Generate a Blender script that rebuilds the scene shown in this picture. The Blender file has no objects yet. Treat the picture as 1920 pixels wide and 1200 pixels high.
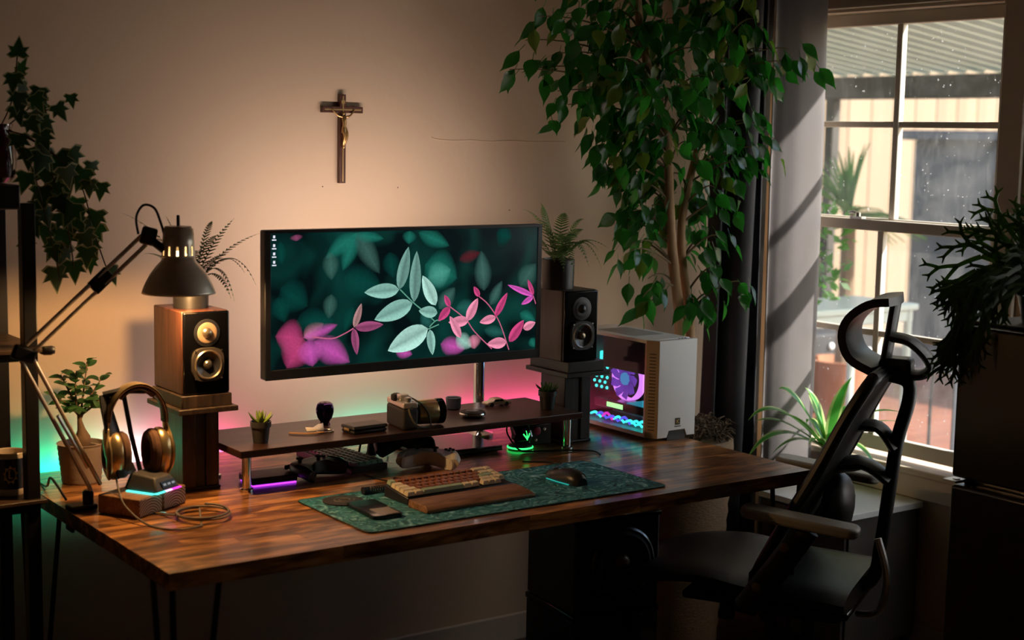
import bpy, bmesh, math, random
from mathutils import Vector, Matrix, Quaternion
random.seed(7)
S = bpy.context.scene
COL = S.collection
R = math.radians
PI = math.pi

# ------------------------------------------------------------------ camera
YAW, PITCH, ROLL = 0.62133277, 0.12249819, 0.01893894
fw = Vector((math.sin(YAW) * math.cos(PITCH), math.cos(YAW) * math.cos(PITCH), -math.sin(PITCH)))
r0 = Vector((math.cos(YAW), -math.sin(YAW), 0.0))
u0 = r0.cross(fw)
rr = r0 * math.cos(ROLL) + u0 * math.sin(ROLL)
uu = -r0 * math.sin(ROLL) + u0 * math.cos(ROLL)
cam_d = bpy.data.cameras.new('camera')
cam_d.sensor_width = 36.0
cam_d.lens = 2817.63 / 1920 * 36.0
cam_d.clip_start = 0.05
cam_d.clip_end = 200
cam_d.dof.use_dof = True
cam_d.dof.focus_distance = 4.15
cam_d.dof.aperture_fstop = 2.8
cam = bpy.data.objects.new('camera', cam_d)
COL.objects.link(cam)
m = Matrix.Identity(4)
for i in range(3):
    m[i][0], m[i][1], m[i][2] = rr[i], uu[i], -fw[i]
m[0][3], m[1][3], m[2][3] = 0.0, 0.0, 1.64
cam.matrix_world = m
S.camera = cam

# ------------------------------------------------------------------ world, sun, exposure
S.view_settings.view_transform = 'Standard'
S.view_settings.look = 'None'
S.view_settings.gamma = 1.0
S.view_settings.use_curve_mapping = False
S.view_settings.exposure = 0.0
W = bpy.data.worlds.new('world')
S.world = W
W.use_nodes = True
wn = W.node_tree
wn.nodes.clear()
wo = wn.nodes.new('ShaderNodeOutputWorld')
wb = wn.nodes.new('ShaderNodeBackground')
ws = wn.nodes.new('ShaderNodeTexSky')
ws.sky_type = 'NISHITA'
ws.sun_disc = False
SUN_DIR = Vector((-0.405, 0.72, -0.55)).normalized()      # the way the sunlight travels
ws.sun_elevation = math.asin(-SUN_DIR.z)
ws.sun_rotation = math.atan2(-SUN_DIR.x, -SUN_DIR.y)
wb.inputs['Strength'].default_value = 0.60
wn.links.new(ws.outputs[0], wb.inputs['Color'])
wn.links.new(wb.outputs[0], wo.inputs['Surface'])
sd = bpy.data.lights.new('sun', 'SUN')
sd.energy = 13.0
sd.angle = R(1.2)
sd.color = (1.0, 0.93, 0.84)
sun = bpy.data.objects.new('sun', sd)
COL.objects.link(sun)
sun.rotation_mode = 'QUATERNION'
sun.rotation_quaternion = SUN_DIR.to_track_quat('-Z', 'Y')
sun.location = (8, -6, 7)
S.cycles.max_bounces = 10
S.cycles.diffuse_bounces = 5
S.cycles.glossy_bounces = 4
S.cycles.transparent_max_bounces = 24
S.cycles.caustics_reflective = False
S.cycles.caustics_refractive = False
S.cycles.sample_clamp_indirect = 4.0

# ------------------------------------------------------------------ materials
MATS = {}
def nt(name):
    mt = bpy.data.materials.new(name)
    mt.use_nodes = True
    t = mt.node_tree
    t.nodes.clear()
    out = t.nodes.new('ShaderNodeOutputMaterial')
    MATS[name] = mt
    return mt, t, out
def N(t, kind, **kw):
    n = t.nodes.new(kind)
    for k, v in kw.items():
        if hasattr(n, k) and k not in ('inputs',):
            setattr(n, k, v)
    return n
def coords(t, space='Object', scale=(1, 1, 1), rand=False):
    tc = N(t, 'ShaderNodeTexCoord')
    mp = N(t, 'ShaderNodeMapping')
    mp.inputs['Scale'].default_value = scale
    if space == 'World':
        g = N(t, 'ShaderNodeNewGeometry')
        t.links.new(g.outputs['Position'], mp.inputs['Vector'])
    else:
        t.links.new(tc.outputs[space], mp.inputs['Vector'])
    if rand:
        oi = N(t, 'ShaderNodeObjectInfo')
        ml = N(t, 'ShaderNodeMath', operation='MULTIPLY')
        ml.inputs[1].default_value = 37.0
        t.links.new(oi.outputs['Random'], ml.inputs[0])
        t.links.new(ml.outputs[0], mp.inputs['Location'])
    return mp.outputs[0]
def c4(c):
    return (c[0], c[1], c[2], 1.0)
def mul(c, k):
    return tuple(min(1.0, max(0.0, x * k)) for x in c)
def princ(t, out, rough, metal, spec=0.5, coat=0.0):
    b = N(t, 'ShaderNodeBsdfPrincipled')
    b.inputs['Roughness'].default_value = rough
    b.inputs['Metallic'].default_value = metal
    b.inputs['Specular IOR Level'].default_value = spec
    b.inputs['Coat Weight'].default_value = coat
    b.inputs['Coat Roughness'].default_value = 0.12
    t.links.new(b.outputs[0], out.inputs['Surface'])
    return b
def mat(name, col, rough=0.5, metal=0.0, var=0.10, scale=14.0, stretch=(1, 1, 1), bump=0.0, bscale=120.0,
        spec=0.5, coat=0.0, rand=0.0, sub=0.0):
    """a plain surface: base colour with a soft noise drift, optional fine relief and per-piece drift"""
    mt, t, out = nt(name)
    b = princ(t, out, rough, metal, spec, coat)
    v = coords(t, 'Object', stretch)
    nz = N(t, 'ShaderNodeTexNoise')
    nz.inputs['Scale'].default_value = scale
    nz.inputs['Detail'].default_value = 4
    t.links.new(v, nz.inputs['Vector'])
    mx = N(t, 'ShaderNodeMix', data_type='RGBA')
    mx.inputs[6].default_value = c4(mul(col, 1 - var))
    mx.inputs[7].default_value = c4(mul(col, 1 + var))
    t.links.new(nz.outputs[0], mx.inputs[0])
    last = mx.outputs[2]
    if rand:
        oi = N(t, 'ShaderNodeObjectInfo')
        hs = N(t, 'ShaderNodeHueSaturation')
        mr = N(t, 'ShaderNodeMapRange')
        mr.inputs['To Min'].default_value = 1 - rand
        mr.inputs['To Max'].default_value = 1 + rand
        t.links.new(oi.outputs['Random'], mr.inputs['Value'])
        t.links.new(mr.outputs[0], hs.inputs['Value'])
        t.links.new(last, hs.inputs['Color'])
        last = hs.outputs[0]
    t.links.new(last, b.inputs['Base Color'])
    if bump:
        n2 = N(t, 'ShaderNodeTexNoise')
        n2.inputs['Scale'].default_value = bscale
        n2.inputs['Detail'].default_value = 3
        t.links.new(v, n2.inputs['Vector'])
        bp = N(t, 'ShaderNodeBump')
        bp.inputs['Strength'].default_value = bump
        bp.inputs['Distance'].default_value = 0.003
        t.links.new(n2.outputs[0], bp.inputs['Height'])
        t.links.new(bp.outputs[0], b.inputs['Normal'])
    return mt
def wood(name, dark, light, stretch=(1.2, 14, 14), scale=6.0, rough=0.38, space='Object', rand=0.0, coat=0.0, blotch=0.0, spec=0.4):
    mt, t, out = nt(name)
    b = princ(t, out, rough, 0.0, spec, coat)
    v = coords(t, space, stretch, rand > 0)
    nz = N(t, 'ShaderNodeTexNoise')
    nz.inputs['Scale'].default_value = scale
    nz.inputs['Detail'].default_value = 7
    nz.inputs['Distortion'].default_value = 1.1
    t.links.new(v, nz.inputs['Vector'])
    cr = N(t, 'ShaderNodeValToRGB')
    cr.color_ramp.elements[0].position = 0.32
    cr.color_ramp.elements[0].color = c4(dark)
    cr.color_ramp.elements[1].position = 0.68
    cr.color_ramp.elements[1].color = c4(light)
    t.links.new(nz.outputs[0], cr.inputs[0])
    last = cr.outputs[0]
    if blotch:
        v2 = coords(t, space, (2.6, 9.0, 9.0), False)
        n3 = N(t, 'ShaderNodeTexNoise')
        n3.inputs['Scale'].default_value = 2.4
        n3.inputs['Detail'].default_value = 5
        n3.inputs['Distortion'].default_value = 0.7
        t.links.new(v2, n3.inputs['Vector'])
        c2 = N(t, 'ShaderNodeValToRGB')
        c2.color_ramp.elements[0].position = 0.42
        c2.color_ramp.elements[0].color = (0.16, 0.11, 0.09, 1)
        c2.color_ramp.elements[1].position = 0.58
        c2.color_ramp.elements[1].color = (1, 1, 1, 1)
        t.links.new(n3.outputs[0], c2.inputs[0])
        mx = N(t, 'ShaderNodeMix', data_type='RGBA', blend_type='MULTIPLY')
        mx.inputs[0].default_value = blotch
        t.links.new(last, mx.inputs[6])
        t.links.new(c2.outputs[0], mx.inputs[7])
        last = mx.outputs[2]
    if rand:
        oi = N(t, 'ShaderNodeObjectInfo')
        hs = N(t, 'ShaderNodeHueSaturation')
        mr = N(t, 'ShaderNodeMapRange')
        mr.inputs['To Min'].default_value = 1 - rand
        mr.inputs['To Max'].default_value = 1 + rand
        t.links.new(oi.outputs['Random'], mr.inputs['Value'])
        t.links.new(mr.outputs[0], hs.inputs['Value'])
        t.links.new(last, hs.inputs['Color'])
        last = hs.outputs[0]
    t.links.new(last, b.inputs['Base Color'])
    bp = N(t, 'ShaderNodeBump')
    bp.inputs['Strength'].default_value = 0.12
    bp.inputs['Distance'].default_value = 0.002
    t.links.new(nz.outputs[0], bp.inputs['Height'])
    t.links.new(bp.outputs[0], b.inputs['Normal'])
    return mt
def emis(name, col, s, var=0.12, scale=60.0):
    mt, t, out = nt(name)
    e = N(t, 'ShaderNodeEmission')
    e.inputs['Strength'].default_value = s
    v = coords(t)
    nz = N(t, 'ShaderNodeTexNoise')
    nz.inputs['Scale'].default_value = scale
    t.links.new(v, nz.inputs['Vector'])
    mx = N(t, 'ShaderNodeMix', data_type='RGBA')
    mx.inputs[6].default_value = c4(mul(col, 1 - var))
    mx.inputs[7].default_value = c4(col)
    t.links.new(nz.outputs[0], mx.inputs[0])
    t.links.new(mx.outputs[2], e.inputs['Color'])
    t.links.new(e.outputs[0], out.inputs['Surface'])
    return mt
def leafmat(name, dark, light, rough=0.35, trans=0.3, tcol=(0.1, 0.5, 0.05), rand=0.35, scale=9.0):
    mt, t, out = nt(name)
    b = N(t, 'ShaderNodeBsdfPrincipled')
    b.inputs['Roughness'].default_value = rough
    v = coords(t, 'Object', (1, 1, 1), True)
    nz = N(t, 'ShaderNodeTexNoise')
    nz.inputs['Scale'].default_value = scale
    nz.inputs['Detail'].default_value = 3
    t.links.new(v, nz.inputs['Vector'])
    mx = N(t, 'ShaderNodeMix', data_type='RGBA')
    mx.inputs[6].default_value = c4(dark)
    mx.inputs[7].default_value = c4(light)
    t.links.new(nz.outputs[0], mx.inputs[0])
    oi = N(t, 'ShaderNodeObjectInfo')
    hs = N(t, 'ShaderNodeHueSaturation')
    mr = N(t, 'ShaderNodeMapRange')
    mr.inputs['To Min'].default_value = 1 - rand
    mr.inputs['To Max'].default_value = 1 + rand
    t.links.new(oi.outputs['Random'], mr.inputs['Value'])
    t.links.new(mr.outputs[0], hs.inputs['Value'])
    t.links.new(mx.outputs[2], hs.inputs['Color'])
    t.links.new(hs.outputs[0], b.inputs['Base Color'])
    tr = N(t, 'ShaderNodeBsdfTranslucent')
    tr.inputs['Color'].default_value = c4(tcol)
    ms = N(t, 'ShaderNodeMixShader')
    ms.inputs[0].default_value = trans
    t.links.new(b.outputs[0], ms.inputs[1])
    t.links.new(tr.outputs[0], ms.inputs[2])
    t.links.new(ms.outputs[0], out.inputs['Surface'])
    return mt

# ------------------------------------------------------------------ mesh builder
class MB:
    def __init__(s):
        s.v = []; s.f = []; s.mi = []; s.cur = 0
    def add(s, vs, fs):
        o = len(s.v)
        s.v += [tuple(v) for v in vs]
        for f in fs:
            s.f.append(tuple(i + o for i in f)); s.mi.append(s.cur)
        return s
    def box(s, c, d, rz=0.0, mtx=None):
        x, y, z = d[0] / 2, d[1] / 2, d[2] / 2
        vs = [Vector((sx * x, sy * y, sz * z)) for sz in (-1, 1) for sy in (-1, 1) for sx in (-1, 1)]
        q = mtx or Matrix.Rotation(rz, 4, 'Z')
        vs = [q @ v + Vector(c) for v in vs]
        return s.add(vs, [(0, 2, 3, 1), (4, 5, 7, 6), (0, 1, 5, 4), (2, 6, 7, 3), (1, 3, 7, 5), (0, 4, 6, 2)])
    def mm(s, a, b):
        return s.box([(a[i] + b[i]) / 2 for i in range(3)], [b[i] - a[i] for i in range(3)])
    def tube(s, pts, r, n=8, cap=True, flat=1.0, closed=False, up=None):
        pts = [Vector(p) for p in pts]
        L = len(pts)
        rs = r if isinstance(r, (list, tuple)) else [r] * L
        tg = []
        for i in range(L):
            if closed:
                d = pts[(i + 1) % L] - pts[i - 1]
            else:
                d = pts[min(i + 1, L - 1)] - pts[max(i - 1, 0)]
            tg.append(d.normalized() if d.length > 1e-9 else Vector((0, 0, 1)))
        ref = Vector(up) if up else (Vector((0, 0, 1)) if abs(tg[0].z) < 0.9 else Vector((1, 0, 0)))
        nr = (ref - tg[0] * ref.dot(tg[0])).normalized()
        vs = []
        for i in range(L):
            nr = (nr - tg[i] * nr.dot(tg[i])).normalized()
            bn = tg[i].cross(nr)
            for k in range(n):
                a = 2 * PI * k / n
                vs.append(pts[i] + nr * (math.cos(a) * rs[i] * flat) + bn * (math.sin(a) * rs[i]))
        fs = []
        for i in range(L if closed else L - 1):
            j = (i + 1) % L
            for k in range(n):
                k2 = (k + 1) % n
                fs.append((i * n + k, i * n + k2, j * n + k2, j * n + k))
        if cap and not closed:
            fs.append(tuple(range(n))[::-1])
            fs.append(tuple((L - 1) * n + k for k in range(n)))
        return s.add(vs, fs)
    def lathe(s, prof, n=28, c=(0, 0, 0), mtx=None, cap=True):
        """prof: list of (radius, height) turned about +Z, then moved by mtx and c"""
        vs = []; fs = []
        for (r, z) in prof:
            for k in range(n):
                a = 2 * PI * k / n
                vs.append(Vector((r * math.cos(a), r * math.sin(a), z)))
        for i in range(len(prof) - 1):
            for k in range(n):
                k2 = (k + 1) % n
                fs.append((i * n + k, i * n + k2, (i + 1) * n + k2, (i + 1) * n + k))
        if cap:
            if prof[0][0] > 1e-6: fs.append(tuple(range(n))[::-1])
            if prof[-1][0] > 1e-6: fs.append(tuple((len(prof) - 1) * n + k for k in range(n)))
        if mtx: vs = [mtx @ v for v in vs]
        vs = [v + Vector(c) for v in vs]
        return s.add(vs, fs)
    def ball(s, c, r, sc=(1, 1, 1), n=14, m=9, mtx=None):
        prof = [(max(1e-5, r * math.sin(PI * i / m)), -r * math.cos(PI * i / m)) for i in range(m + 1)]
        q = Matrix.Diagonal((sc[0], sc[1], sc[2], 1))
        if mtx: q = mtx @ q
        return s.lathe(prof, n, c, q, cap=False)
    def prism(s, pts, depth, mtx=None):
        """closed 2D outline (x, z) pushed along +y by depth"""
        n = len(pts)
        vs = [Vector((p[0], 0, p[1])) for p in pts] + [Vector((p[0], depth, p[1])) for p in pts]
        if mtx: vs = [mtx @ v for v in vs]
        fs = [tuple(range(n)), tuple(range(n, 2 * n))[::-1]]
        fs += [(i, i + n, (i + 1) % n + n, (i + 1) % n) for i in range(n)]
        return s.add(vs, fs)
    def xf(s, q):
        s.v = [tuple(q @ Vector(v)) for v in s.v]
        return s
    def mesh(s, name, mats, smooth=True, ang=35, fix=True):
        me = bpy.data.meshes.new(name)
        me.from_pydata(s.v, [], s.f)
        for x in (mats if isinstance(mats, (list, tuple)) else [mats]):
            me.materials.append(x)
        if any(s.mi):
            me.polygons.foreach_set('material_index', s.mi)
        if fix:
            bm = bmesh.new(); bm.from_mesh(me)
            bmesh.ops.recalc_face_normals(bm, faces=bm.faces)
            bm.to_mesh(me); bm.free()
        if smooth:
            me.shade_smooth()
            me.set_sharp_from_angle(angle=R(ang))
        me.update()
        return me
    def build(s, name, mats, parent=None, smooth=True, bev=0.0, seg=2, sub=0, loc=None, rz=None, ang=35, fix=True):
        me = s.mesh(name, mats, smooth, ang, fix)
        return link(name, me, parent, bev, seg, sub, loc, rz)
def link(name, me, parent=None, bev=0.0, seg=2, sub=0, loc=None, rz=None):
    o = bpy.data.objects.new(name, me)
    COL.objects.link(o)
    if parent: o.parent = parent
    if loc: o.location = loc
    if rz is not None: o.rotation_euler = (0, 0, rz)
    if bev:
        b = o.modifiers.new('bevel', 'BEVEL'); b.width = bev; b.segments = seg; b.limit_method = 'ANGLE'; b.angle_limit = R(40)
        b.harden_normals = False
    if sub:
        q = o.modifiers.new('sub', 'SUBSURF'); q.levels = sub; q.render_levels = sub
    return o
def thing(name, label, cat, loc=(0, 0, 0), rz=0.0, group=None):
    o = bpy.data.objects.new(name, None)
    COL.objects.link(o)
    o.empty_display_size = 0.05
    o.location = loc; o.rotation_euler = (0, 0, rz)
    return tag(o, label, cat, group)
def tag(o, label, cat, group=None):
    o['label'] = label; o['category'] = cat
    if group: o['group'] = group
    return o
def struct(o):
    o['kind'] = 'structure'
    return o
def frame(p, d, up, s=1.0):
    """matrix with local +Y along d and local +Z near up"""
    d = Vector(d).normalized(); up = Vector(up)
    x = d.cross(up)
    if x.length < 1e-4: x = d.cross(Vector((1, 0.3, 0.1)))
    x.normalize(); z = x.cross(d)
    q = Matrix.Identity(4)
    for i in range(3):
        q[i][0], q[i][1], q[i][2], q[i][3] = x[i] * s, d[i] * s, z[i] * s, p[i]
    return q
def put(name, me, parent, q):
    o = bpy.data.objects.new(name, me)
    COL.objects.link(o)
    o.parent = parent
    o.matrix_basis = q
    return o
def bez(a, b, c, n=10, d=None):
    a, b, c = Vector(a), Vector(b), Vector(c)
    out = []
    for i in range(n + 1):
        t = i / n
        if d is None:
            out.append(a * (1 - t) ** 2 + b * (2 * t * (1 - t)) + c * t * t)
        else:
            out.append(a * (1 - t) ** 3 + b * (3 * t * (1 - t) ** 2) + c * (3 * t * t * (1 - t)) + Vector(d) * t ** 3)
    return out
def spline(pts, k=6):
    pts = [Vector(p) for p in pts]
    out = []
    for i in range(len(pts) - 1):
        p0, p1, p2, p3 = pts[max(i - 1, 0)], pts[i], pts[i + 1], pts[min(i + 2, len(pts) - 1)]
        for j in range(k):
            t = j / k
            out.append(0.5 * ((2 * p1) + (p2 - p0) * t + (2 * p0 - 5 * p1 + 4 * p2 - p3) * t * t + (3 * p1 - p0 - 3 * p2 + p3) * t ** 3))
    out.append(pts[-1])
    return out
def area(name, loc, direction, sx, sy, power, col, parent=None, up='Y'):
    l = bpy.data.lights.new(name, 'AREA')
    l.shape = 'RECTANGLE'; l.size = sx; l.size_y = sy; l.energy = power; l.color = col
    o = bpy.data.objects.new(name, l)
    COL.objects.link(o)
    if parent: o.parent = parent
    o.location = loc
    o.rotation_mode = 'QUATERNION'
    o.rotation_quaternion = Vector(direction).to_track_quat('-Z', up)
    return o

def facing_fac(t, base=0.03, top=0.75, p=4.0):
    """reflectance that rises towards grazing view, the same on both faces of a thin pane"""
    lw = N(t, 'ShaderNodeLayerWeight'); lw.inputs['Blend'].default_value = 0.5
    pw = N(t, 'ShaderNodeMath', operation='POWER'); pw.inputs[1].default_value = p
    t.links.new(lw.outputs['Facing'], pw.inputs[0])
    mr = N(t, 'ShaderNodeMapRange'); mr.inputs['To Min'].default_value = base; mr.inputs['To Max'].default_value = top
    t.links.new(pw.outputs[0], mr.inputs['Value'])
    return mr.outputs[0]
# palette
WALL = None
M_black = mat('black_plastic', (0.012, 0.012, 0.014), 0.42, var=0.25)
M_gloss = mat('black_gloss', (0.0022, 0.0022, 0.0026), 0.16, var=0.2, spec=0.35)
M_rubber = mat('black_rubber', (0.010, 0.010, 0.010), 0.7, var=0.3)
M_steel = mat('black_steel', (0.010, 0.010, 0.011), 0.38, metal=0.3, var=0.3)
M_chrome = mat('chrome', (0.75, 0.74, 0.72), 0.12, metal=1.0, var=0.05)
M_brush = mat('brushed_metal', (0.74, 0.63, 0.50), 0.36, metal=0.6, var=0.12, scale=30, stretch=(1, 1, 8))
M_alu = mat('aluminium', (0.62, 0.61, 0.60), 0.32, metal=1.0, var=0.06)
M_white = mat('white_paint', (0.88, 0.89, 0.87), 0.36, var=0.03)
M_gold = mat('gold_paint', (0.72, 0.50, 0.20), 0.30, metal=0.75, var=0.1)
M_brown = mat('brown_leather', (0.14, 0.060, 0.025), 0.55, var=0.2, bump=0.3, bscale=300)
M_soil = mat('soil', (0.045, 0.028, 0.018), 0.95, var=0.4, scale=90, bump=0.8, bscale=150)
M_cord = mat('black_cord', (0.009, 0.009, 0.010), 0.5, var=0.3)
# ------------------------------------------------------------------ the room
def wallmat():
    mt, t, out = nt('plaster_wall')
    b = princ(t, out, 0.75, 0.0, 0.3)
    v = coords(t, 'World')
    n1 = N(t, 'ShaderNodeTexNoise'); n1.inputs['Scale'].default_value = 1.3; n1.inputs['Detail'].default_value = 5
    n2 = N(t, 'ShaderNodeTexNoise'); n2.inputs['Scale'].default_value = 26; n2.inputs['Detail'].default_value = 4
    t.links.new(v, n1.inputs['Vector']); t.links.new(v, n2.inputs['Vector'])
    mx = N(t, 'ShaderNodeMix', data_type='RGBA')
    mx.inputs[6].default_value = (0.585, 0.435, 0.295, 1)
    mx.inputs[7].default_value = (0.685, 0.525, 0.370, 1)
    t.links.new(n1.outputs[0], mx.inputs[0])
    t.links.new(mx.outputs[2], b.inputs['Base Color'])
    bp = N(t, 'ShaderNodeBump'); bp.inputs['Strength'].default_value = 0.22; bp.inputs['Distance'].default_value = 0.006
    t.links.new(n2.outputs[0], bp.inputs['Height'])
    t.links.new(bp.outputs[0], b.inputs['Normal'])
    return mt
M_wall = wallmat()
M_floor = wood('floor_boards', (0.05, 0.022, 0.010), (0.16, 0.075, 0.032), (1.0, 12, 12), 3.0, 0.32, 'Object', 0.25)
M_ceil = mat('ceiling_paint', (0.16, 0.11, 0.075), 0.9, var=0.06, scale=2)
M_trim = mat('trim_paint', (0.62, 0.53, 0.43), 0.55, var=0.08, scale=5)
M_sash = mat('sash_paint', (0.66, 0.60, 0.52), 0.5, var=0.10, scale=8)
XR, YB = 3.84, 3.86
XL, YF, ZC = -1.2, -1.5, 2.62

b = MB(); b.mm((XL - 0.12, YB, 0), (XR + 0.14, YB + 0.12, ZC))
wall_back = struct(b.build('wall_back', M_wall, smooth=False))
crack = spline([(2.452, YB, 1.628), (2.47, YB, 1.6225), (2.53, YB, 1.6195), (2.60, YB, 1.6215), (2.66, YB, 1.6185), (2.74, YB, 1.6215), (2.83, YB, 1.6195), (2.96, YB, 1.621)], 5)
MB().tube(crack, 0.0022, 5).build('plaster_crack', M_wall, wall_back)
for (cx, cz, rr_) in ((2.335, 1.478, 0.0016), (2.082, 1.482, 0.0016), (2.745, 1.405, 0.0018)):
    MB().lathe([(rr_, 0), (rr_, 0.0015), (rr_ * 0.4, 0.0025)], 10, (cx, YB, cz), Matrix.Rotation(PI / 2, 4, 'X')).build('nail_mark', M_soil, wall_back)
b = MB(); b.mm((XL - 0.12, YF - 0.12, 0), (XL, YB, ZC))
struct(b.build('wall_left', M_wall, smooth=False))
b = MB(); b.mm((XL, YF - 0.12, 0), (XR + 0.14, YF, ZC))
struct(b.build('wall_front', M_wall, smooth=False))
b = MB(); b.mm((XL - 0.12, YF - 0.12, ZC), (XR + 0.14, YB + 0.12, ZC + 0.1))
struct(b.build('ceiling', M_ceil, smooth=False))
# right wall: opening of the sash window and of the added unseen one
W1 = (2.855, 3.765, 0.60, 2.075)
W2 = (1.30, 2.70, 0.60, 2.075)
b = MB()
x0, x1 = XR, XR + 0.10
b.mm((x0, YF, 0), (x1, W2[0], ZC)); b.mm((x0, W2[1], 0), (x1, W1[0], ZC)); b.mm((x0, W1[1], 0), (x1, YB, ZC))
for w in (W1, W2):
    b.mm((x0, w[0], 0), (x1, w[1], w[2])); b.mm((x0, w[0], w[3]), (x1, w[1], ZC))
struct(b.build('wall_right', M_wall, smooth=False))
# floor boards
fl = struct(MB().box(((XL + XR) / 2, (YF + YB) / 2, -0.03), (XR - XL + 0.2, YB - YF + 0.2, 0.04)).build('floor', mat('subfloor', (0.03, 0.02, 0.012), 0.8), smooth=False))
bw = 0.128
me_b = MB().box((0, 0, 0), (1, 1, 1)).mesh('floor_board', M_floor, smooth=False)
k = 0
y = YF
while y < YB - 0.01:
    wy = min(bw, YB - y)
    x = XL - random.uniform(0, 1.2)
    while x < XR:
        L = random.uniform(1.1, 1.9)
        a, c = max(x, XL), min(x + L, XR)
        if c - a > 0.02:
            o = put('board', me_b, fl, Matrix.Translation(((a + c) / 2, y + wy / 2, -0.006)) @ Matrix.Diagonal((c - a - 0.0015, wy - 0.0018, 0.012, 1)))
        x += L
    y += bw
b = MB(); b.mm((XL, YB - 0.014, 0.0), (XR, YB, 0.09))
struct(b.build('baseboard_back', M_trim, bev=0.004))
b = MB(); b.mm((XR - 0.014, YF, 0.0), (XR, YB - 0.014, 0.09))
struct(b.build('baseboard_right', M_trim, bev=0.004))

# ------------------------------------------------------------------ window glass
def glass(name, dirt, tint=(0.97, 0.98, 0.97)):
    mt, t, out = nt(name)
    tr = N(t, 'ShaderNodeBsdfTransparent'); tr.inputs['Color'].default_value = c4(tint)
    gl = N(t, 'ShaderNodeBsdfGlossy'); gl.inputs['Roughness'].default_value = 0.02
    fr = facing_fac(t)
    m1 = N(t, 'ShaderNodeMixShader')
    t.links.new(fr, m1.inputs[0]); t.links.new(tr.outputs[0], m1.inputs[1]); t.links.new(gl.outputs[0], m1.inputs[2])
    df = N(t, 'ShaderNodeBsdfDiffuse'); df.inputs['Color'].default_value = (0.75, 0.76, 0.76, 1)
    tl = N(t, 'ShaderNodeBsdfTranslucent'); tl.inputs['Color'].default_value = (0.75, 0.76, 0.76, 1)
    m2 = N(t, 'ShaderNodeMixShader'); m2.inputs[0].default_value = 0.5
    t.links.new(df.outputs[0], m2.inputs[1]); t.links.new(tl.outputs[0], m2.inputs[2])
    v = coords(t, 'World', (1, 1, 1))
    n1 = N(t, 'ShaderNodeTexNoise'); n1.inputs['Scale'].default_value = 4.5; n1.inputs['Detail'].default_value = 6; n1.inputs['Distortion'].default_value = 1.8
    v2 = coords(t, 'World', (1, 26, 5))
    n2 = N(t, 'ShaderNodeTexNoise'); n2.inputs['Scale'].default_value = 3.0; n2.inputs['Detail'].default_value = 5
    n3 = N(t, 'ShaderNodeTexNoise'); n3.inputs['Scale'].default_value = 90; n3.inputs['Detail'].default_value = 1
    t.links.new(v, n1.inputs['Vector']); t.links.new(v2, n2.inputs['Vector']); t.links.new(v, n3.inputs['Vector'])
    r1 = N(t, 'ShaderNodeMapRange'); r1.inputs['From Min'].default_value = 0.38; r1.inputs['From Max'].default_value = 0.75
    r1.inputs['To Min'].default_value = 0.12 * dirt; r1.inputs['To Max'].default_value = 0.62 * dirt
    t.links.new(n1.outputs[0], r1.inputs['Value'])
    r2 = N(t, 'ShaderNodeMapRange'); r2.inputs['From Min'].default_value = 0.5; r2.inputs['From Max'].default_value = 0.8
    r2.inputs['To Min'].default_value = 0.0; r2.inputs['To Max'].default_value = 0.25 * dirt
    t.links.new(n2.outputs[0], r2.inputs['Value'])
    r3 = N(t, 'ShaderNodeMapRange'); r3.inputs['From Min'].default_value = 0.74; r3.inputs['From Max'].default_value = 0.80
    r3.inputs['To Min'].default_value = 0.0; r3.inputs['To Max'].default_value = 0.6
    t.links.new(n3.outputs[0], r3.inputs['Value'])
    a1 = N(t, 'ShaderNodeMath', operation='ADD'); a2 = N(t, 'ShaderNodeMath', operation='ADD', use_clamp=True)
    t.links.new(r1.outputs[0], a1.inputs[0]); t.links.new(r2.outputs[0], a1.inputs[1])
    t.links.new(a1.outputs[0], a2.inputs[0]); t.links.new(r3.outputs[0], a2.inputs[1])
    m3 = N(t, 'ShaderNodeMixShader')
    t.links.new(a2.outputs[0], m3.inputs[0]); t.links.new(m1.outputs[0], m3.inputs[1]); t.links.new(m2.outputs[0], m3.inputs[2])
    t.links.new(m3.outputs[0], out.inputs['Surface'])
    return mt
M_gl = glass('window_glass', 0.06)
M_gld = glass('dusty_window_glass', 0.17)

# ------------------------------------------------------------------ window in view: a double hung sash window
win = struct(thing('window_1', 'white double hung window with eight dusty panes beside the dark curtain', 'window', (0, 0, 0)))
def bar(y0, y1, z0, z1, x0, x1, name, par=win, m_=M_sash, bev=0.003):
    return MB().mm((x0, y0, z0), (x1, y1, z1)).build(name, m_, par, bev=bev)
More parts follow.
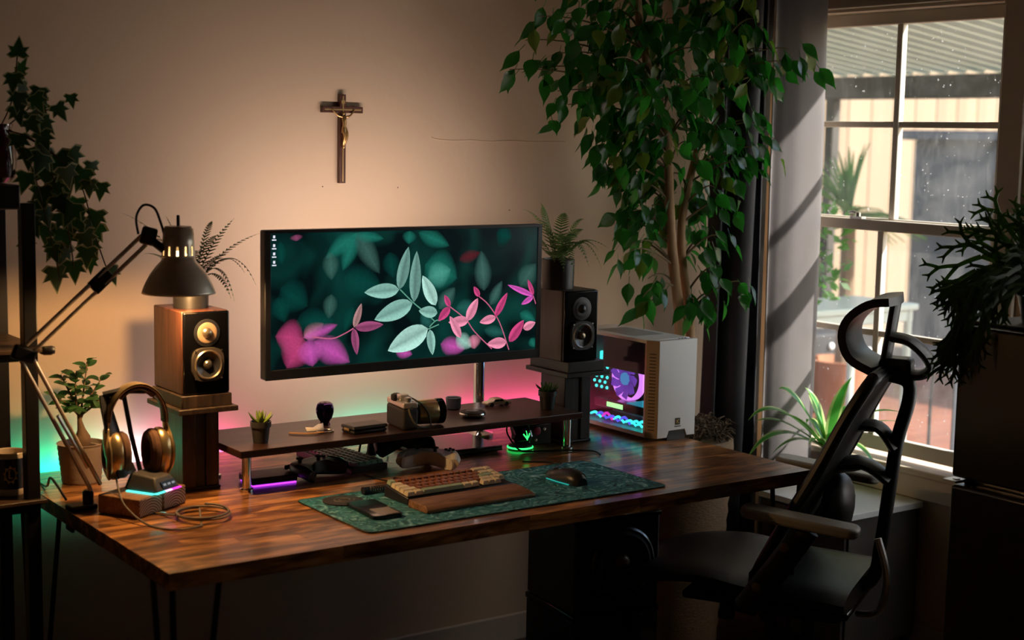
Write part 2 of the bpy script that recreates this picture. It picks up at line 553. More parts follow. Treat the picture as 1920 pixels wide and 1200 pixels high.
# jamb lining
jx0, jx1 = XR - 0.004, XR + 0.10
bar(W1[0], W1[0] + 0.012, W1[2], W1[3], jx0, jx1, 'jamb', m_=M_trim)
bar(W1[1] - 0.012, W1[1], W1[2], W1[3], jx0, jx1, 'jamb', m_=M_trim)
bar(W1[0] + 0.012, W1[1] - 0.012, W1[3] - 0.012, W1[3], jx0, jx1, 'head_jamb', m_=M_trim)
y0, y1 = W1[0] + 0.012, W1[1] - 0.012
def sash(xc, zb, zt, rail_b, rail_t, ymid, zmid, dirt_right, nm):
    sx = 0.028
    u = bpy.data.objects.new(nm, None); COL.objects.link(u); u.parent = win
    st = 0.018
    bar(y0, y0 + st, zb, zt, xc - sx / 2, xc + sx / 2, 'stile', u)
    bar(y1 - st, y1, zb, zt, xc - sx / 2, xc + sx / 2, 'stile', u)
    bar(y0 + st, y1 - st, zb, zb + rail_b, xc - sx / 2, xc + sx / 2, 'rail', u)
    bar(y0 + st, y1 - st, zt - rail_t, zt, xc - sx / 2, xc + sx / 2, 'rail', u)
    ga, gb, gc, gd = y0 + st, y1 - st, zb + rail_b, zt - rail_t
    bar(ymid - 0.012, ymid + 0.012, gc, gd, xc - 0.012, xc + 0.012, 'muntin', u)
    bar(ga, ymid - 0.012, zmid - 0.010, zmid + 0.010, xc - 0.012, xc + 0.012, 'muntin', u)
    bar(ymid + 0.012, gb, zmid - 0.010, zmid + 0.010, xc - 0.012, xc + 0.012, 'muntin', u)
    for (a, c_) in ((ga, ymid - 0.012), (ymid + 0.012, gb)):
        for (d, e) in ((gc, zmid - 0.010), (zmid + 0.010, gd)):
            MB().mm((xc - 0.0015, a - 0.002, d - 0.002), (xc + 0.0015, c_ + 0.002, e + 0.002)).build(
                'pane', M_gld if (a == ga and dirt_right(d)) else M_gl, u, smooth=False)
sash(3.905, 1.352, W1[3] - 0.012, 0.036, 0.042, 3.306, 1.697, lambda z: z < 1.6, 'upper_sash')
sash(3.870, 0.622, 1.384, 0.048, 0.036, 3.318, 1.010, lambda z: True, 'lower_sash')
# sash lock
b = MB(); b.box((3.862, 3.42, 1.388), (0.022, 0.05, 0.008)); b.lathe([(0.009, 0), (0.009, 0.012), (0.004, 0.016)], 12, (3.862, 3.42, 1.392))
b.tube([(3.860, 3.42, 1.403), (3.856, 3.435, 1.407), (3.852, 3.452, 1.404)], [0.004, 0.005, 0.004], 8)
b.build('sash_lock', M_alu, win)
# interior casing, stool and apron
cz = W1[3]
tr1 = MB(); tr1.mm((XR - 0.016, W1[0] - 0.085, 0.60), (XR, W1[0], cz + 0.085)); tr1.build('trim_1', M_trim, bev=0.004)['kind'] = 'structure'
tr2 = MB(); tr2.mm((XR - 0.016, W1[0], cz), (XR, YB - 0.012, cz + 0.085)); tr2.build('trim_2', M_trim, bev=0.004)['kind'] = 'structure'
b = MB(); b.mm((XR - 0.045, W1[0] - 0.10, 0.580), (XR + 0.06, W1[1], 0.604)); struct(b.build('trim_3', M_trim, bev=0.006))
b = MB(); b.mm((XR - 0.016, W1[0] - 0.085, 0.50), (XR, W1[1], 0.578)); struct(b.build('trim_4', M_trim, bev=0.004))

# added unseen second window in the same wall, letting soft daylight reach desk and chair
win2 = struct(thing('added_window', 'plain casement window added out of view for soft daylight', 'window'))
xc = XR + 0.072
for (a, c_, d, e) in ((W2[0], W2[0] + 0.05, W2[2], W2[3]), (W2[1] - 0.05, W2[1], W2[2], W2[3]), (W2[0] + 0.05, W2[1] - 0.05, W2[2], W2[2] + 0.05), (W2[0] + 0.05, W2[1] - 0.05, W2[3] - 0.05, W2[3]), (2.00, 2.03, W2[2] + 0.05, W2[3] - 0.05)):
    bar(a, c_, d, e, xc - 0.02, xc + 0.02, 'window_frame', win2)
for (a, c_) in ((W2[0] + 0.05, 2.00), (2.03, W2[1] - 0.05)):
    MB().mm((xc - 0.0015, a, W2[2] + 0.05), (xc + 0.0015, c_, W2[3] - 0.05)).build('pane', M_gl, win2, smooth=False)

def sheer():
    mt, t, out = nt('sheer_cloth')
    d = N(t, 'ShaderNodeBsdfDiffuse'); tl = N(t, 'ShaderNodeBsdfTranslucent'); tr = N(t, 'ShaderNodeBsdfTransparent')
    v = coords(t, 'Object', (1, 40, 1)); nz = N(t, 'ShaderNodeTexNoise'); nz.inputs['Scale'].default_value = 3
    mx = N(t, 'ShaderNodeMix', data_type='RGBA'); mx.inputs[6].default_value = (0.88, 0.90, 0.90, 1); mx.inputs[7].default_value = (0.94, 0.95, 0.95, 1)
    t.links.new(v, nz.inputs['Vector']); t.links.new(nz.outputs[0], mx.inputs[0])
    t.links.new(mx.outputs[2], d.inputs['Color']); t.links.new(mx.outputs[2], tl.inputs['Color'])
    m1 = N(t, 'ShaderNodeMixShader'); m1.inputs[0].default_value = 0.90
    t.links.new(d.outputs[0], m1.inputs[1]); t.links.new(tl.outputs[0], m1.inputs[2])
    t.links.new(m1.outputs[0], out.inputs['Surface'])
    return mt
sc_ = thing('added_sheer_blind', 'white sheer blind added over the unseen window to soften its sunlight', 'blind', (0, 0, 0))  # added blind: spreads the direct sun into a soft glow
b = MB(); nw = 60
for z in (0.62, 1.1, 1.6, 2.06):
    for i in range(nw + 1):
        b.v.append((XR + 0.035 + 0.010 * math.sin(i * 1.3), W2[0] + 0.01 + (W2[1] - W2[0] - 0.02) * i / nw, z))
for j in range(3):
    for i in range(nw):
        b.f.append((j * (nw + 1) + i, j * (nw + 1) + i + 1, (j + 1) * (nw + 1) + i + 1, (j + 1) * (nw + 1) + i)); b.mi.append(0)
b.build('cloth', sheer(), sc_, fix=False, ang=80)
MB().tube([(XR + 0.035, W2[0] + 0.005, 2.062), (XR + 0.035, W2[1] - 0.005, 2.062)], 0.007, 8).build('rod', M_steel, sc_)

# ------------------------------------------------------------------ outside
M_deck = wood('deck_wood', (0.17, 0.055, 0.032), (0.32, 0.13, 0.08), (1.0, 10, 10), 3.0, 0.6, 'Object', 0.2)
M_cream = mat('cream_boards', (0.245, 0.175, 0.112), 0.75, var=0.10, scale=3, rand=0.12)
M_roofp = None
def roofmat():
    mt, t, out = nt('ribbed_roof_sheet')
    d = N(t, 'ShaderNodeBsdfDiffuse'); tl = N(t, 'ShaderNodeBsdfTranslucent')
    v = coords(t); nz = N(t, 'ShaderNodeTexNoise'); nz.inputs['Scale'].default_value = 2.0
    t.links.new(v, nz.inputs['Vector'])
    mx = N(t, 'ShaderNodeMix', data_type='RGBA'); mx.inputs[6].default_value = (0.36, 0.34, 0.22, 1); mx.inputs[7].default_value = (0.46, 0.43, 0.30, 1)
    t.links.new(nz.outputs[0], mx.inputs[0]); t.links.new(mx.outputs[2], d.inputs['Color']); t.links.new(mx.outputs[2], tl.inputs['Color'])
    ms = N(t, 'ShaderNodeMixShader'); ms.inputs[0].default_value = 0.45
    t.links.new(d.outputs[0], ms.inputs[1]); t.links.new(tl.outputs[0], ms.inputs[2]); t.links.new(ms.outputs[0], out.inputs['Surface'])
    return mt
M_roofp = roofmat()
gr = struct(MB().mm((XR + 0.16, -8, -0.30), (26, 16, -0.05)).build('ground', mat('earth', (0.30, 0.24, 0.17), 0.95, var=0.3, scale=2), smooth=False))
me_p = MB().box((0, 0, 0), (1, 1, 1)).mesh('deck_plank', M_deck, smooth=False)
deck = thing('wooden_deck', 'reddish brown plank deck outside the window', 'deck', (0, 0, 0))
for i in range(30):
    yy = 2.7 + i * 0.145
    put('plank', me_p, deck, Matrix.Translation((6.45, yy, -0.03)) @ Matrix.Diagonal((4.7, 0.139, 0.038, 1)))
# patio cover
roof = thing('patio_cover', 'pale ribbed patio roof on a dark beam outside the window', 'patio cover', (0, 0, 0))
n = 190
vs = []; fs = []
for i in range(n + 1):
    yy = 3.05 + i * (6.3 / n)
    dz = 0.016 * (1 if (i // 2) % 2 else -1)
    for k in range(2):
        xx = 4.02 + k * 3.45
        vs.append((xx, yy, 2.50 - 0.43 * k + dz))
for i in range(n):
    fs.append((2 * i, 2 * i + 1, 2 * i + 3, 2 * i + 2))
MB().add(vs, fs).build('roof_sheet', M_roofp, roof, smooth=False, fix=False)
M_beam = mat('dark_beam', (0.05, 0.045, 0.04), 0.7, var=0.2)
MB().mm((7.30, 3.0, 1.905), (7.42, 9.4, 2.045)).build('beam', M_beam, roof, bev=0.01)
MB().mm((7.31, 6.72, 0.0), (7.38, 6.79, 1.905)).build('post', M_beam, roof, bev=0.008)
MB().mm((7.31, 9.2, 0.0), (7.41, 9.3, 1.905)).build('post', M_beam, roof, bev=0.008)
# cream board fence
fen = thing('board_fence', 'sunlit cream board fence seen through the window', 'fence', (0, 0, 0))
me_c = MB().box((0, 0, 0), (1, 1, 1)).mesh('fence_board', M_cream, smooth=False)
for i in range(64):
    put('board', me_c, fen, Matrix.Translation((7.0 + i * 0.155, 9.6 + 0.006 * (i % 2), 1.3)) @ Matrix.Diagonal((0.149, 0.025, 2.6, 1)))
MB().mm((6.9, 9.64, 1.62), (17, 9.70, 1.74)).build('fence_rail', M_cream, fen)
# dark shed on the right of the view
sh = thing('garden_shed', 'dark grey shed with a brown shutter behind the right panes', 'shed', (0, 0, 0))
M_shed = mat('shed_grey', (0.085, 0.09, 0.095), 0.8, var=0.25, scale=4)
MB().mm((9.0, 3.2, -0.05), (10.3, 7.45, 1.66)).build('shed_wall', M_shed, sh, bev=0.01)
MB().mm((8.90, 3.1, 1.66), (10.4, 7.55, 1.73)).build('roof_slab', M_shed, sh, bev=0.01)
MB().mm((8.97, 6.2, 1.0), (9.0, 6.72, 1.45)).build('shutter', mat('brown_shutter', (0.10, 0.055, 0.04), 0.7), sh, bev=0.005)
# dark cabinet with pale knobs
cab = thing('patio_cabinet', 'low black outdoor cabinet with pale knobs behind the deck', 'cabinet', (0, 0, 0))
MB().mm((5.0, 6.25, 0.0), (7.28, 6.62, 0.475)).build('body', mat('cabinet_black', (0.035, 0.035, 0.038), 0.5, var=0.2), cab, bev=0.012)
for (kx, kz) in ((6.33, 0.41), (6.86, 0.40), (6.50, 0.19), (6.98, 0.19), (6.25, 0.05), (7.10, 0.08), (7.20, 0.35)):
    MB().ball((kx, 6.237, kz), 0.022, (1, 0.7, 1)).build('knob', M_white, cab)
# pale metal table frame
tb = thing('patio_table', 'pale green metal patio table outside the lower panes', 'table', (0, 0, 0))
M_tbl = mat('pale_enamel', (0.40, 0.48, 0.45), 0.35, var=0.06)
MB().mm((5.0, 5.18, 0.76), (6.36, 5.62, 0.795)).build('table_top', M_tbl, tb, bev=0.008)
MB().mm((5.02, 5.20, 0.70), (6.34, 5.24, 0.76)).build('apron', M_tbl, tb, bev=0.006)
for lx in (5.04, 6.31):
    for ly in (5.21, 5.59):
        MB().tube([(lx, ly, -0.01), (lx, ly, 0.76)], 0.022, 10).build('leg', M_tbl, tb)
# barbecue
bq = thing('barbecue', 'black kettle barbecue with side shelf on the deck outside', 'barbecue', (7.15, 7.25, 0))
b = MB(); b.ball((0, 0, 0.93), 0.30, (1, 1, 0.72)); b.build('bowl', M_gloss, bq)
b = MB(); b.lathe([(0.30, 0.0), (0.29, 0.10), (0.20, 0.19), (0.05, 0.23), (0.0001, 0.235)], 28, (0, 0, 0.95)); b.build('lid', M_gloss, bq)
b = MB(); b.tube([(-0.07, -0.13, 1.16), (-0.07, -0.16, 1.21), (0.07, -0.16, 1.21), (0.07, -0.13, 1.16)], 0.012, 8); b.build('handle', M_alu, bq)
MB().box((0.52, 0, 0.96), (0.42, 0.34, 0.025)).build('side_shelf', M_black, bq, bev=0.005)
for a in (0.4, 2.5, 4.6):
    MB().tube([(0.18 * math.cos(a), 0.18 * math.sin(a), 0.80), (0.30 * math.cos(a), 0.30 * math.sin(a), -0.01)], 0.014, 8).build('leg', M_alu, bq)
# yucca in a pot
yu = thing('yucca', 'spiky potted yucca in front of the cream fence', 'plant', (6.62, 5.93, 0))
MB().lathe([(0.13, -0.01), (0.19, 0.36), (0.20, 0.38), (0.17, 0.38), (0.16, 0.34)], 24).build('pot', mat('terracotta', (0.35, 0.15, 0.08), 0.8), yu)
MB().tube([(0, 0, 0.3), (0.02, 0.01, 0.7), (0, 0, 1.24)], [0.05, 0.045, 0.04], 10).build('trunk', mat('yucca_bark', (0.16, 0.11, 0.07), 0.9, var=0.3), yu)
M_yuc = leafmat('yucca_leaf', (0.05, 0.12, 0.05), (0.12, 0.24, 0.10), 0.5, 0.2)
b = MB()
nn = 9
for i in range(nn + 1):
    t_ = i / nn
    w_ = 0.020 * (1 - t_) ** 0.6 + 0.001
    for sgn in (-1, 0, 1):
        b.v.append((sgn * w_, t_ * 0.52, -0.10 * t_ * t_ + (0.006 if sgn else 0)))
for i in range(nn):
    for k in range(2):
        b.f.append((i * 3 + k, i * 3 + k + 1, (i + 1) * 3 + k + 1, (i + 1) * 3 + k)); b.mi.append(0)
me_y = b.mesh('yucca_blade', M_yuc, fix=False)
for i in range(46):
    a = i * 2.399; el = R(-15 + 95 * ((i * 0.618) % 1.0))
    d = Vector((math.cos(a) * math.cos(el), math.sin(a) * math.cos(el), math.sin(el)))
    put('leaf', me_y, yu, frame((0, 0, 1.22), d, (0, 0, 1), random.uniform(0.75, 1.0)))
# shrub below it
shb = thing('garden_shrub', 'bright green leafy shrub outside near the curtain edge', 'shrub', (5.02, 4.80, 0))
M_shr = leafmat('shrub_leaf', (0.035, 0.11, 0.025), (0.09, 0.20, 0.05), 0.5, 0.35)
b = MB()
for i in range(420):
    p = Vector((random.uniform(-1, 1) * 0.20, random.uniform(-1, 1) * 0.20, 1.14 + random.uniform(-1, 1) * 0.22))
    d = Vector((random.uniform(-1, 1), random.uniform(-1, 1), random.uniform(-0.6, 1)))
    q = frame(p, d, (random.uniform(-1, 1), random.uniform(-1, 1), 1), 1)
    b.add([q @ Vector(v) for v in ((0, 0, 0), (0.016, 0.028, 0.004), (0, 0.062, 0), (-0.016, 0.028, 0.004))], [(0, 1, 2, 3)])
fo = b.build('foliage', M_shr, shb, fix=False); fo['kind'] = 'stuff'
for i in range(4):
    a = i * 1.7
    MB().tube([(0.03 * math.cos(a), 0.03 * math.sin(a), -0.01), (0.1 * math.cos(a), 0.1 * math.sin(a), 1.1)], [0.014, 0.008], 6).build('stem', mat('shrub_bark', (0.12, 0.08, 0.05), 0.9), shb)
# grey post with two thin cables near the glass
gp = thing('deck_post', 'short blue grey post with cables on the deck edge', 'post', (5.55, 4.22, 0))
MB().mm((-0.045, -0.045, -0.01), (0.045, 0.045, 0.62)).build('post', mat('blue_grey_paint', (0.22, 0.25, 0.28), 0.6), gp, bev=0.006)
for (cx, cy) in ((0.12, 0.30), (0.16, 0.20)):
    MB().tube(spline([(0.0, 0.03, 0.60), (cx * 0.6, cy * 0.7, 0.75), (cx, cy, 0.5), (cx, cy, 0.0)]), 0.008, 6).build('cable', M_cord, gp)

# ------------------------------------------------------------------ curtains
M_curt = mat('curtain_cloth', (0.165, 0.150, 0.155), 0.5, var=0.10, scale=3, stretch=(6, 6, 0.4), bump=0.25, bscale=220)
M_curd = mat('near_black_cloth', (0.012, 0.012, 0.017), 0.6, var=0.2, scale=3, stretch=(6, 6, 0.4), bump=0.25, bscale=220)
def drape(name, label, pts2, mt, rod):
    cu = thing(name, label, 'curtain', (0, 0, 0))
    path = spline([(p[0], p[1], 0) for p in pts2], 8)
    zs = [0.03, 0.3, 0.6, 0.9, 1.2, 1.5, 1.8, 2.1, 2.38]
    b = MB()
    for z in zs:
        k = (2.38 - z) / 2.35
        for i, p in enumerate(path):
            t_ = i / (len(path) - 1)
            wob = 0.006 * math.sin(9 * t_ + 2.1 * z)
            b.v.append((p.x - (0.045 * k if rod is None else 0.0) * (1 - t_) + wob, p.y - 0.010 * k * t_, z))
    L = len(path)
    for j in range(len(zs) - 1):
        for i in range(L - 1):
            b.f.append((j * L + i, j * L + i + 1, (j + 1) * L + i + 1, (j + 1) * L + i)); b.mi.append(0)
    co = b.build('cloth', mt, cu, fix=False, ang=80)
    so = co.modifiers.new('thick', 'SOLIDIFY'); so.thickness = 0.003
    if rod:
        MB().tube([(3.72, 2.55, 2.40), (3.72, 3.85, 2.40)], 0.012, 12).build('curtain_rod', M_steel, cu)
    for i in range(4):
        y_ = (3.52 if rod else 3.60) + 0.02 * i
        MB().tube([(3.72 + 0.018 * math.cos(a), y_, 2.40 + 0.018 * math.sin(a)) for a in [j * PI / 8 for j in range(16)]], 0.003, 6, closed=True).build('ring', M_steel, cu)
drape('near_black_curtain', 'nearly black floor length curtain bunched in the corner behind the ficus', [(3.425, 3.660), (3.440, 3.610), (3.475, 3.640), (3.490, 3.575), (3.525, 3.560), (3.530, 3.620), (3.565, 3.630), (3.570, 3.580), (3.595, 3.600), (3.650, 3.640)], M_curd, None)  # separate panel given a near-black cloth colour
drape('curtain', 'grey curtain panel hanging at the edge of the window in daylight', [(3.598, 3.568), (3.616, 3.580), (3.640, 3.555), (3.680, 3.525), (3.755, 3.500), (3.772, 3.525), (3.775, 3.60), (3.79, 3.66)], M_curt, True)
# ------------------------------------------------------------------ desk
DX0, DX1, DY0, DY1, DZ = 1.157, 3.005, 2.786, 3.80, 0.75
M_desk = wood('stained_butcher_block', (0.16, 0.056, 0.018), (0.76, 0.345, 0.110), (1.6, 15, 15), 3.2, 0.30, 'World', 0.28, coat=0.25, blotch=0.85)
M_deskcore = mat('desk_core', (0.03, 0.014, 0.007), 0.6)
desk = thing('desk', 'stained butcher block desk on black hairpin legs', 'desk', (DX0, DY0, 0))
MB().mm((0.004, 0.004, DZ - 0.034), (DX1 - DX0 - 0.004, DY1 - DY0 - 0.004, DZ - 0.003)).build('core', M_deskcore, desk, smooth=False)
b = MB().box((0, 0, 0), (1, 1, 1))
me_s = b.mesh('stave', M_desk, smooth=False)
rows = 22
rw = (DY1 - DY0) / rows
rnd = random.Random(3)
for r_ in range(rows):
    x = -rnd.uniform(0, 0.35)
    full = DX1 - DX0
    first = r_ == 0 or r_ == rows - 1
    while x < full:
        L = rnd.uniform(0.32, 0.62)
        a, c_ = max(0.0, x), min(full, x + L)
        if full - c_ < 0.06: c_ = full
        if c_ - a > 0.05:
            h = 0.036 if first else 0.004
            z = DZ + rnd.uniform(-0.00025, 0.0)
            put('stave', me_s, desk, Matrix.Translation(((a + c_) / 2, (r_ + 0.5) * rw, z - h / 2)) @ Matrix.Diagonal((c_ - a - 0.0006, rw - 0.0006, h, 1)))
        elif c_ < full:
            pass
        x += L
        if c_ == full: break
for ex in (0.002, DX1 - DX0 - 0.002):
    MB().mm((ex - 0.002, 0.05, DZ - 0.035), (ex + 0.002, DY1 - DY0 - 0.05, DZ - 0.004)).build('end_grain', M_desk, desk, smooth=False)
def hairpin(px, py, sx, sy):
    lg = MB().mm((min(px, px + sx * 0.13), min(py, py + sy * 0.13), DZ - 0.040), (max(px, px + sx * 0.13), max(py, py + sy * 0.13), DZ - 0.034)).build('leg', M_steel, desk)
    foot = Vector((px + sx * 0.028, py + sy * 0.028, 0.006))
    for (ox, oy) in ((0.012, 0.012), (0.115, 0.012), (0.012, 0.115)):
        MB().tube([(px + sx * ox, py + sy * oy, DZ - 0.038), foot + Vector((sx * ox * 0.12, sy * oy * 0.12, 0))], 0.0065, 10).build('rod', M_steel, lg)
    MB().lathe([(0.016, 0), (0.016, 0.010), (0.010, 0.014)], 14, (foot.x, foot.y, 0)).build('foot_pad', M_rubber, lg)
w_, d_ = DX1 - DX0, DY1 - DY0
hairpin(0.005, 0.012, 1, 1); hairpin(w_ - 0.005, 0.012, -1, 1); hairpin(0.005, d_ - 0.012, 1, -1); hairpin(w_ - 0.005, d_ - 0.012, -1, -1)

# ------------------------------------------------------------------ colour LED strip along the rear edge of the desk
led = thing('led_strip', 'thin multicolour LED strip glowing along the rear edge of the desk', 'light strip', (0, DY1, 0.736))
TEAL2 = (0.0, 0.90, 0.80)
TEAL, PINK, LAV, RED = (0.0, 0.95, 0.58), (1.0, 0.10, 0.45), (0.80, 0.75, 1.0), (0.95, 0.08, 0.40)
for i, (xa, xb, cl, pw) in enumerate(((1.165, 1.44, TEAL, 0.50), (1.445, 1.53, LAV, 0.45), (1.535, 1.80, PINK, 0.60), (2.10, 2.38, TEAL2, 0.34), (2.50, 2.97, RED, 0.85))):
    MB().mm((xa, 0.002, -0.006), (xb, 0.0045, 0.006)).build('led_segment', emis('led_colour_%d' % i, cl, 4.0), led, smooth=False)
    area('led_light', ((xa + xb) / 2, 0.006, 0), (0, 1, 0.25), xb - xa, 0.012, pw, cl, led)

# ------------------------------------------------------------------ riser shelf on the desk
M_riser = wood('dark_walnut_laminate', (0.026, 0.011, 0.008), (0.060, 0.027, 0.018), (1.0, 10, 10), 5, 0.33, 'Object', coat=0.1)
RX0, RX1, RY0, RY1, RZ = 1.558, 2.617, 3.30, 3.58, 0.862
rs = thing('monitor_riser', 'long dark walnut riser shelf on chrome feet beneath the monitor', 'shelf', (RX0, RY0, DZ))
MB().mm((0, 0, RZ - DZ - 0.018), (RX1 - RX0, RY1 - RY0, RZ - DZ)).build('board', M_riser, rs, bev=0.0015)
for lx in (0.038, 1.040):
    for ly in (0.048, 0.235):
        MB().lathe([(0.017, 0.0005), (0.017, 0.006), (0.0115, 0.008), (0.0115, RZ - DZ - 0.019)], 20, (lx, ly, 0)).build('leg', M_chrome, rs)

# ------------------------------------------------------------------ monitor
MX, MY, MZ = 2.1145, 3.42, 1.20
mon = thing('monitor', 'black ultrawide monitor showing a wallpaper of teal and pink leaves', 'monitor', (MX, MY, DZ))
zz = MZ - DZ
MB().mm((-0.432, 0.0, zz - 0.191), (0.432, 0.030, zz + 0.191)).build('housing', M_black, mon, bev=0.004)
b = MB(); b.mm((-0.30, 0.030, zz - 0.12), (0.30, 0.055, zz + 0.12)); b.build('rear_cover', M_black, mon, bev=0.015)
# bezels proud of the panel
sz0, sz1, sx = zz - 0.166, zz + 0.183, 0.417
for (a, c_) in (((-0.432, -0.003, zz - 0.191), (0.432, 0.0, sz0)), ((-0.432, -0.003, sz1), (0.432, 0.0, zz + 0.191)), ((-0.432, -0.003, sz0), (-sx, 0.0, sz1)), ((sx, -0.003, sz0), (0.432, 0.0, sz1))):
    MB().mm(a, c_).build('bezel', M_black, mon, bev=0.0008)
def screenmat():
    mt, t, out = nt('screen_backdrop')
    v = coords(t, 'Object', (1, 1, 1))
    n1 = N(t, 'ShaderNodeTexNoise'); n1.inputs['Scale'].default_value = 7; n1.inputs['Detail'].default_value = 1.5; n1.inputs['Distortion'].default_value = 0.6
    t.links.new(v, n1.inputs['Vector'])
    cr = N(t, 'ShaderNodeValToRGB')
    e = cr.color_ramp.elements
    e[0].position = 0.42; e[0].color = (0.0012, 0.005, 0.006, 1)
    e[1].position = 0.74; e[1].color = (0.003, 0.045, 0.036, 1)
    t.links.new(n1.outputs[0], cr.inputs[0])
    em = N(t, 'ShaderNodeEmission'); em.inputs['Strength'].default_value = 1.0
    t.links.new(cr.outputs[0], em.inputs['Color'])
    gl = N(t, 'ShaderNodeBsdfGlossy'); gl.inputs['Roughness'].default_value = 0.25; gl.inputs['Color'].default_value = (0.02, 0.02, 0.02, 1)
    ad = N(t, 'ShaderNodeAddShader')
    t.links.new(em.outputs[0], ad.inputs[0]); t.links.new(gl.outputs[0], ad.inputs[1])
    t.links.new(ad.outputs[0], out.inputs['Surface'])
    return mt
scr = MB().mm((-sx, -0.0010, sz0), (sx, -0.0002, sz1)).build('screen', screenmat(), mon, smooth=False)
def picmat():
    mt, t, out = nt('screen_picture')
    at = N(t, 'ShaderNodeVertexColor'); at.layer_name = 'pic'
    v = coords(t, 'Object', (1, 1, 1)); nz = N(t, 'ShaderNodeTexNoise'); nz.inputs['Scale'].default_value = 140; nz.inputs['Detail'].default_value = 2
    t.links.new(v, nz.inputs['Vector'])
    mr = N(t, 'ShaderNodeMapRange'); mr.inputs['To Min'].default_value = 0.75; mr.inputs['To Max'].default_value = 1.2
    t.links.new(nz.outputs[0], mr.inputs['Value'])
    em = N(t, 'ShaderNodeEmission'); em.inputs['Strength'].default_value = 1.0
    t.links.new(at.outputs['Color'], em.inputs['Color']); t.links.new(mr.outputs[0], em.inputs['Strength'])
    tr = N(t, 'ShaderNodeBsdfTransparent')
    ms = N(t, 'ShaderNodeMixShader')
    t.links.new(at.outputs['Alpha'], ms.inputs[0]); t.links.new(tr.outputs[0], ms.inputs[1]); t.links.new(em.outputs[0], ms.inputs[2])
    t.links.new(ms.outputs[0], out.inputs['Surface'])
    return mt
PCOL = dict(a=(0.16, 0.33, 0.28), b=(0.26, 0.52, 0.44), c=(0.42, 0.72, 0.62), d=(0.02, 0.13, 0.11), e=(0.06, 0.16, 0.14), p=(0.42, 0.22, 0.22), q=(0.32, 0.07, 0.17),
            r=(0.60, 0.06, 0.21), s=(0.86, 0.28, 0.42), t=(0.68, 0.10, 0.50), g=(0.014, 0.19, 0.14), h=(0.05, 0.14, 0.115), i=(0.08, 0.36, 0.28), j=(0.003, 0.060, 0.048), w=(0.12, 0.01, 0.02))
LEAVES= [(-0.039, 0.025, -0.011, 0.139, 0.036, 'a'), (0.008, -0.011, 0.015, 0.127, 0.036, 'a'), (-0.039, 0.025, -0.146, 0.022, 0.04, 'b'), (0.003, -0.013, -0.115, -0.052, 0.051, 'b'), (0.077, -0.023, 0.034, 0.06, 0.038, 'c'), (0.083, -0.044, 0.023, -0.035, 0.032, 'b'), (0.063, -0.081, 0.03, -0.041, 0.03, 'd'), (0.053, -0.085, -0.073, -0.138, 0.063, 'c'), (0.059, -0.088, 0.069, -0.159, 0.027, 'b'), (0.236, 0.009, 0.224, 0.123, 0.04, 'e'), (0.257, -0.032, 0.297, 0.036, 0.025, 'e'), (0.088, -0.034, 0.14, 0.024, 0.034, 'e'), (-0.176, -0.069, -0.154, -0.006, 0.021, 'p'), (-0.173, -0.07, -0.087, -0.066, 0.027, 'q'), (-0.177, -0.071, -0.167, -0.142, 0.023, 'q'), (0.123, -0.029, 0.105, 0.004, 0.017, 'r'), (0.123, -0.031, 0.086, -0.066, 0.025, 'r'), (0.18, -0.071, 0.215, -0.01, 0.03, 's'), (0.22, -0.006, 0.201, 0.023, 0.017, 'r'), (0.274, -0.065, 0.315, 0.001, 0.023, 'r'), (0.277, -0.067, 0.222, -0.078, 0.025, 's'), (0.315, -0.14, 0.249, -0.14, 0.032, 's'), (0.324, -0.139, 0.374, -0.08, 0.032, 'r'), (0.405, -0.012, 0.315, 0.023, 0.017, 't'), (0.406, -0.01, 0.385, 0.035, 0.015, 'r'), (0.405, -0.015, 0.364, -0.035, 0.017, 't'), (0.372, -0.104, 0.415, -0.089, 0.025, 's'), (0.185, -0.071, 0.119, -0.072, 0.03, 's'), (0.16, -0.117, 0.123, -0.055, 0.025, 's')]
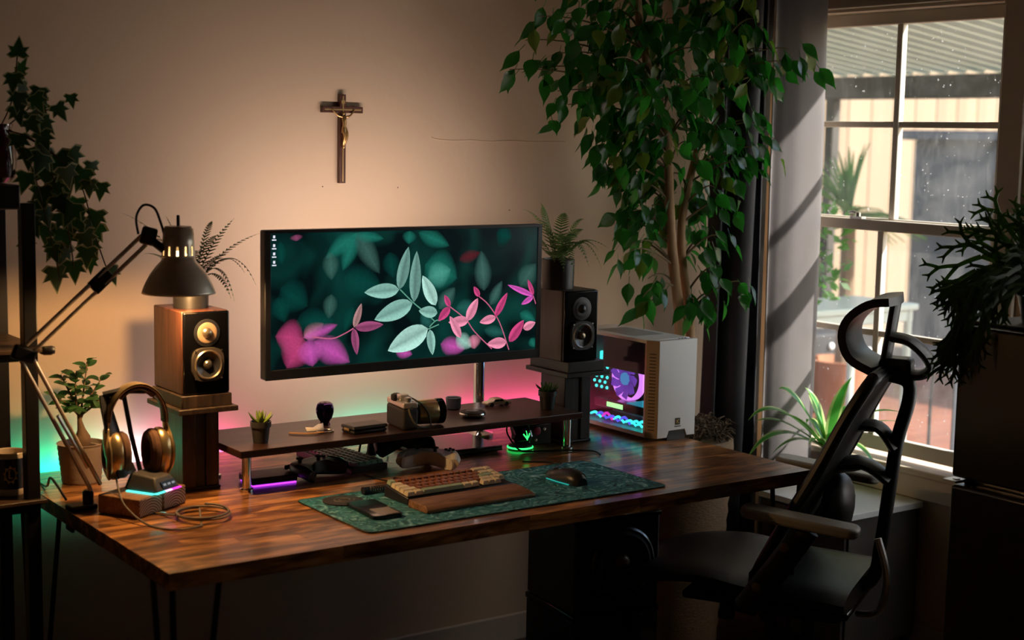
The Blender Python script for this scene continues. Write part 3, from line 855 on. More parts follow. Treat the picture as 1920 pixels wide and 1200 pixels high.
BLUR= [(-0.324, -0.087, -0.265, -0.052, 0.03, 's'), (-0.324, -0.087, -0.224, -0.058, 0.025, 't'), (-0.324, -0.087, -0.405, -0.078, 0.063, 'r'), (-0.324, -0.087, -0.372, -0.164, 0.063, 'r'), (-0.31, -0.092, -0.297, -0.164, 0.055, 't'), (-0.292, -0.097, -0.187, -0.161, 0.051, 't'), (-0.17, 0.18, -0.262, 0.115, 0.034, 'g'), (-0.17, 0.18, -0.211, 0.081, 0.034, 'g'), (-0.17, 0.18, -0.099, 0.069, 0.04, 'h'), (-0.18, 0.175, -0.086, 0.162, 0.025, 'g'), (-0.248, 0.131, -0.243, 0.058, 0.034, 'h'), (-0.007, 0.182, -0.011, 0.145, 0.03, 'g'), (0.02, 0.177, 0.12, 0.137, 0.034, 'g'), (0.041, 0.089, 0.147, 0.047, 0.08, 'g'), (0.051, 0.051, 0.126, 0.073, 0.051, 'i'), (-0.39, 0.045, -0.311, -0.007, 0.063, 'j'), (-0.243, 0.022, -0.252, -0.043, 0.03, 'h'), (-0.207, 0.061, -0.094, 0.04, 0.063, 'j'), (-0.178, -0.014, -0.206, -0.078, 0.025, 'j'), (0.359, -0.059, 0.415, -0.084, 0.025, 'g'), (0.358, 0.016, 0.413, 0.08, 0.046, 'h'), (-0.399, 0.021, -0.377, -0.044, 0.038, 'j'), (0.274, 0.17, 0.327, 0.155, 0.046, 'j'), (-0.346, 0.179, -0.344, 0.162, 0.025, 'q'), (0.094, -0.13, 0.176, -0.15, 0.038, 't'), (-0.049, -0.138, 0.005, -0.153, 0.025, 't'), (0.201, -0.111, 0.207, -0.152, 0.034, 's'), (0.145, -0.112, 0.197, -0.146, 0.034, 'c'), (0.238, -0.1, 0.312, -0.114, 0.025, 'd'), (0.143, -0.034, 0.215, -0.034, 0.034, 'd'), (0.400, -0.133, 0.413, -0.161, 0.021, 'g'), (-0.071, 0.126, -0.056, 0.055, 0.038, 'j'), (0.151, 0.098, 0.223, 0.117, 0.025, 'w'), (-0.346, -0.045, -0.234, -0.048, 0.051, 'j'), (-0.39, 0.163, -0.386, 0.104, 0.021, 'j')]
STEMS= [[(-0.299, -0.086), (-0.242, -0.094), (-0.206, -0.084), (-0.178, -0.071)], [(0.123, -0.029), (0.175, -0.066), (0.206, -0.103), (0.265, -0.155)], [(0.22, -0.006), (0.252, -0.031), (0.29, -0.082), (0.324, -0.162)], [(-0.036, 0.025), (0.003, -0.01), (0.033, -0.033), (0.073, -0.065)], [(0.088, -0.076), (0.053, -0.087)], [(0.405, -0.012), (0.415, -0.036)], [(0.058, -0.081), (0.078, -0.065), (0.093, -0.066)]]
pv, pf, pc = [], [], []
def clampp(x, z):
    return (max(-0.416, min(0.416, x)), max(-0.1645, min(0.1815, z)))
def picleaf(bx, bz, tx, tz, w, col, lay, soft, mid=None):
    d = Vector((tx - bx, tz - bz)); L = d.length; d.normalize(); nrm = Vector((-d.y, d.x))
    n = 10; y = -0.0012 - lay * 0.000012
    for side in (-1, 1):
        o = len(pv)
        for i in range(n + 1):
            t_ = i / n
            hw = w / 2 * (math.sin(PI * t_ ** 0.8) ** 0.75) * (1.55 if soft else 1.0)
            p = Vector((bx, bz)) + d * (L * t_)
            for k, f_ in enumerate((0.0, 0.55, 1.0)):
                q = clampp(*(p + nrm * (hw * f_ * side)))
                pv.append((q[0], y, q[1] + zz))
                if soft:
                    al = (0.80, 0.45, 0.0)[k] * (math.sin(PI * min(1, max(0, t_ * 0.92 + 0.04))) ** 0.6)
                    pc.append((col[0], col[1], col[2], al))
                else:
                    sh_ = (0.62 if k == 0 else (1.12 if side > 0 else 0.84)) * (1.0 if k < 2 else 1.08)
                    pc.append((col[0] * sh_, col[1] * sh_, col[2] * sh_, 1.0))
        for i in range(n):
            for k in range(2):
                pf.append((o + i * 3 + k, o + i * 3 + k + 1, o + (i + 1) * 3 + k + 1, o + (i + 1) * 3 + k))
lay = 0
for (bx, bz, tx, tz, w, c_) in BLUR:
    if c_ in 'ghijw' or True:
        lay += 1; picleaf(bx, bz, tx, tz, w, PCOL[c_], lay, True)
for (bx, bz, tx, tz, w, c_) in [l for l in LEAVES if l[5] in 'de'] :
    lay += 1; picleaf(bx, bz, tx, tz, w, PCOL[c_], lay, True)
for L_ in STEMS:
    lay += 1
    o = len(pv)
    col = (0.55, 0.12, 0.22) if L_[0][0] > 0.1 or L_[0][0] < -0.2 else (0.12, 0.35, 0.25)
    ps = spline([(p[0], 0, p[1]) for p in L_], 4)
    for i, p in enumerate(ps):
        d = (ps[min(i + 1, len(ps) - 1)] - ps[max(i - 1, 0)]).normalized()
        nn_ = Vector((-d.z, 0, d.x)) * 0.0016
        for sg in (-1, 1):
            q = clampp(p.x + nn_.x * sg, p.z + nn_.z * sg)
            pv.append((q[0], -0.0012 - lay * 0.000012, q[1] + zz)); pc.append((*col, 1.0))
    for i in range(len(ps) - 1):
        pf.append((o + 2 * i, o + 2 * i + 1, o + 2 * i + 3, o + 2 * i + 2))
for (bx, bz, tx, tz, w, c_) in [l for l in LEAVES if l[5] not in 'de']:
    lay += 1; picleaf(bx, bz, tx, tz, w, PCOL[c_], lay, False)
for (ix, iz) in ((-0.4075, 0.171), (-0.4075, 0.149), (-0.4075, 0.128), (-0.4075, 0.107)):
    lay += 1
    for (a0, a1, b0, b1) in ((-0.003, 0.003, 0.000, 0.007), (-0.006, 0.006, -0.006, -0.003)):
        o = len(pv)
        for (qx, qz) in ((ix + a0, iz + b0), (ix + a1, iz + b0), (ix + a1, iz + b1), (ix + a0, iz + b1)):
            pv.append((qx, -0.0012 - lay * 0.000012, qz + zz)); pc.append((0.85, 0.85, 0.95, 1.0))
        pf.append((o, o + 1, o + 2, o + 3))
me = bpy.data.meshes.new('wallpaper'); me.from_pydata(pv, [], pf); me.materials.append(picmat())
ca = me.color_attributes.new('pic', 'FLOAT_COLOR', 'POINT')
for i, c_ in enumerate(pc): ca.data[i].color = c_
link('wallpaper', me, scr)
MB().mm((-sx + 0.006, -0.0034, sz0 - 0.0002), (sx - 0.006, -0.0030, sz0 + 0.0010)).build('bezel_line', mat('grey_line', (0.10, 0.11, 0.11), 0.3), mon)
# warm bias light strip on the rear cover: the glow on the wall
M_bias = emis('bias_strip', (1.0, 0.80, 0.66), 3.0)
for (a, c_) in (((-0.33, 0.0305, zz + 0.167), (0.33, 0.034, zz + 0.177)), ((-0.29, 0.056, zz - 0.108), (0.29, 0.059, zz - 0.098))):
    MB().mm(a, c_).build('bias_led', M_bias, mon, smooth=False)
area('bias_light', (0.0, 0.036, zz + 0.172), (0, 1, 0.30), 0.66, 0.03, 2.5, (1.0, 0.78, 0.69), mon)
area('bias_light', (0.0, 0.062, zz - 0.103), (0, 1, -0.35), 0.60, 0.05, 1.6, (1.0, 0.77, 0.74), mon)
# arm: pole behind the riser with a folding arm to the rear cover
AQ = Matrix.Translation((2.486 - MX, 3.635 - MY, 0))
MB().lathe([(0.045, 0.0005), (0.045, 0.008), (0.022, 0.014), (0.0165, 0.02), (0.0165, 0.46), (0.013, 0.465)], 24).xf(AQ).build('support_pole', M_chrome, mon)
MB().lathe([(0.026, 0.42), (0.026, 0.455)], 20).xf(AQ).build('collar', M_black, mon)
MB().tube([(0.0, 0.0, 0.438), (-0.20, -0.02, 0.44), (-0.365, -0.125, 0.45)], 0.017, 10).xf(AQ).build('support_arm', M_black, mon)
MB().box((-0.3715, -0.149, 0.45), (0.11, 0.012, 0.11)).xf(AQ).build('mount_plate', M_black, mon, bev=0.003)

# ------------------------------------------------------------------ speakers on stands
M_rose = wood('rosewood_veneer', (0.050, 0.016, 0.010), (0.135, 0.048, 0.026), (9, 9, 1.0), 5, 0.35, 'Object', coat=0.15)
M_dkwood = wood('dark_stand_wood', (0.020, 0.013, 0.009), (0.075, 0.048, 0.030), (10, 10, 1.0), 5, 0.42, 'Object')
M_cone = mat('bronze_cone', (0.40, 0.33, 0.24), 0.28, metal=0.9, var=0.1)
M_conedk = mat('dark_cone', (0.03, 0.03, 0.032), 0.25, metal=0.4, var=0.1)
M_ring = mat('tan_ring', (0.30, 0.20, 0.12), 0.45, var=0.1)
FACE = Matrix.Rotation(PI / 2, 4, 'X')      # lathe +Z -> -Y (towards the front)
def speaker(loc, label, mcab, ringm, group):
    t = thing('bookshelf_speaker', label, 'speaker', loc, 0, group)
    w, d, h = 0.122, 0.185, 0.205
    MB().mm((-w / 2, 0.012, 0.0005), (w / 2, d, h)).build('cabinet', mcab, t, bev=0.003)
    MB().mm((-w / 2 + 0.001, 0.0, 0.001), (w / 2 - 0.001, 0.012, h - 0.001)).build('baffle', M_gloss, t, bev=0.004)
    tz, wz = 0.152, 0.075
    MB().lathe([(0.034, 0.0), (0.034, 0.0015), (0.030, 0.0025)], 32, (0, 0.0, tz), FACE).build('tweeter_plate', M_black, t)
    MB().lathe([(0.0135, 0.0026), (0.024, 0.0036), (0.026, 0.0026)], 32, (0, 0.0, tz), FACE, cap=False).build('tweeter_ring', ringm, t)
    MB().lathe([(0.0135, 0.0022), (0.0115, 0.0065), (0.007, 0.0098), (0.0001, 0.011)], 24, (0, 0.0, tz), FACE, cap=False).build('tweeter_dome', M_cone if ringm is M_ring else M_conedk, t)
    pl = []
    for k in range(40):
        a = 2 * PI * k / 40
        ca_, sa_ = math.cos(a), math.sin(a)
        e_ = 3.4
        rr_ = 0.041 / ((abs(ca_) ** e_ + abs(sa_) ** e_) ** (1 / e_))
        pl.append((rr_ * ca_, rr_ * sa_ + wz))
    b = MB(); n_ = len(pl)
    inner = [(0.034 * math.cos(2 * PI * k / n_), 0.034 * math.sin(2 * PI * k / n_) + wz) for k in range(n_)]
    vs_ = [(p[0], yy_, p[1]) for yy_ in (0.0, -0.0095) for p in pl] + [(p[0], yy_, p[1]) for yy_ in (0.0, -0.0095) for p in inner]
    fs_ = []
    for k in range(n_):
        j = (k + 1) % n_
        fs_ += [(k, j, n_ + j, n_ + k), (n_ + k, n_ + j, 3 * n_ + j, 3 * n_ + k), (2 * n_ + k, 2 * n_ + j, 3 * n_ + j, 3 * n_ + k)]
    b.add(vs_, fs_).build('woofer_frame', M_black if ringm is not M_ring else mat('dark_frame', (0.05, 0.040, 0.032), 0.35), t)
    MB().lathe([(0.0365, 0.0096), (0.034, 0.0125), (0.031, 0.0098)], 40, (0, 0.0, wz), FACE, cap=False).build('surround', M_cone if ringm is M_ring else M_alu, t)
    MB().lathe([(0.031, 0.0099), (0.022, 0.0045), (0.0125, 0.0012), (0.0001, 0.0010)], 40, (0, 0.0, wz), FACE, cap=False).build('cone', M_conedk, t)
    MB().lathe([(0.0125, 0.0012), (0.0115, 0.0060), (0.007, 0.0108), (0.0001, 0.0122)], 24, (0, 0, wz), FACE, cap=False).build('dust_cap', M_cone, t)
    for (sx_, sz_) in ((-0.034, 0.034), (0.034, 0.034), (-0.034, -0.034), (0.034, -0.034)):
        MB().lathe([(0.0022, 0), (0.0022, 0.0012)], 8, (sx_, -0.0095, wz + sz_), FACE).build('screw', M_alu, t)
    return t
def stand(loc, label, msd, group, gap):
    t = thing('speaker_stand', label, 'speaker stand', loc, 0, group)
    MB().mm((-0.052, 0.0, 0.0005), (0.052, 0.125, 0.008)).build('base', M_black, t, bev=0.002)
    MB().mm((-0.0135, 0.008, 0.008), (0.0135, 0.112, 0.202)).build('core', M_black, t)
    for s_ in (-1, 1):
        a, c_ = sorted((s_ * 0.0137, s_ * 0.048))
        MB().mm((a, 0.002, 0.008), (c_, 0.118, 0.202)).build('side_board', msd, t, bev=0.002)
    MB().mm((-0.078, -0.048, 0.202), (0.078, 0.155, 0.215)).build('top_plate', M_black if gap else msd, t, bev=0.002)
    MB().mm((-0.066, -0.036, 0.215), (0.066, 0.150, 0.246)).build('top_block', M_black if gap else msd, t, bev=0.002)
    return t
stand((1.505, 3.412, DZ), 'dark wood speaker stand with black groove beside the headphones', M_dkwood, 'speaker stands', False)
speaker((1.507, 3.380, DZ + 0.246), 'small rosewood speaker with tan tweeter ring below the desk lamp', M_rose, M_ring, 'bookshelf speakers')
M_dkcab = wood('dark_veneer', (0.022, 0.015, 0.012), (0.050, 0.034, 0.026), (9, 9, 1), 5, 0.4, 'Object')
stand((2.676, 3.400, DZ), 'black speaker stand beside the white computer', M_black, 'speaker stands', True)
speaker((2.660, 3.372, DZ + 0.246), 'small black speaker between the monitor and the white computer', M_dkcab, M_black, 'bookshelf speakers')

# ------------------------------------------------------------------ white computer
pcx = thing('computer_case', 'small white computer with glass side and coloured lights inside', 'computer', (2.862, 3.282, DZ))
w, d, h = 0.168, 0.385, 0.300
M_beige = mat('beige_strip', (0.40, 0.31, 0.235), 0.45, var=0.08)
b = MB(); b.prism([(0.020, 0.010), (0.058, 0.010), (0.066, 0.030), (0.128, 0.030), (0.136, 0.010), (w, 0.010), (w, h), (0.020, h)], 0.022)
b.build('front_panel', M_white, pcx, bev=0.0015)
b = MB(); b.mm((0.062, 0.004, 0.0005), (0.132, 0.024, 0.029)); b.build('front_foot', M_black, pcx)
q = [(0.0, 0.034), (0.0195, 0.0), (0.0195, 0.022), (0.004, 0.046)]
b = MB()
b.add([(p[0], p[1], zc) for zc in (0.010, h) for p in q], [(0, 1, 2, 3), (4, 5, 6, 7), (0, 1, 5, 4), (1, 2, 6, 5), (2, 3, 7, 6), (3, 0, 4, 7)])
cs = b.build('corner_strip', M_beige, pcx, smooth=False)
dv = Vector((0.0195, -0.034, 0)).normalized()
for zk in range(24):
    MB().box((0.00925, 0.0165, 0.035 + zk * 0.0098), (0.020, 0.0020, 0.0030), math.atan2(dv.y, dv.x)).build('vent_slot', mat('slot_brown', (0.10, 0.075, 0.055), 0.7) if zk == 0 else MATS['slot_brown'], cs, smooth=False)
MB().mm((0.002, 0.034, h - 0.010), (w, d, h)).build('top_panel', M_white, pcx, bev=0.0015)
MB().mm((0.030, 0.12, h), (0.14, 0.30, h + 0.0012)).build('top_mesh', mat('mesh_grey', (0.45, 0.44, 0.42), 0.6, bump=0.6, bscale=900), pcx)
for k_ in range(3):
    MB().lathe([(0.003, 0), (0.003, 0.0012)], 10, (0.115 + 0.012 * k_, 0.022, h)).build('port', M_black, pcx)
MB().mm((0.002, 0.034, 0.010), (w, d, 0.022)).build('bottom_panel', M_white, pcx)
MB().mm((w - 0.008, 0.022, 0.022), (w, d, h - 0.010)).build('side_panel', M_white, pcx)
MB().mm((0.004, d - 0.008, 0.022), (w - 0.008, d, h - 0.010)).build('rear_panel', M_black, pcx)
for (fx, fy) in ((0.03, 0.34), (0.14, 0.34), (0.03, 0.08)):
    MB().lathe([(0.011, 0.0005), (0.012, 0.010)], 14, (fx, fy, 0)).build('foot', M_rubber, pcx)
# interior
M_pcb = mat('circuit_board', (0.012, 0.014, 0.018), 0.4, var=0.3, scale=60)
MB().mm((w - 0.020, 0.03, 0.03), (w - 0.012, d - 0.012, h - 0.016)).build('motherboard', M_pcb, pcx)
MB().mm((0.006, 0.045, h - 0.105), (0.06, 0.245, h - 0.012)).build('power_supply', M_black, pcx, bev=0.002)
fan = MB().lathe([(0.062, -0.012), (0.068, -0.012), (0.068, 0.012), (0.062, 0.012), (0.062, -0.012)], 36, (0.075, 0.20, 0.158), Matrix.Rotation(-PI / 2, 4, 'Y'), cap=False).build('fan', emis('fan_ring_glow', (0.75, 0.25, 1.0), 1.8), pcx)
E_fan = emis('fan_blade_glow', (0.30, 0.10, 0.95), 0.85, 0.8, 18)
for k_ in range(9):
    a = k_ * 2 * PI / 9
    pts_ = []
    for t_ in (0, 0.5, 1):
        r_ = 0.020 + 0.038 * t_
        pts_.append((0.060 - 0.006 * t_, 0.20 + r_ * math.cos(a + 0.45 * t_), 0.158 + r_ * math.sin(a + 0.45 * t_)))
    MB().tube(pts_, [0.008, 0.013, 0.015], 6, flat=0.12, up=(1, 0, 0)).build('fan_blade', E_fan, fan)
MB().lathe([(0.020, 0.0), (0.019, 0.006), (0.0001, 0.007)], 24, (0.062, 0.20, 0.158), Matrix.Rotation(-PI / 2, 4, 'Y')).build('fan_hub', emis('hub_glow', (0.10, 0.45, 0.95), 0.8), fan)
E_cyan = emis('cyan_glow', (0.05, 0.95, 0.85), 2.2)
E_mag = emis('magenta_glow', (0.95, 0.05, 0.65), 1.4)
E_blue = emis('blue_glow', (0.12, 0.12, 1.0), 1.6)
for k_ in range(4):
    MB().mm((0.10 - k_ * 0.0, 0.058 + k_ * 0.010, 0.115), (0.135, 0.064 + k_ * 0.010, 0.195)).build('memory_stick', M_black, pcx)
    MB().mm((0.094, 0.058 + k_ * 0.010, 0.115), (0.100, 0.064 + k_ * 0.010, 0.195)).build('memory_light', E_cyan if k_ < 3 else E_mag, pcx)
MB().mm((0.090, 0.275, 0.190), (0.146, 0.365, 0.222)).build('vrm_shroud', E_cyan, pcx, bev=0.004)
hsk = MB().mm((0.070, 0.285, 0.105), (0.146, 0.365, 0.188)).build('heatsink', M_black, pcx)
for r_ in range(5):
    for k_ in range(3):
        MB().ball((0.069, 0.297 + 0.026 * k_ + (0.010 if r_ % 2 else 0), 0.115 + r_ * 0.016), 0.0052, n=8, m=6).build('heatsink_light', E_cyan, hsk)
gp_ = MB().mm((0.020, 0.04, 0.066), (0.140, 0.30, 0.092)).build('graphics_card', M_gloss, pcx, bev=0.003)
MB().mm((0.018, 0.16, 0.072), (0.0199, 0.235, 0.086)).build('card_light', emis('green_glow', (0.35, 1.0, 0.30), 2.4), gp_)
MB().mm((0.018, 0.05, 0.094), (0.135, 0.14, 0.097)).build('card_backlight', emis('sky_glow', (0.05, 0.45, 0.65), 0.7), gp_)
for k_ in range(9):
    MB().tube(spline([(0.030, 0.05 + 0.028 * k_, 0.030), (0.022, 0.068 + 0.028 * k_, 0.050 - 0.003 * (k_ % 3)), (0.026, 0.095 + 0.028 * k_, 0.036)], 4), 0.0042, 6).build('light_cable', (E_cyan, E_blue, E_mag, E_blue)[k_ % 4] if k_ > 2 else E_cyan, pcx)
MB().mm((0.030, 0.045, 0.098), (0.034, 0.060, 0.20)).build('light_bar', E_cyan, pcx)
area('case_glow', (0.05, 0.20, 0.24), (-1, 0, -0.6), 0.2, 0.08, 0.35, (0.4, 0.35, 1.0), pcx)
def tinted():
    mt, t, out = nt('smoked_glass')
    tr = N(t, 'ShaderNodeBsdfTransparent'); gl = N(t, 'ShaderNodeBsdfGlossy'); gl.inputs['Roughness'].default_value = 0.03
    v = coords(t); nz = N(t, 'ShaderNodeTexNoise'); nz.inputs['Scale'].default_value = 5
    mx = N(t, 'ShaderNodeMix', data_type='RGBA'); mx.inputs[6].default_value = (0.78, 0.78, 0.80, 1); mx.inputs[7].default_value = (0.84, 0.84, 0.86, 1)
    t.links.new(v, nz.inputs['Vector']); t.links.new(nz.outputs[0], mx.inputs[0]); t.links.new(mx.outputs[2], tr.inputs['Color'])
    fr = facing_fac(t, 0.03, 0.6)
    ms = N(t, 'ShaderNodeMixShader')
    t.links.new(fr, ms.inputs[0]); t.links.new(tr.outputs[0], ms.inputs[1]); t.links.new(gl.outputs[0], ms.inputs[2])
    t.links.new(ms.outputs[0], out.inputs['Surface'])
    return mt
M_smoke = tinted()
MB().mm((0.0, 0.050, 0.022), (0.003, d - 0.004, h - 0.010)).build('glass_side', M_smoke, pcx, smooth=False)
# badge on the front panel
bd = MB().mm((0.090, -0.0015, 0.046), (0.108, 0.0, 0.066)).build('badge', mat('badge_dark', (0.05, 0.045, 0.03), 0.3, metal=0.4), pcx)
for (p0, p1) in (((0.0945, 0.050), (0.0945, 0.062)), ((0.0945, 0.056), (0.1035, 0.062)), ((0.0960, 0.0565), (0.1035, 0.050))):
    MB().tube([(p0[0], -0.0019, p0[1]), (p1[0], -0.0019, p1[1])], 0.0009, 6).build('badge_mark', M_gold, bd)
for k_ in range(7):
    MB().mm((0.087 + k_ * 0.0036, -0.0008, 0.0395), (0.0894 + k_ * 0.0036, 0.0, 0.0425)).build('badge_lettering', M_black, bd)
# ------------------------------------------------------------------ desk lamp
lamp = thing('desk_lamp', 'brushed metal swing arm desk lamp leaning over the left speaker', 'lamp', (1.207, 3.385, DZ))
def LP(x, y, z): return (x - 1.207, y - 3.385, z - DZ)
M_lampin = mat('lamp_inside', (0.80, 0.76, 0.68), 0.5, var=0.04)
MB().mm((-0.048, -0.022, -0.05), (-0.040, 0.022, 0.010)).build('clamp', M_steel, lamp, bev=0.003)
MB().mm((-0.048, -0.022, 0.0005), (0.016, 0.022, 0.012)).build('clamp_top', M_steel, lamp, bev=0.003)
MB().lathe([(0.013, 0.012), (0.013, 0.038), (0.009, 0.044)], 16, (0, 0, 0)).build('base_pivot', M_steel, lamp)
P0 = Vector((1.222, 3.375, 0.800)); P1 = Vector((1.056, 3.36, 1.130)); P2 = Vector((1.338, 3.345, 1.383))
def arm_pair(a, c_, off, nm):
    d = (c_ - a).normalized()
    s_ = d.cross(Vector((0, 1, 0))).normalized() * off
    for k_ in (-1, 1):
        MB().tube([LP(*(a + s_ * k_)), LP(*(c_ + s_ * k_))], 0.0050, 10).build(nm, M_brush, lamp)
arm_pair(P0, P1, 0.0125, 'arm_rod')
arm_pair(P1 + Vector((0.012, -0.004, 0.012)), P2, 0.0115, 'arm_rod')
MB().box(LP(*P1), (0.055, 0.018, 0.034), mtx=Matrix.Rotation(R(20), 4, 'Y')).build('elbow', M_steel, lamp, bev=0.006)
MB().lathe([(0.010, 0), (0.011, 0.016), (0.008, 0.022)], 14, LP(1.098, 3.352, 1.135), Matrix.Rotation(PI / 2, 4, 'Y')).build('elbow_knob', M_steel, lamp)
mid = P1.lerp(P2, 0.63)
MB().box(LP(*mid), (0.058, 0.012, 0.036), mtx=Matrix.Rotation(R(-42), 4, 'Y')).build('spring_plate', M_steel, lamp, bev=0.004)
MB().tube([LP(*(P0 + Vector((-0.02, -0.004, 0.05)))), LP(*(P0.lerp(P1, 0.55) + Vector((0, -0.004, 0))))], 0.0042, 8).build('spring', M_alu, lamp)
HX, HY, HZ = 1.412, 3.325, 1.255
MB().box(LP(1.345, 3.340, 1.390), (0.036, 0.020, 0.042), mtx=Matrix.Rotation(R(15), 4, 'Y')).build('head_bracket', M_black, lamp, bev=0.006)
MB().tube([LP(1.352, 3.338, 1.380), LP(HX - 0.034, 3.328, 1.358)], 0.010, 10).build('head_joint', M_black, lamp)
# shade: bell, slotted neck, cap
q0 = LP(HX, HY, HZ)
bell = [(0.0865, 0.0), (0.0845, 0.006), (0.078, 0.022), (0.066, 0.046), (0.052, 0.064), (0.0405, 0.076), (0.0385, 0.084)]
b = MB(); b.lathe(bell, 48, q0, cap=False)
shade = b.build('shade', M_brush, lamp, fix=True)
so = shade.modifiers.new('thick', 'SOLIDIFY'); so.thickness = 0.0012; so.offset = -1
b = MB(); ns = 48
zs_ = (0.084, 0.090, 0.112, 0.118, 0.152)
rs_ = (0.0385, 0.0385, 0.0375, 0.0373, 0.0350)
for i, z in enumerate(zs_):
    for k_ in range(ns):
        a = 2 * PI * k_ / ns
        b.v.append((q0[0] + rs_[i] * math.cos(a), q0[1] + rs_[i] * math.sin(a), q0[2] + z))
for i in range(4):
    for k_ in range(ns):
        if i == 1 and k_ % 4 == 0: continue          # the open cooling slots
        b.f.append((i * ns + k_, i * ns + (k_ + 1) % ns, (i + 1) * ns + (k_ + 1) % ns, (i + 1) * ns + k_)); b.mi.append(0)
neck = b.build('neck', M_brush, lamp)
so = neck.modifiers.new('thick', 'SOLIDIFY'); so.thickness = 0.001; so.offset = -1
MB().lathe([(0.0350, 0.150), (0.030, 0.158), (0.0001, 0.159)], 40, q0, cap=False).build('cap', M_brush, lamp)
MB().lathe([(0.004, 0.158), (0.004, 0.182), (0.0025, 0.184)], 10, (q0[0], q0[1], q0[2])).build('switch', M_black, lamp)
MB().lathe([(0.013, 0.148), (0.013, 0.105), (0.012, 0.10)], 16, q0).build('socket', M_white, lamp)
E_bulb = emis('bulb_glow', (1.0, 0.66, 0.30), 14.0, 0.03)
MB().lathe([(0.010, 0.100), (0.014, 0.085), (0.024, 0.060), (0.027, 0.042), (0.022, 0.024), (0.0001, 0.016)], 20, q0, cap=False).build('bulb', E_bulb, lamp)
pl_ = bpy.data.lights.new('bulb_light', 'POINT'); pl_.energy = 13.0; pl_.color = (1.0, 0.56, 0.22); pl_.shadow_soft_size = 0.018
po = bpy.data.objects.new('bulb_light', pl_); COL.objects.link(po); po.parent = lamp; po.location = (q0[0], q0[1], q0[2] + 0.010)
MB().tube(spline([LP(1.322, 3.345, 1.395), LP(1.318, 3.346, 1.435), LP(1.335, 3.344, 1.462), LP(1.360, 3.340, 1.455), LP(1.372, 3.336, 1.425), LP(1.380, 3.332, 1.395)], 6), 0.0030, 8).build('cord', M_cord, lamp)
MB().tube(spline([LP(1.17, 3.43, 0.765), LP(1.165, 3.52, 0.80), LP(1.185, 3.62, 0.757), LP(1.19, 3.77, 0.755)], 6), 0.003, 8).build('cord', M_cord, lamp)

# ------------------------------------------------------------------ black shelf rack at the left edge
rack = thing('shelf_rack', 'black steel shelf rack at the left edge with mug and ivy', 'shelf', (0, 0, 0))
def rb(a, c_, nm, m_=M_steel, bev=0.002): return MB().mm(a, c_).build(nm, m_, rack, bev=bev)
for (px, py) in ((1.112, 3.50), (1.128, 3.775), (0.45, 3.50), (0.45, 3.775)):
    rb((px - 0.016, py - 0.016, 0.0), (px + 0.016, py + 0.016, 1.462), 'post')
M_shelfw = wood('shelf_board_wood', (0.03, 0.018, 0.01), (0.10, 0.055, 0.03), (1, 10, 10), 5, 0.45)
for z in (0.30, 0.752, 1.115):
    rb((0.466, 3.485, z - 0.022), (1.096, 3.515, z - 0.002), 'rail'); rb((0.466, 3.76, z - 0.022), (1.112, 3.79, z - 0.002), 'rail')
    rb((1.098, 3.516, z - 0.022), (1.124, 3.759, z - 0.002), 'rail')
    rb((0.43, 3.470 if z != 1.115 else 3.46, z), (1.140, 3.80, z + 0.010), 'shelf_board', M_shelfw)
rb((0.43, 3.482, 1.448), (1.094, 3.80, 1.505), 'top_beam', M_steel, 0.004)
rb((1.132, 3.47, 1.108), (1.165, 3.49, 1.126), 'end_stop', M_steel, 0.003)

# mug with a gold gear badge
mug = thing('mug', 'navy mug with cream rim and gold gear badge on the rack', 'mug', (1.084, 3.578, 0.762))
M_navy = mat('navy_glaze', (0.010, 0.018, 0.040), 0.22, var=0.15, coat=0.3)
M_cream2 = mat('cream_glaze', (0.62, 0.52, 0.40), 0.25, var=0.05)
b = MB(); b.lathe([(0.038, 0.0), (0.0405, 0.004), (0.0405, 0.016)], 36, cap=True); b.build('foot_band', M_cream2, mug)
b = MB(); b.lathe([(0.0405, 0.016), (0.0405, 0.090)], 36, cap=False); body = b.build('body', M_navy, mug)
b = MB(); b.lathe([(0.0405, 0.090), (0.0405, 0.101), (0.039, 0.103), (0.0372, 0.101), (0.0368, 0.012), (0.0001, 0.011)], 36, cap=False); b.build('rim', M_cream2, mug)
MB().tube(spline([(-0.039, 0.0, 0.082), (-0.062, 0.0, 0.078), (-0.070, 0.0, 0.052), (-0.060, 0.0, 0.028), (-0.039, 0.0, 0.024)], 5), 0.0055, 10).build('handle', M_navy, mug)
# badge: gear ring and strokes laid on the curved wall
def onmug(u, v, r=0.0412):
    a = -PI / 2 - R(14) + u / 0.0405
    return (r * math.cos(a), r * math.sin(a), 0.052 + v)
bad = MB().tube([onmug(0.0125 * math.cos(t_ * PI / 12), 0.0165 * math.sin(t_ * PI / 12)) for t_ in range(24)], 0.0016, 6, closed=True).build('badge', M_gold, mug)
for k_ in range(9):
    a = k_ * 2 * PI / 9 + 0.2
    MB().tube([onmug(0.0125 * math.cos(a), 0.0165 * math.sin(a)), onmug(0.0165 * math.cos(a), 0.0215 * math.sin(a))], 0.0024, 6).build('badge_tooth', M_gold, bad)
for st in (((-0.003, 0.010), (-0.003, -0.008)), ((-0.003, -0.008), (0.006, -0.008)), ((-0.006, 0.010), (0.001, 0.010))):
    MB().tube([onmug(*st[0]), onmug(*st[1])], 0.0014, 6).build('badge_stroke', M_gold, bad)
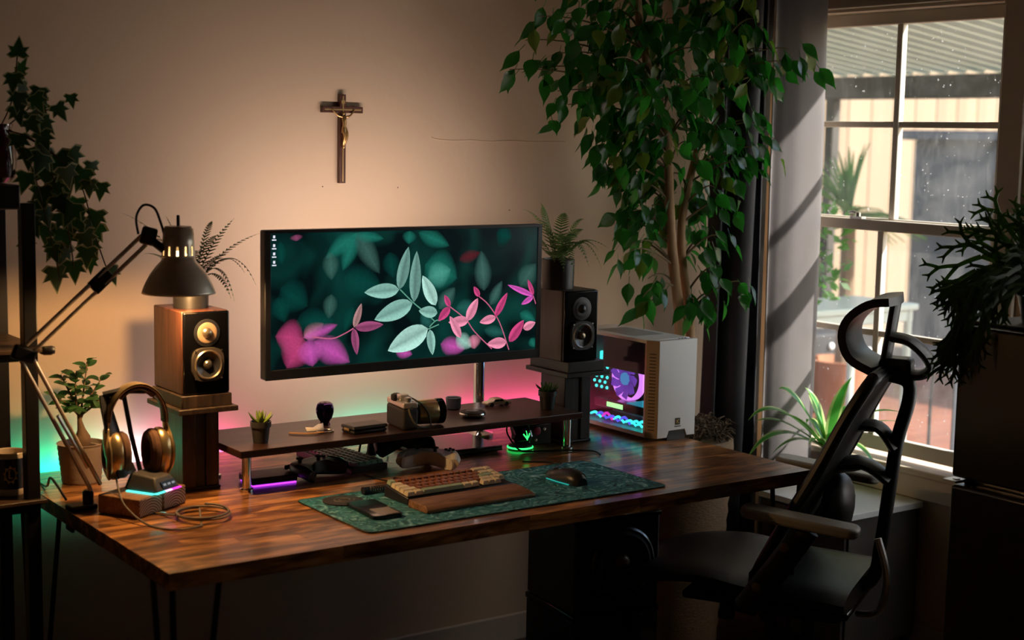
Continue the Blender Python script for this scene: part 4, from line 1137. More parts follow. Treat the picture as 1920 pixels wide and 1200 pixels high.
# small things on the middle shelf
bt = thing('amber_bottle', 'tall amber glass bottle cut by the left picture edge', 'bottle', (1.000, 3.60, 1.125))
M_amber = mat('amber_glass', (0.42, 0.20, 0.03), 0.15, var=0.15, coat=0.5)
MB().lathe([(0.034, 0.0005), (0.036, 0.006), (0.036, 0.22), (0.030, 0.25), (0.014, 0.275), (0.0135, 0.298)], 28).build('body', M_amber, bt)
MB().lathe([(0.0155, 0.298), (0.0155, 0.312)], 20).build('cap', M_black, bt)
tn = thing('red_tin', 'small round reddish tin lying on the middle rack shelf', 'tin', (1.022, 3.545, 1.125))
MB().lathe([(0.016, -0.012), (0.017, -0.010), (0.017, 0.010), (0.016, 0.012)], 24, (0, 0, 0.0175), Matrix.Rotation(PI / 2, 4, 'X')).build('body', mat('red_tin_paint', (0.28, 0.07, 0.03), 0.4), tn)
MB().lathe([(0.013, 0.012), (0.013, 0.0135)], 24, (0, 0, 0.0175), Matrix.Rotation(PI / 2, 4, 'X')).build('lid', M_gold, tn)

# ------------------------------------------------------------------ ivy in a red glass pot
ivy = thing('potted_ivy', 'trailing dark green ivy in a dark red glass pot on the rack', 'plant', (1.085, 3.64, 1.5055))
MB().lathe([(0.034, 0.0), (0.046, 0.012), (0.050, 0.05), (0.046, 0.10), (0.040, 0.125), (0.043, 0.138), (0.040, 0.138), (0.036, 0.122)], 32).build('pot', mat('red_glass', (0.05, 0.008, 0.008), 0.12, var=0.2, coat=0.5), ivy)
MB().lathe([(0.037, 0.118), (0.020, 0.124), (0.0001, 0.126)], 20, cap=False).build('soil', M_soil, ivy)
M_ivy = leafmat('ivy_leaf', (0.008, 0.028, 0.010), (0.020, 0.060, 0.022), 0.42, 0.14, (0.05, 0.25, 0.05), 0.4, 30)
M_ivyp = leafmat('ivy_leaf_edge', (0.22, 0.26, 0.14), (0.36, 0.38, 0.22), 0.5, 0.3, (0.4, 0.4, 0.2), 0.3, 30)
out_ = [(0, 0), (0.30, -0.10), (0.52, 0.06), (0.34, 0.22), (0.50, 0.52), (0.24, 0.46), (0.16, 0.66), (0, 1.02)]
out_ = out_ + [(-x, y) for x, y in out_[-2:0:-1]]
b = MB(); cxy = (0, 0.33)
for k_, f_ in enumerate((0.86, 1.0)):
    for (x, y) in out_:
        x2, y2 = cxy[0] + (x - cxy[0]) * f_, cxy[1] + (y - cxy[1]) * f_
        b.v.append((x2, y2, -0.16 * abs(x2) - 0.10 * y2 * y2))
n_ = len(out_)
b.v.append((cxy[0], cxy[1], 0.0))
for k_ in range(n_):
    j = (k_ + 1) % n_
    b.f.append((2 * n_, k_, j)); b.mi.append(0)
    b.f.append((k_, n_ + k_, n_ + j, j)); b.mi.append(1)
me_iv = b.mesh('ivy_leaf', [M_ivy, M_ivyp], fix=False)
OFF = Vector((1.085, 3.64, 1.5055))
IV = [(1.118, 1.800, 0.05), (1.125, 1.765, 0.045), (1.132, 1.755, 0.04), (1.10, 1.735, 0.05), (1.128, 1.72, 0.045), (1.165, 1.705, 0.05), (1.185, 1.700, 0.04), (1.228, 1.698, 0.034), (1.11, 1.69, 0.055), (1.145, 1.685, 0.055),
      (1.175, 1.672, 0.05), (1.195, 1.665, 0.052), (1.10, 1.66, 0.05), (1.15, 1.645, 0.055), (1.18, 1.632, 0.055), (1.125, 1.63, 0.05), (1.16, 1.60, 0.055), (1.19, 1.585, 0.04), (1.185, 1.565, 0.055), (1.165, 1.545, 0.06), (1.205, 1.545, 0.06), (1.18, 1.515, 0.06),
      (1.235, 1.555, 0.062), (1.215, 1.515, 0.06), (1.19, 1.48, 0.06), (1.235, 1.50, 0.06), (1.262, 1.512, 0.06), (1.283, 1.535, 0.046), (1.272, 1.488, 0.05), (1.313, 1.485, 0.044), (1.225, 1.465, 0.06), (1.20, 1.445, 0.062), (1.235, 1.430, 0.06),
      (1.262, 1.440, 0.058), (1.295, 1.415, 0.050), (1.315, 1.375, 0.066), (1.285, 1.395, 0.05), (1.25, 1.40, 0.06), (1.215, 1.405, 0.062), (1.175, 1.415, 0.058), (1.135, 1.398, 0.05), (1.19, 1.375, 0.06), (1.225, 1.365, 0.062), (1.26, 1.36, 0.058),
      (1.205, 1.338, 0.055), (1.235, 1.325, 0.060), (1.265, 1.325, 0.055), (1.145, 1.345, 0.05), (1.185, 1.33, 0.05), (1.245, 1.290, 0.056), (1.205, 1.272, 0.064), (1.300, 1.298, 0.045), (1.325, 1.275, 0.055), (1.285, 1.34, 0.05), (1.215, 1.44, 0.05),
      (1.17, 1.47, 0.055), (1.15, 1.50, 0.06), (1.14, 1.56, 0.055), (1.125, 1.595, 0.05), (1.16, 1.44, 0.05)]
rnd = random.Random(11)
for (x, z, s_) in IV:
    y = 3.56 + rnd.uniform(-0.045, 0.05)
    up_ = z > 1.74
    d = Vector((rnd.uniform(-0.45, 0.6), rnd.uniform(-0.35, 0.2), (1.0 if up_ else -0.9) + rnd.uniform(-0.2, 0.2)))
    nrm = Vector((-0.35 + rnd.uniform(-0.6, 0.6), -0.8 + rnd.uniform(-0.3, 0.3), rnd.uniform(-0.1, 0.5)))
    put('leaf', me_iv, ivy, frame(Vector((x, y, z + (0 if up_ else s_ * 0.5))) - OFF, d, nrm, s_ * rnd.uniform(0.9, 1.15)))
M_ivst = mat('ivy_stem', (0.06, 0.035, 0.02), 0.7, var=0.2)
for pts_ in (((1.09, 3.62, 1.63), (1.11, 3.58, 1.70), (1.118, 3.56, 1.80)), ((1.10, 3.62, 1.63), (1.16, 3.57, 1.69), (1.165, 3.56, 1.67), (1.225, 3.55, 1.70)), ((1.10, 3.61, 1.63), (1.16, 3.56, 1.60), (1.20, 3.55, 1.50), (1.23, 3.55, 1.38), (1.24, 3.55, 1.30)),
             ((1.11, 3.61, 1.63), (1.19, 3.55, 1.58), (1.26, 3.55, 1.50), (1.285, 3.55, 1.41), (1.31, 3.55, 1.33), (1.325, 3.55, 1.29)), ((1.10, 3.60, 1.63), (1.14, 3.55, 1.55), (1.17, 3.54, 1.43), (1.19, 3.54, 1.34), (1.205, 3.55, 1.28)), ((1.19, 3.56, 1.58), (1.24, 3.56, 1.54), (1.31, 3.56, 1.50)), ((1.16, 3.55, 1.50), (1.13, 3.55, 1.42), (1.14, 3.55, 1.35))):
    MB().tube(spline([Vector(p) - OFF for p in pts_], 6), 0.0016, 6).build('stem', M_ivst, ivy)

# ------------------------------------------------------------------ bonsai in a ribbed pot
bon = thing('bonsai', 'small ficus bonsai with a swollen root in a ribbed clay pot', 'plant', (1.287, 3.655, DZ))
pr = []
for k_ in range(15):
    z = 0.0005 + k_ * 0.092 / 14
    pr.append((0.047 + 0.010 * z / 0.092 + (0.0016 if k_ % 2 else 0.0), z))
pr += [(0.0575, 0.096), (0.060, 0.100), (0.054, 0.100), (0.052, 0.090)]
MB().lathe(pr, 36).build('pot', mat('clay_pot', (0.30, 0.24, 0.20), 0.7, var=0.15, bump=0.2), bon)
MB().lathe([(0.0525, 0.088), (0.03, 0.092), (0.0001, 0.093)], 24, cap=False).build('soil', M_soil, bon)
M_bark = mat('bonsai_bark', (0.17, 0.105, 0.06), 0.75, var=0.3, scale=30, bump=0.4)
MB().tube([(0.0, 0, 0.085), (0.004, 0, 0.100), (0.005, 0, 0.115), (0.002, 0, 0.133), (-0.002, 0, 0.155), (-0.004, 0, 0.18)], [0.015, 0.021, 0.019, 0.010, 0.006, 0.0045], 14).build('trunk', M_bark, bon)
BR = [((-0.004, 0, 0.17), (-0.03, 0, 0.205), (-0.065, 0, 0.222)), ((-0.003, 0, 0.16), (-0.02, -0.01, 0.225), (-0.012, -0.01, 0.285)), ((0, 0, 0.16), (0.025, 0, 0.22), (0.058, -0.005, 0.265)), ((0, 0, 0.16), (0.018, 0.02, 0.25), (0.028, 0.02, 0.302)), ((0, 0, 0.17), (-0.03, 0.01, 0.245), (-0.045, 0.01, 0.275)), ((0, 0, 0.17), (0.03, -0.02, 0.195), (0.05, -0.02, 0.215)), ((0, 0, 0.17), (-0.02, -0.02, 0.19), (-0.045, -0.02, 0.19))]
M_bleaf = leafmat('bonsai_leaf', (0.018, 0.055, 0.018), (0.045, 0.11, 0.035), 0.35, 0.2, (0.1, 0.4, 0.08), 0.4, 30)
def simple_leaf(L, W, fold, curl, n=6, tip=1.0, pw=0.7):
    b = MB()
    for i in range(n + 1):
        t_ = i / n
        w_ = W / 2 * (math.sin(PI * min(1, t_ ** pw)) ** 0.8) + (0.0 if i in (0, n) else 0.0004)
        for sg in (-1, 0, 1):
            b.v.append((sg * w_, t_ * L, fold * abs(sg) * w_ - curl * t_ * t_ * L))
    for i in range(n):
        for k in range(2):
            b.f.append((i * 3 + k, i * 3 + k + 1, (i + 1) * 3 + k + 1, (i + 1) * 3 + k)); b.mi.append(0)
    return b
me_bl = simple_leaf(0.036, 0.021, 0.3, 0.25, 5, pw=0.85).mesh('bonsai_leaf', M_bleaf, fix=False)
rnd = random.Random(5)
for (a, m_, c_) in BR:
    ps = bez(a, m_, c_, 8)
    MB().tube(ps, [0.0035 * (1 - i / 12) for i in range(9)], 6).build('branch', M_bark, bon)
    for k_ in range(11):
        p = ps[min(8, 3 + k_ * 6 // 11)]
        az = k_ * 2.4 + rnd.uniform(-0.3, 0.3)
        d = Vector((math.cos(az), math.sin(az), rnd.uniform(-0.1, 0.8)))
        put('leaf', me_bl, bon, frame(p, d, (rnd.uniform(-0.3, 0.3), -0.5, 1), rnd.uniform(0.75, 1.1)))

# ------------------------------------------------------------------ wooden block, headphone stand, headphones
M_pine = wood('pine_block', (0.17, 0.075, 0.03), (0.36, 0.19, 0.085), (1.5, 12, 12), 5, 0.5, 'Object')
def endgrain():
    mt, t, out = nt('end_grain_rings')
    b = princ(t, out, 0.6, 0)
    v = coords(t, 'Object')
    mp = N(t, 'ShaderNodeMapping'); mp.inputs['Location'].default_value = (0, 0, 0.012)
    t.links.new(v, mp.inputs['Vector'])
    sp = N(t, 'ShaderNodeSeparateXYZ'); t.links.new(mp.outputs[0], sp.inputs[0])
    cb = N(t, 'ShaderNodeCombineXYZ'); t.links.new(sp.outputs[0], cb.inputs[0]); t.links.new(sp.outputs[2], cb.inputs[1])
    wv = N(t, 'ShaderNodeTexWave', wave_type='RINGS', rings_direction='SPHERICAL'); wv.inputs['Scale'].default_value = 50; wv.inputs['Distortion'].default_value = 0.6; wv.inputs['Detail'].default_value = 1
    t.links.new(cb.outputs[0], wv.inputs['Vector'])
    mx = N(t, 'ShaderNodeMix', data_type='RGBA'); mx.inputs[6].default_value = (0.05, 0.030, 0.018, 1); mx.inputs[7].default_value = (0.55, 0.40, 0.26, 1)
    t.links.new(wv.outputs[0], mx.inputs[0]); t.links.new(mx.outputs[2], b.inputs['Base Color'])
    return mt
M_endg = endgrain()
blk = thing('wooden_block', 'pair of joined timber offcuts with end grain rings under the headphone stand', 'wood block', (1.268, 3.225, DZ), R(30))
for k_ in range(2):
    o = MB().mm((-0.044, 0.0015, 0.0), (0.044, 0.118, 0.044)).build('timber', M_pine, blk, bev=0.003, loc=(0.0445 + k_ * 0.0895, 0, 0.0005))
    MB().mm((-0.0405, 0.0, 0.003), (0.0405, 0.0016, 0.041)).build('end_grain', M_endg, o, smooth=False)
hs = thing('headphone_stand', 'grey wedge headphone stand with colour glow on the wooden block', 'headphone stand', (1.335, 3.318, DZ + 0.0447), R(30))
M_grey = mat('charcoal_plastic', (0.055, 0.050, 0.046), 0.45, var=0.15)
b = MB(); b.add([(-0.045, -0.052, 0.003), (0.045, -0.052, 0.003), (0.045, 0.045, 0.003), (-0.045, 0.045, 0.003), (-0.030, -0.034, 0.034), (0.030, -0.034, 0.034), (0.028, 0.038, 0.040), (-0.028, 0.038, 0.040)],
                [(0, 1, 2, 3), (4, 5, 6, 7), (0, 1, 5, 4), (1, 2, 6, 5), (2, 3, 7, 6), (3, 0, 4, 7)])
base = b.build('base', M_grey, hs, bev=0.004)
sl = Matrix.Rotation(math.atan2(0.018, 0.031), 4, 'X')
MB().box((0.006, -0.0455, 0.0165), (0.050, 0.003, 0.016), mtx=Matrix.Rotation(-math.atan2(0.018, 0.031), 4, 'X')).build('port_panel', M_gloss, base)
for k_ in range(3):
    MB().box((-0.010 + 0.016 * k_, -0.0475, 0.0165), (0.011, 0.002, 0.005), mtx=Matrix.Rotation(-math.atan2(0.018, 0.031), 4, 'X')).build('usb_port', M_alu, base)
MB().mm((-0.046, -0.054, 0.0003), (-0.012, -0.046, 0.003)).build('glow_edge', emis('glow_teal', (0.1, 0.95, 0.75), 2.0), hs)
MB().mm((-0.012, -0.054, 0.0003), (0.012, -0.046, 0.003)).build('glow_edge', emis('glow_white', (1.0, 0.55, 0.85), 2.2), hs)
MB().mm((0.012, -0.054, 0.0003), (0.046, -0.046, 0.003)).build('glow_edge', emis('glow_magenta', (0.95, 0.05, 0.65), 1.8), hs)
MB().mm((-0.054, -0.046, 0.0003), (-0.046, 0.03, 0.003)).build('glow_edge', MATS['glow_teal'], hs)
MB().tube([(-0.036, 0.040, 0.036), (-0.044, 0.064, 0.10), (-0.046, 0.090, 0.19), (-0.044, 0.098, 0.222)], [0.032, 0.026, 0.019, 0.016], 10, flat=0.35, up=(0, 1, 0)).build('upright', M_black, hs)
MB().tube([(0.012, 0.040, 0.036), (0.006, 0.060, 0.12), (-0.004, 0.074, 0.222)], 0.0055, 8).build('strut', M_black, hs)
MB().tube([(-0.046, 0.100, 0.222), (-0.014, 0.064, 0.232), (0.020, 0.030, 0.228)], [0.011, 0.012, 0.010], 10, flat=0.7).build('cradle', M_black, hs)
# headphones: band in the x-z plane, cups left and right
hp = thing('headphones', 'large gold and brown open headphones hanging on the stand', 'headphones', (1.318, 3.362, DZ + 0.0))
M_champ = mat('champagne_metal', (0.60, 0.45, 0.23), 0.28, metal=0.85, var=0.08)
M_pad = mat('brown_velour', (0.12, 0.055, 0.026), 0.85, var=0.2, bump=0.3, bscale=400)
zc_ = 0.200
arc = [(0.070 * math.cos(R(a)), 0.0, zc_ + 0.088 * math.sin(R(a))) for a in range(-4, 185, 9)]
MB().tube(arc, 0.019, 10, flat=0.24, up=(1, 0, 0)).build('headband', M_brown, hp)
MB().tube([(p[0] * 1.05, p[1], zc_ + (p[2] - zc_) * 1.05) for p in arc], 0.0185, 8, flat=0.12, up=(1, 0, 0)).build('band_edge', M_champ, hp)
MB().tube([(p[0] * 0.90, p[1], zc_ + (p[2] - zc_) * 0.90) for p in arc[6:16]], 0.016, 10, flat=0.4, up=(1, 0, 0)).build('head_cushion', M_pad, hp)
for s_ in (-1, 1):
    # a broad yoke that flows down around the cup
    MB().tube(spline([(s_ * 0.070, 0, 0.205), (s_ * 0.073, 0, 0.185), (s_ * 0.077, -0.012, 0.160), (s_ * 0.078, -0.030, 0.125), (s_ * 0.076, -0.024, 0.092), (s_ * 0.073, -0.004, 0.074)], 4),
              [0.012] * 4 + [0.015] * 4 + [0.017] * 4 + [0.014] * 4 + [0.011] * 4 + [0.007], 10, flat=0.42, up=(1, 0, 0)).build('yoke', M_champ, hp)
    MB().ball((s_ * 0.075, -0.004, 0.196), 0.0048).build('rivet', M_chrome, hp)
    MR = Matrix.Rotation(s_ * PI / 2, 4, 'Y') @ Matrix.Diagonal((1.28, 1.0, 1, 1))
    cc = (s_ * 0.052, 0.0, 0.124)
    cup = MB().lathe([(0.034, 0.022), (0.040, 0.020), (0.0445, 0.011), (0.045, 0.000), (0.043, -0.005)], 36, cc, MR, cap=False).build('ear_cup', M_champ, hp)
    MB().lathe([(0.034, 0.0215), (0.022, 0.017), (0.0001, 0.016)], 36, cc, MR, cap=False).build('grille', M_black, cup)
    MB().tube([(cc[0] + s_ * 0.0225, 0.026 * math.cos(R(a)), cc[2] + 0.034 * math.sin(R(a))) for a in range(0, 360, 12)], 0.0022, 8, closed=True).build('cup_rim', M_champ, cup)
    padp = [(cc[0] - s_ * 0.014, 0.031 * math.cos(2 * PI * k_ / 28), cc[2] + 0.042 * math.sin(2 * PI * k_ / 28)) for k_ in range(28)]
    MB().tube(padp, 0.0145, 10, closed=True).build('ear_pad', M_pad, hp)
    MB().lathe([(0.028, -0.005), (0.0001, -0.005)], 28, cc, MR, cap=False).build('inner_cloth', M_black, hp)
# its cable, running down to a coil on the desk
hc = thing('headphone_cable', 'thin grey brown headphone cable lying in a coil on the desk', 'cable', (1.39, 3.17, DZ))
M_cab = mat('grey_braid', (0.16, 0.135, 0.115), 0.6, var=0.15, scale=200)
coil = []
for i in range(0, 88):
    a = PI * 0.9 + i * 2 * PI / 32
    g = 1 + 0.05 * math.sin(i * 0.31)
    coil.append((0.058 * g * math.cos(a) + 0.010, 0.064 * g * math.sin(a) - 0.004, 0.0035 + 0.0045 * (i / 32)))
lead = [(1.262 - 1.39, 3.352 - 3.17, 0.086), (1.250 - 1.39, 3.305 - 3.17, 0.060), (1.242 - 1.39, 3.238 - 3.17, 0.030), (1.262 - 1.39, 3.150 - 3.17, 0.0035), (1.305 - 1.39, 3.080 - 3.17, 0.0035), (1.36 - 1.39, 3.085 - 3.17, 0.0035)]
MB().tube(spline(lead, 8) + [Vector(p) for p in coil[24:]], 0.0024, 8).build('cord', M_cab, hc)
MB().tube([(-0.052, 0.010, 0.010), (-0.060, 0.040, 0.006), (-0.058, 0.050, 0.005)], 0.0024, 8).build('cord', M_cab, hc)
MB().tube([(-0.058, 0.050, 0.005), (-0.066, 0.062, 0.005)], 0.0040, 10).build('plug_sleeve', M_alu, hc)
MB().tube([(-0.066, 0.062, 0.005), (-0.074, 0.072, 0.005)], 0.0019, 10).build('plug_tip', M_gold, hc)
# ------------------------------------------------------------------ crucifix on the wall
cr = thing('crucifix', 'dark wooden wall crucifix with gilt inlay and figure', 'crucifix', (2.139, YB, 1.62))
M_crw = wood('crucifix_wood', (0.045, 0.014, 0.008), (0.10, 0.035, 0.018), (10, 10, 1), 6, 0.35)
M_gilt = mat('gilt_bronze', (0.50, 0.32, 0.13), 0.32, metal=0.85, var=0.15)
MB().mm((-0.010, -0.016, -0.128), (0.010, -0.001, 0.127)).build('upright', M_crw, cr, bev=0.0012)
MB().mm((-0.066, -0.0165, 0.074), (0.066, -0.0012, 0.092)).build('crossbar', M_crw, cr, bev=0.0012)
for (a, c_) in (((-0.0015, -0.0172, -0.124), (0.0022, -0.0160, 0.122)), ((-0.060, -0.0176, 0.081), (0.060, -0.0164, 0.085))):
    MB().mm(a, c_).build('inlay', M_gilt, cr)
MB().mm((-0.006, -0.0185, 0.100), (0.006, -0.0160, 0.110)).build('title_plate', M_gilt, cr)
fig = MB()
fy = -0.0225
fig.tube([(0.0, fy, 0.030), (0.001, fy - 0.001, 0.045), (0.0, fy, 0.060), (0.0, fy, 0.066)], [0.0055, 0.0062, 0.0072, 0.004], 10)
fig.ball((-0.002, fy - 0.001, 0.0725), 0.0052, (0.85, 0.9, 1.1))
for s_ in (-1, 1):
    fig.tube(spline([(s_ * 0.006, fy, 0.0625), (s_ * 0.020, fy, 0.066), (s_ * 0.034, fy + 0.003, 0.081)], 4), [0.0030] * 4 + [0.0025] * 4 + [0.0020], 8)
    fig.ball((s_ * 0.0352, fy + 0.004, 0.0825), 0.0024)
    fig.tube(spline([(s_ * 0.003, fy, 0.032), (s_ * 0.004 + 0.004, fy - 0.005, 0.008), (s_ * 0.0015, fy, -0.016), (0.0, fy, -0.027)], 4), [0.0048] * 4 + [0.0038] * 4 + [0.0028] * 4 + [0.002], 8)
fig.build('figure', M_gilt, cr)
MB().lathe([(0.0062, 0.034), (0.0072, 0.028), (0.0078, 0.018), (0.0062, 0.016)], 12, (0.0, fy, 0)).build('loincloth', M_gilt, cr)

# ------------------------------------------------------------------ potted ferns
M_fern = leafmat('fern_frond', (0.075, 0.15, 0.045), (0.18, 0.28, 0.09), 0.45, 0.25, (0.2, 0.45, 0.1), 0.25, 20)
M_fernd = leafmat('dark_fern_frond', (0.030, 0.055, 0.022), (0.075, 0.105, 0.040), 0.45, 0.2, (0.15, 0.3, 0.08), 0.25, 20)
M_pot = mat('black_ceramic', (0.014, 0.013, 0.013), 0.38, var=0.2)
def frond(p0, p1, p2, lw, mt, par, n=18):
    ps = bez(p0, p1, p2, n)
    b = MB(); b.tube(ps, [0.0011 * (1 - 0.7 * i / n) for i in range(n + 1)], 5)
    for i in range(3, n + 1):
        t_ = i / n
        w_ = lw * math.sin(PI * (0.12 + 0.86 * t_) ** 0.8) * (1.0 if t_ < 0.9 else 0.7)
        d = (ps[min(i + 1, n)] - ps[i - 1]).normalized()
        side = d.cross(Vector((0, 0, 1)))
        if side.length < 0.05: side = Vector((1, 0, 0))
        side.normalize(); upv = side.cross(d)
        for s_ in (-1, 1):
            e1 = (side * s_ + d * 0.45 - upv * 0.12).normalized()
            a = ps[i]; hw = d * 0.0024
            b.add([a - hw, a + hw, a + hw * 1.15 + e1 * w_ * 0.55, a + e1 * w_, a - hw * 0.9 + e1 * w_ * 0.5], [(0, 1, 2, 4), (4, 2, 3)])
    return b.build('frond', mt, par, fix=False)
fl_ = thing('potted_fern', 'dark fern in a low black pot behind the lamp shade', 'plant', (1.506, 3.472, DZ + 0.246 + 0.2055))
MB().lathe([(0.043, 0.0), (0.044, 0.060), (0.040, 0.062), (0.038, 0.052)], 32).build('pot', M_pot, fl_)
MB().lathe([(0.0385, 0.050), (0.0001, 0.054)], 24, cap=False).build('soil', M_soil, fl_)
c0 = Vector((0, 0, 0.052))
for (mx_, my_, mz_, tx, ty, tz) in ((-0.06, -0.02, 0.19, -0.175, -0.01, 0.235), (-0.03, 0, 0.18, -0.055, 0.02, 0.225), (0.03, -0.02, 0.20, 0.035, -0.05, 0.215), (0.05, 0.0, 0.16, 0.125, 0.02, 0.215), (0.04, 0.01, 0.17, 0.085, 0.03, 0.175), (0.07, -0.01, 0.15, 0.185, 0.0, 0.178),
                                    (0.10, -0.03, 0.19, 0.162, -0.03, 0.052), (0.08, -0.03, 0.17, 0.130, -0.03, 0.085), (0.06, -0.05, 0.16, 0.082, -0.075, 0.020), (0.05, -0.05, 0.13, 0.065, -0.09, 0.030), (-0.02, -0.05, 0.15, -0.06, -0.06, 0.17), (0.02, 0.05, 0.15, 0.06, 0.10, 0.13), (-0.04, 0.04, 0.14, -0.09, 0.07, 0.13), (0.04, -0.01, 0.13, 0.10, 0.0, 0.13)):
    frond(c0 + Vector((tx * 0.08, ty * 0.08, 0)), c0 + Vector((mx_, my_, mz_ - 0.052)), Vector((tx, ty, tz)), 0.024, M_fernd, fl_)
fr_ = thing('potted_fern', 'bright green fern in a black pot on top of the right speaker', 'plant', (2.634, 3.455, DZ + 0.246 + 0.2055))
MB().lathe([(0.047, 0.0), (0.048, 0.084), (0.044, 0.086), (0.042, 0.074)], 32).build('pot', M_pot, fr_)
MB().lathe([(0.0425, 0.072), (0.0001, 0.076)], 24, cap=False).build('soil', M_soil, fr_)
c0 = Vector((0, 0, 0.074))
for (mx_, my_, mz_, tx, ty, tz) in ((-0.05, 0, 0.22, -0.115, 0.02, 0.228), (-0.03, 0.0, 0.21, -0.045, 0.03, 0.245), (-0.03, 0.02, 0.20, -0.025, 0.05, 0.235), (-0.05, 0.03, 0.18, -0.10, 0.055, 0.175), (-0.06, 0.02, 0.15, -0.095, 0.06, 0.130), (-0.05, -0.03, 0.14, -0.070, -0.075, 0.085), (-0.02, -0.06, 0.18, -0.018, -0.10, 0.055), (-0.04, -0.06, 0.16, -0.055, -0.10, 0.060),
                                    (0.03, -0.04, 0.20, 0.042, -0.09, 0.070), (0.06, -0.02, 0.18, 0.155, -0.035, 0.115), (0.07, -0.03, 0.20, 0.12, -0.05, 0.060), (0.05, 0.0, 0.19, 0.10, 0.01, 0.165), (0.02, 0.02, 0.21, 0.05, 0.04, 0.215), (0.01, -0.03, 0.19, 0.02, -0.06, 0.15), (0.03, 0.05, 0.17, 0.08, 0.09, 0.15), (-0.03, 0.05, 0.17, -0.06, 0.10, 0.14), (-0.01, -0.05, 0.20, -0.03, -0.09, 0.13), (0.05, -0.04, 0.18, 0.085, -0.075, 0.115), (-0.02, 0.0, 0.20, -0.07, 0.02, 0.20), (0.04, -0.01, 0.21, 0.075, -0.02, 0.20)):
    frond(c0 + Vector((tx * 0.08, ty * 0.08, 0)), c0 + Vector((mx_, my_, mz_ - 0.074)), Vector((tx, ty, tz)), 0.029, M_fern, fr_)

# ------------------------------------------------------------------ things on the riser
def succulent(loc, label, lm, leaves, ms):
    t = thing('potted_succulent', label, 'plant', loc, 0, 'potted succulents on the riser')
    MB().lathe([(0.0185, 0.0005), (0.0235, 0.040), (0.0265, 0.041), (0.0265, 0.055), (0.024, 0.055), (0.023, 0.046)], 28).build('pot', ms, t)
    MB().lathe([(0.0235, 0.046), (0.0001, 0.050)], 20, cap=False).build('soil', M_soil, t)
    me_ = MB()
    n = 6
    for i in range(n + 1):
        t_ = i / n; w_ = 0.0062 * (math.sin(PI * (0.18 + 0.80 * t_)) ** 0.8)
        for k_ in range(6):
            a = k_ * PI / 3
            me_.v.append((w_ * math.cos(a), t_ * 0.042, 0.45 * w_ * math.sin(a) + 0.010 * t_ * t_))
    for i in range(n):
        for k_ in range(6):
            me_.f.append((i * 6 + k_, i * 6 + (k_ + 1) % 6, (i + 1) * 6 + (k_ + 1) % 6, (i + 1) * 6 + k_)); me_.mi.append(0)
    me_.f.append(tuple(n * 6 + k_ for k_ in range(6))); me_.mi.append(0)
    mm_ = me_.mesh('succulent_leaf', lm)
    for (az, el, s_) in leaves:
        d = Vector((math.cos(R(az)) * math.cos(R(el)), math.sin(R(az)) * math.cos(R(el)), math.sin(R(el))))
        put('leaf', mm_, t, frame((d.x * 0.004, d.y * 0.004, 0.049), d, (0, 0, 1), s_))
    return t
M_su1 = leafmat('lime_succulent', (0.16, 0.26, 0.04), (0.34, 0.42, 0.07), 0.4, 0.15, (0.4, 0.5, 0.1), 0.2, 40)
M_su2 = leafmat('green_succulent', (0.025, 0.09, 0.03), (0.07, 0.18, 0.06), 0.35, 0.12, (0.1, 0.4, 0.1), 0.3, 40)
M_potg = mat('grey_glazed_pot', (0.040, 0.036, 0.034), 0.3, var=0.2)
succulent((1.648, 3.375, RZ), 'lime green succulent in a dark pot at the left end of the riser', M_su1, [(k_ * 60 + 10, 28, 0.95) for k_ in range(6)] + [(k_ * 72 + 40, 58, 0.80) for k_ in range(5)] + [(k_ * 120, 78, 0.62) for k_ in range(3)], M_potg)
succulent((2.553, 3.385, RZ), 'dark green spiky succulent in a black pot at the right end of the riser', M_su2, [(k_ * 40 + 5, 22, 0.95) for k_ in range(9)] + [(k_ * 51 + 20, 48, 0.78) for k_ in range(7)] + [(k_ * 90, 72, 0.6) for k_ in range(4)], M_pot)
# iridescent vase
va = thing('glass_ornament', 'iridescent dark glass egg ornament standing on the riser', 'ornament', (1.900, 3.505, RZ))
def irid():
    mt, t, out = nt('iridescent_glass')
    b = princ(t, out, 0.06, 0.85, 0.5)
    lw = N(t, 'ShaderNodeTexNoise'); lw.inputs['Scale'].default_value = 22
    v = coords(t); t.links.new(v, lw.inputs['Vector'])
    cr_ = N(t, 'ShaderNodeValToRGB'); e = cr_.color_ramp.elements
    e[0].position = 0.30; e[0].color = (0.05, 0.012, 0.06, 1); e[1].position = 0.75; e[1].color = (0.16, 0.05, 0.02, 1)
    x_ = cr_.color_ramp.elements.new(0.5); x_.color = (0.02, 0.02, 0.09, 1)
    t.links.new(lw.outputs[0], cr_.inputs[0]); t.links.new(cr_.outputs[0], b.inputs['Base Color'])
    return mt
b = MB(); prof = [(0.015, 0.0005), (0.013, 0.004), (0.0125, 0.008), (0.020, 0.020), (0.0245, 0.035), (0.0245, 0.045), (0.021, 0.056), (0.014, 0.061), (0.006, 0.0595), (0.0001, 0.0575)]
nn_ = 40
for (r_, z) in prof:
    for k_ in range(nn_):
        a = 2 * PI * k_ / nn_
        rr_ = r_ * (1 + 0.06 * (1 if r_ > 0.016 else 0) * math.cos(6 * a))
        b.v.append((rr_ * math.cos(a), rr_ * math.sin(a), z))
for i in range(len(prof) - 1):
    for k_ in range(nn_):
        b.f.append((i * nn_ + k_, i * nn_ + (k_ + 1) % nn_, (i + 1) * nn_ + (k_ + 1) % nn_, (i + 1) * nn_ + k_)); b.mi.append(0)
b.f.append(tuple(range(nn_))[::-1]); b.mi.append(0)
b.build('body', irid(), va, ang=60)
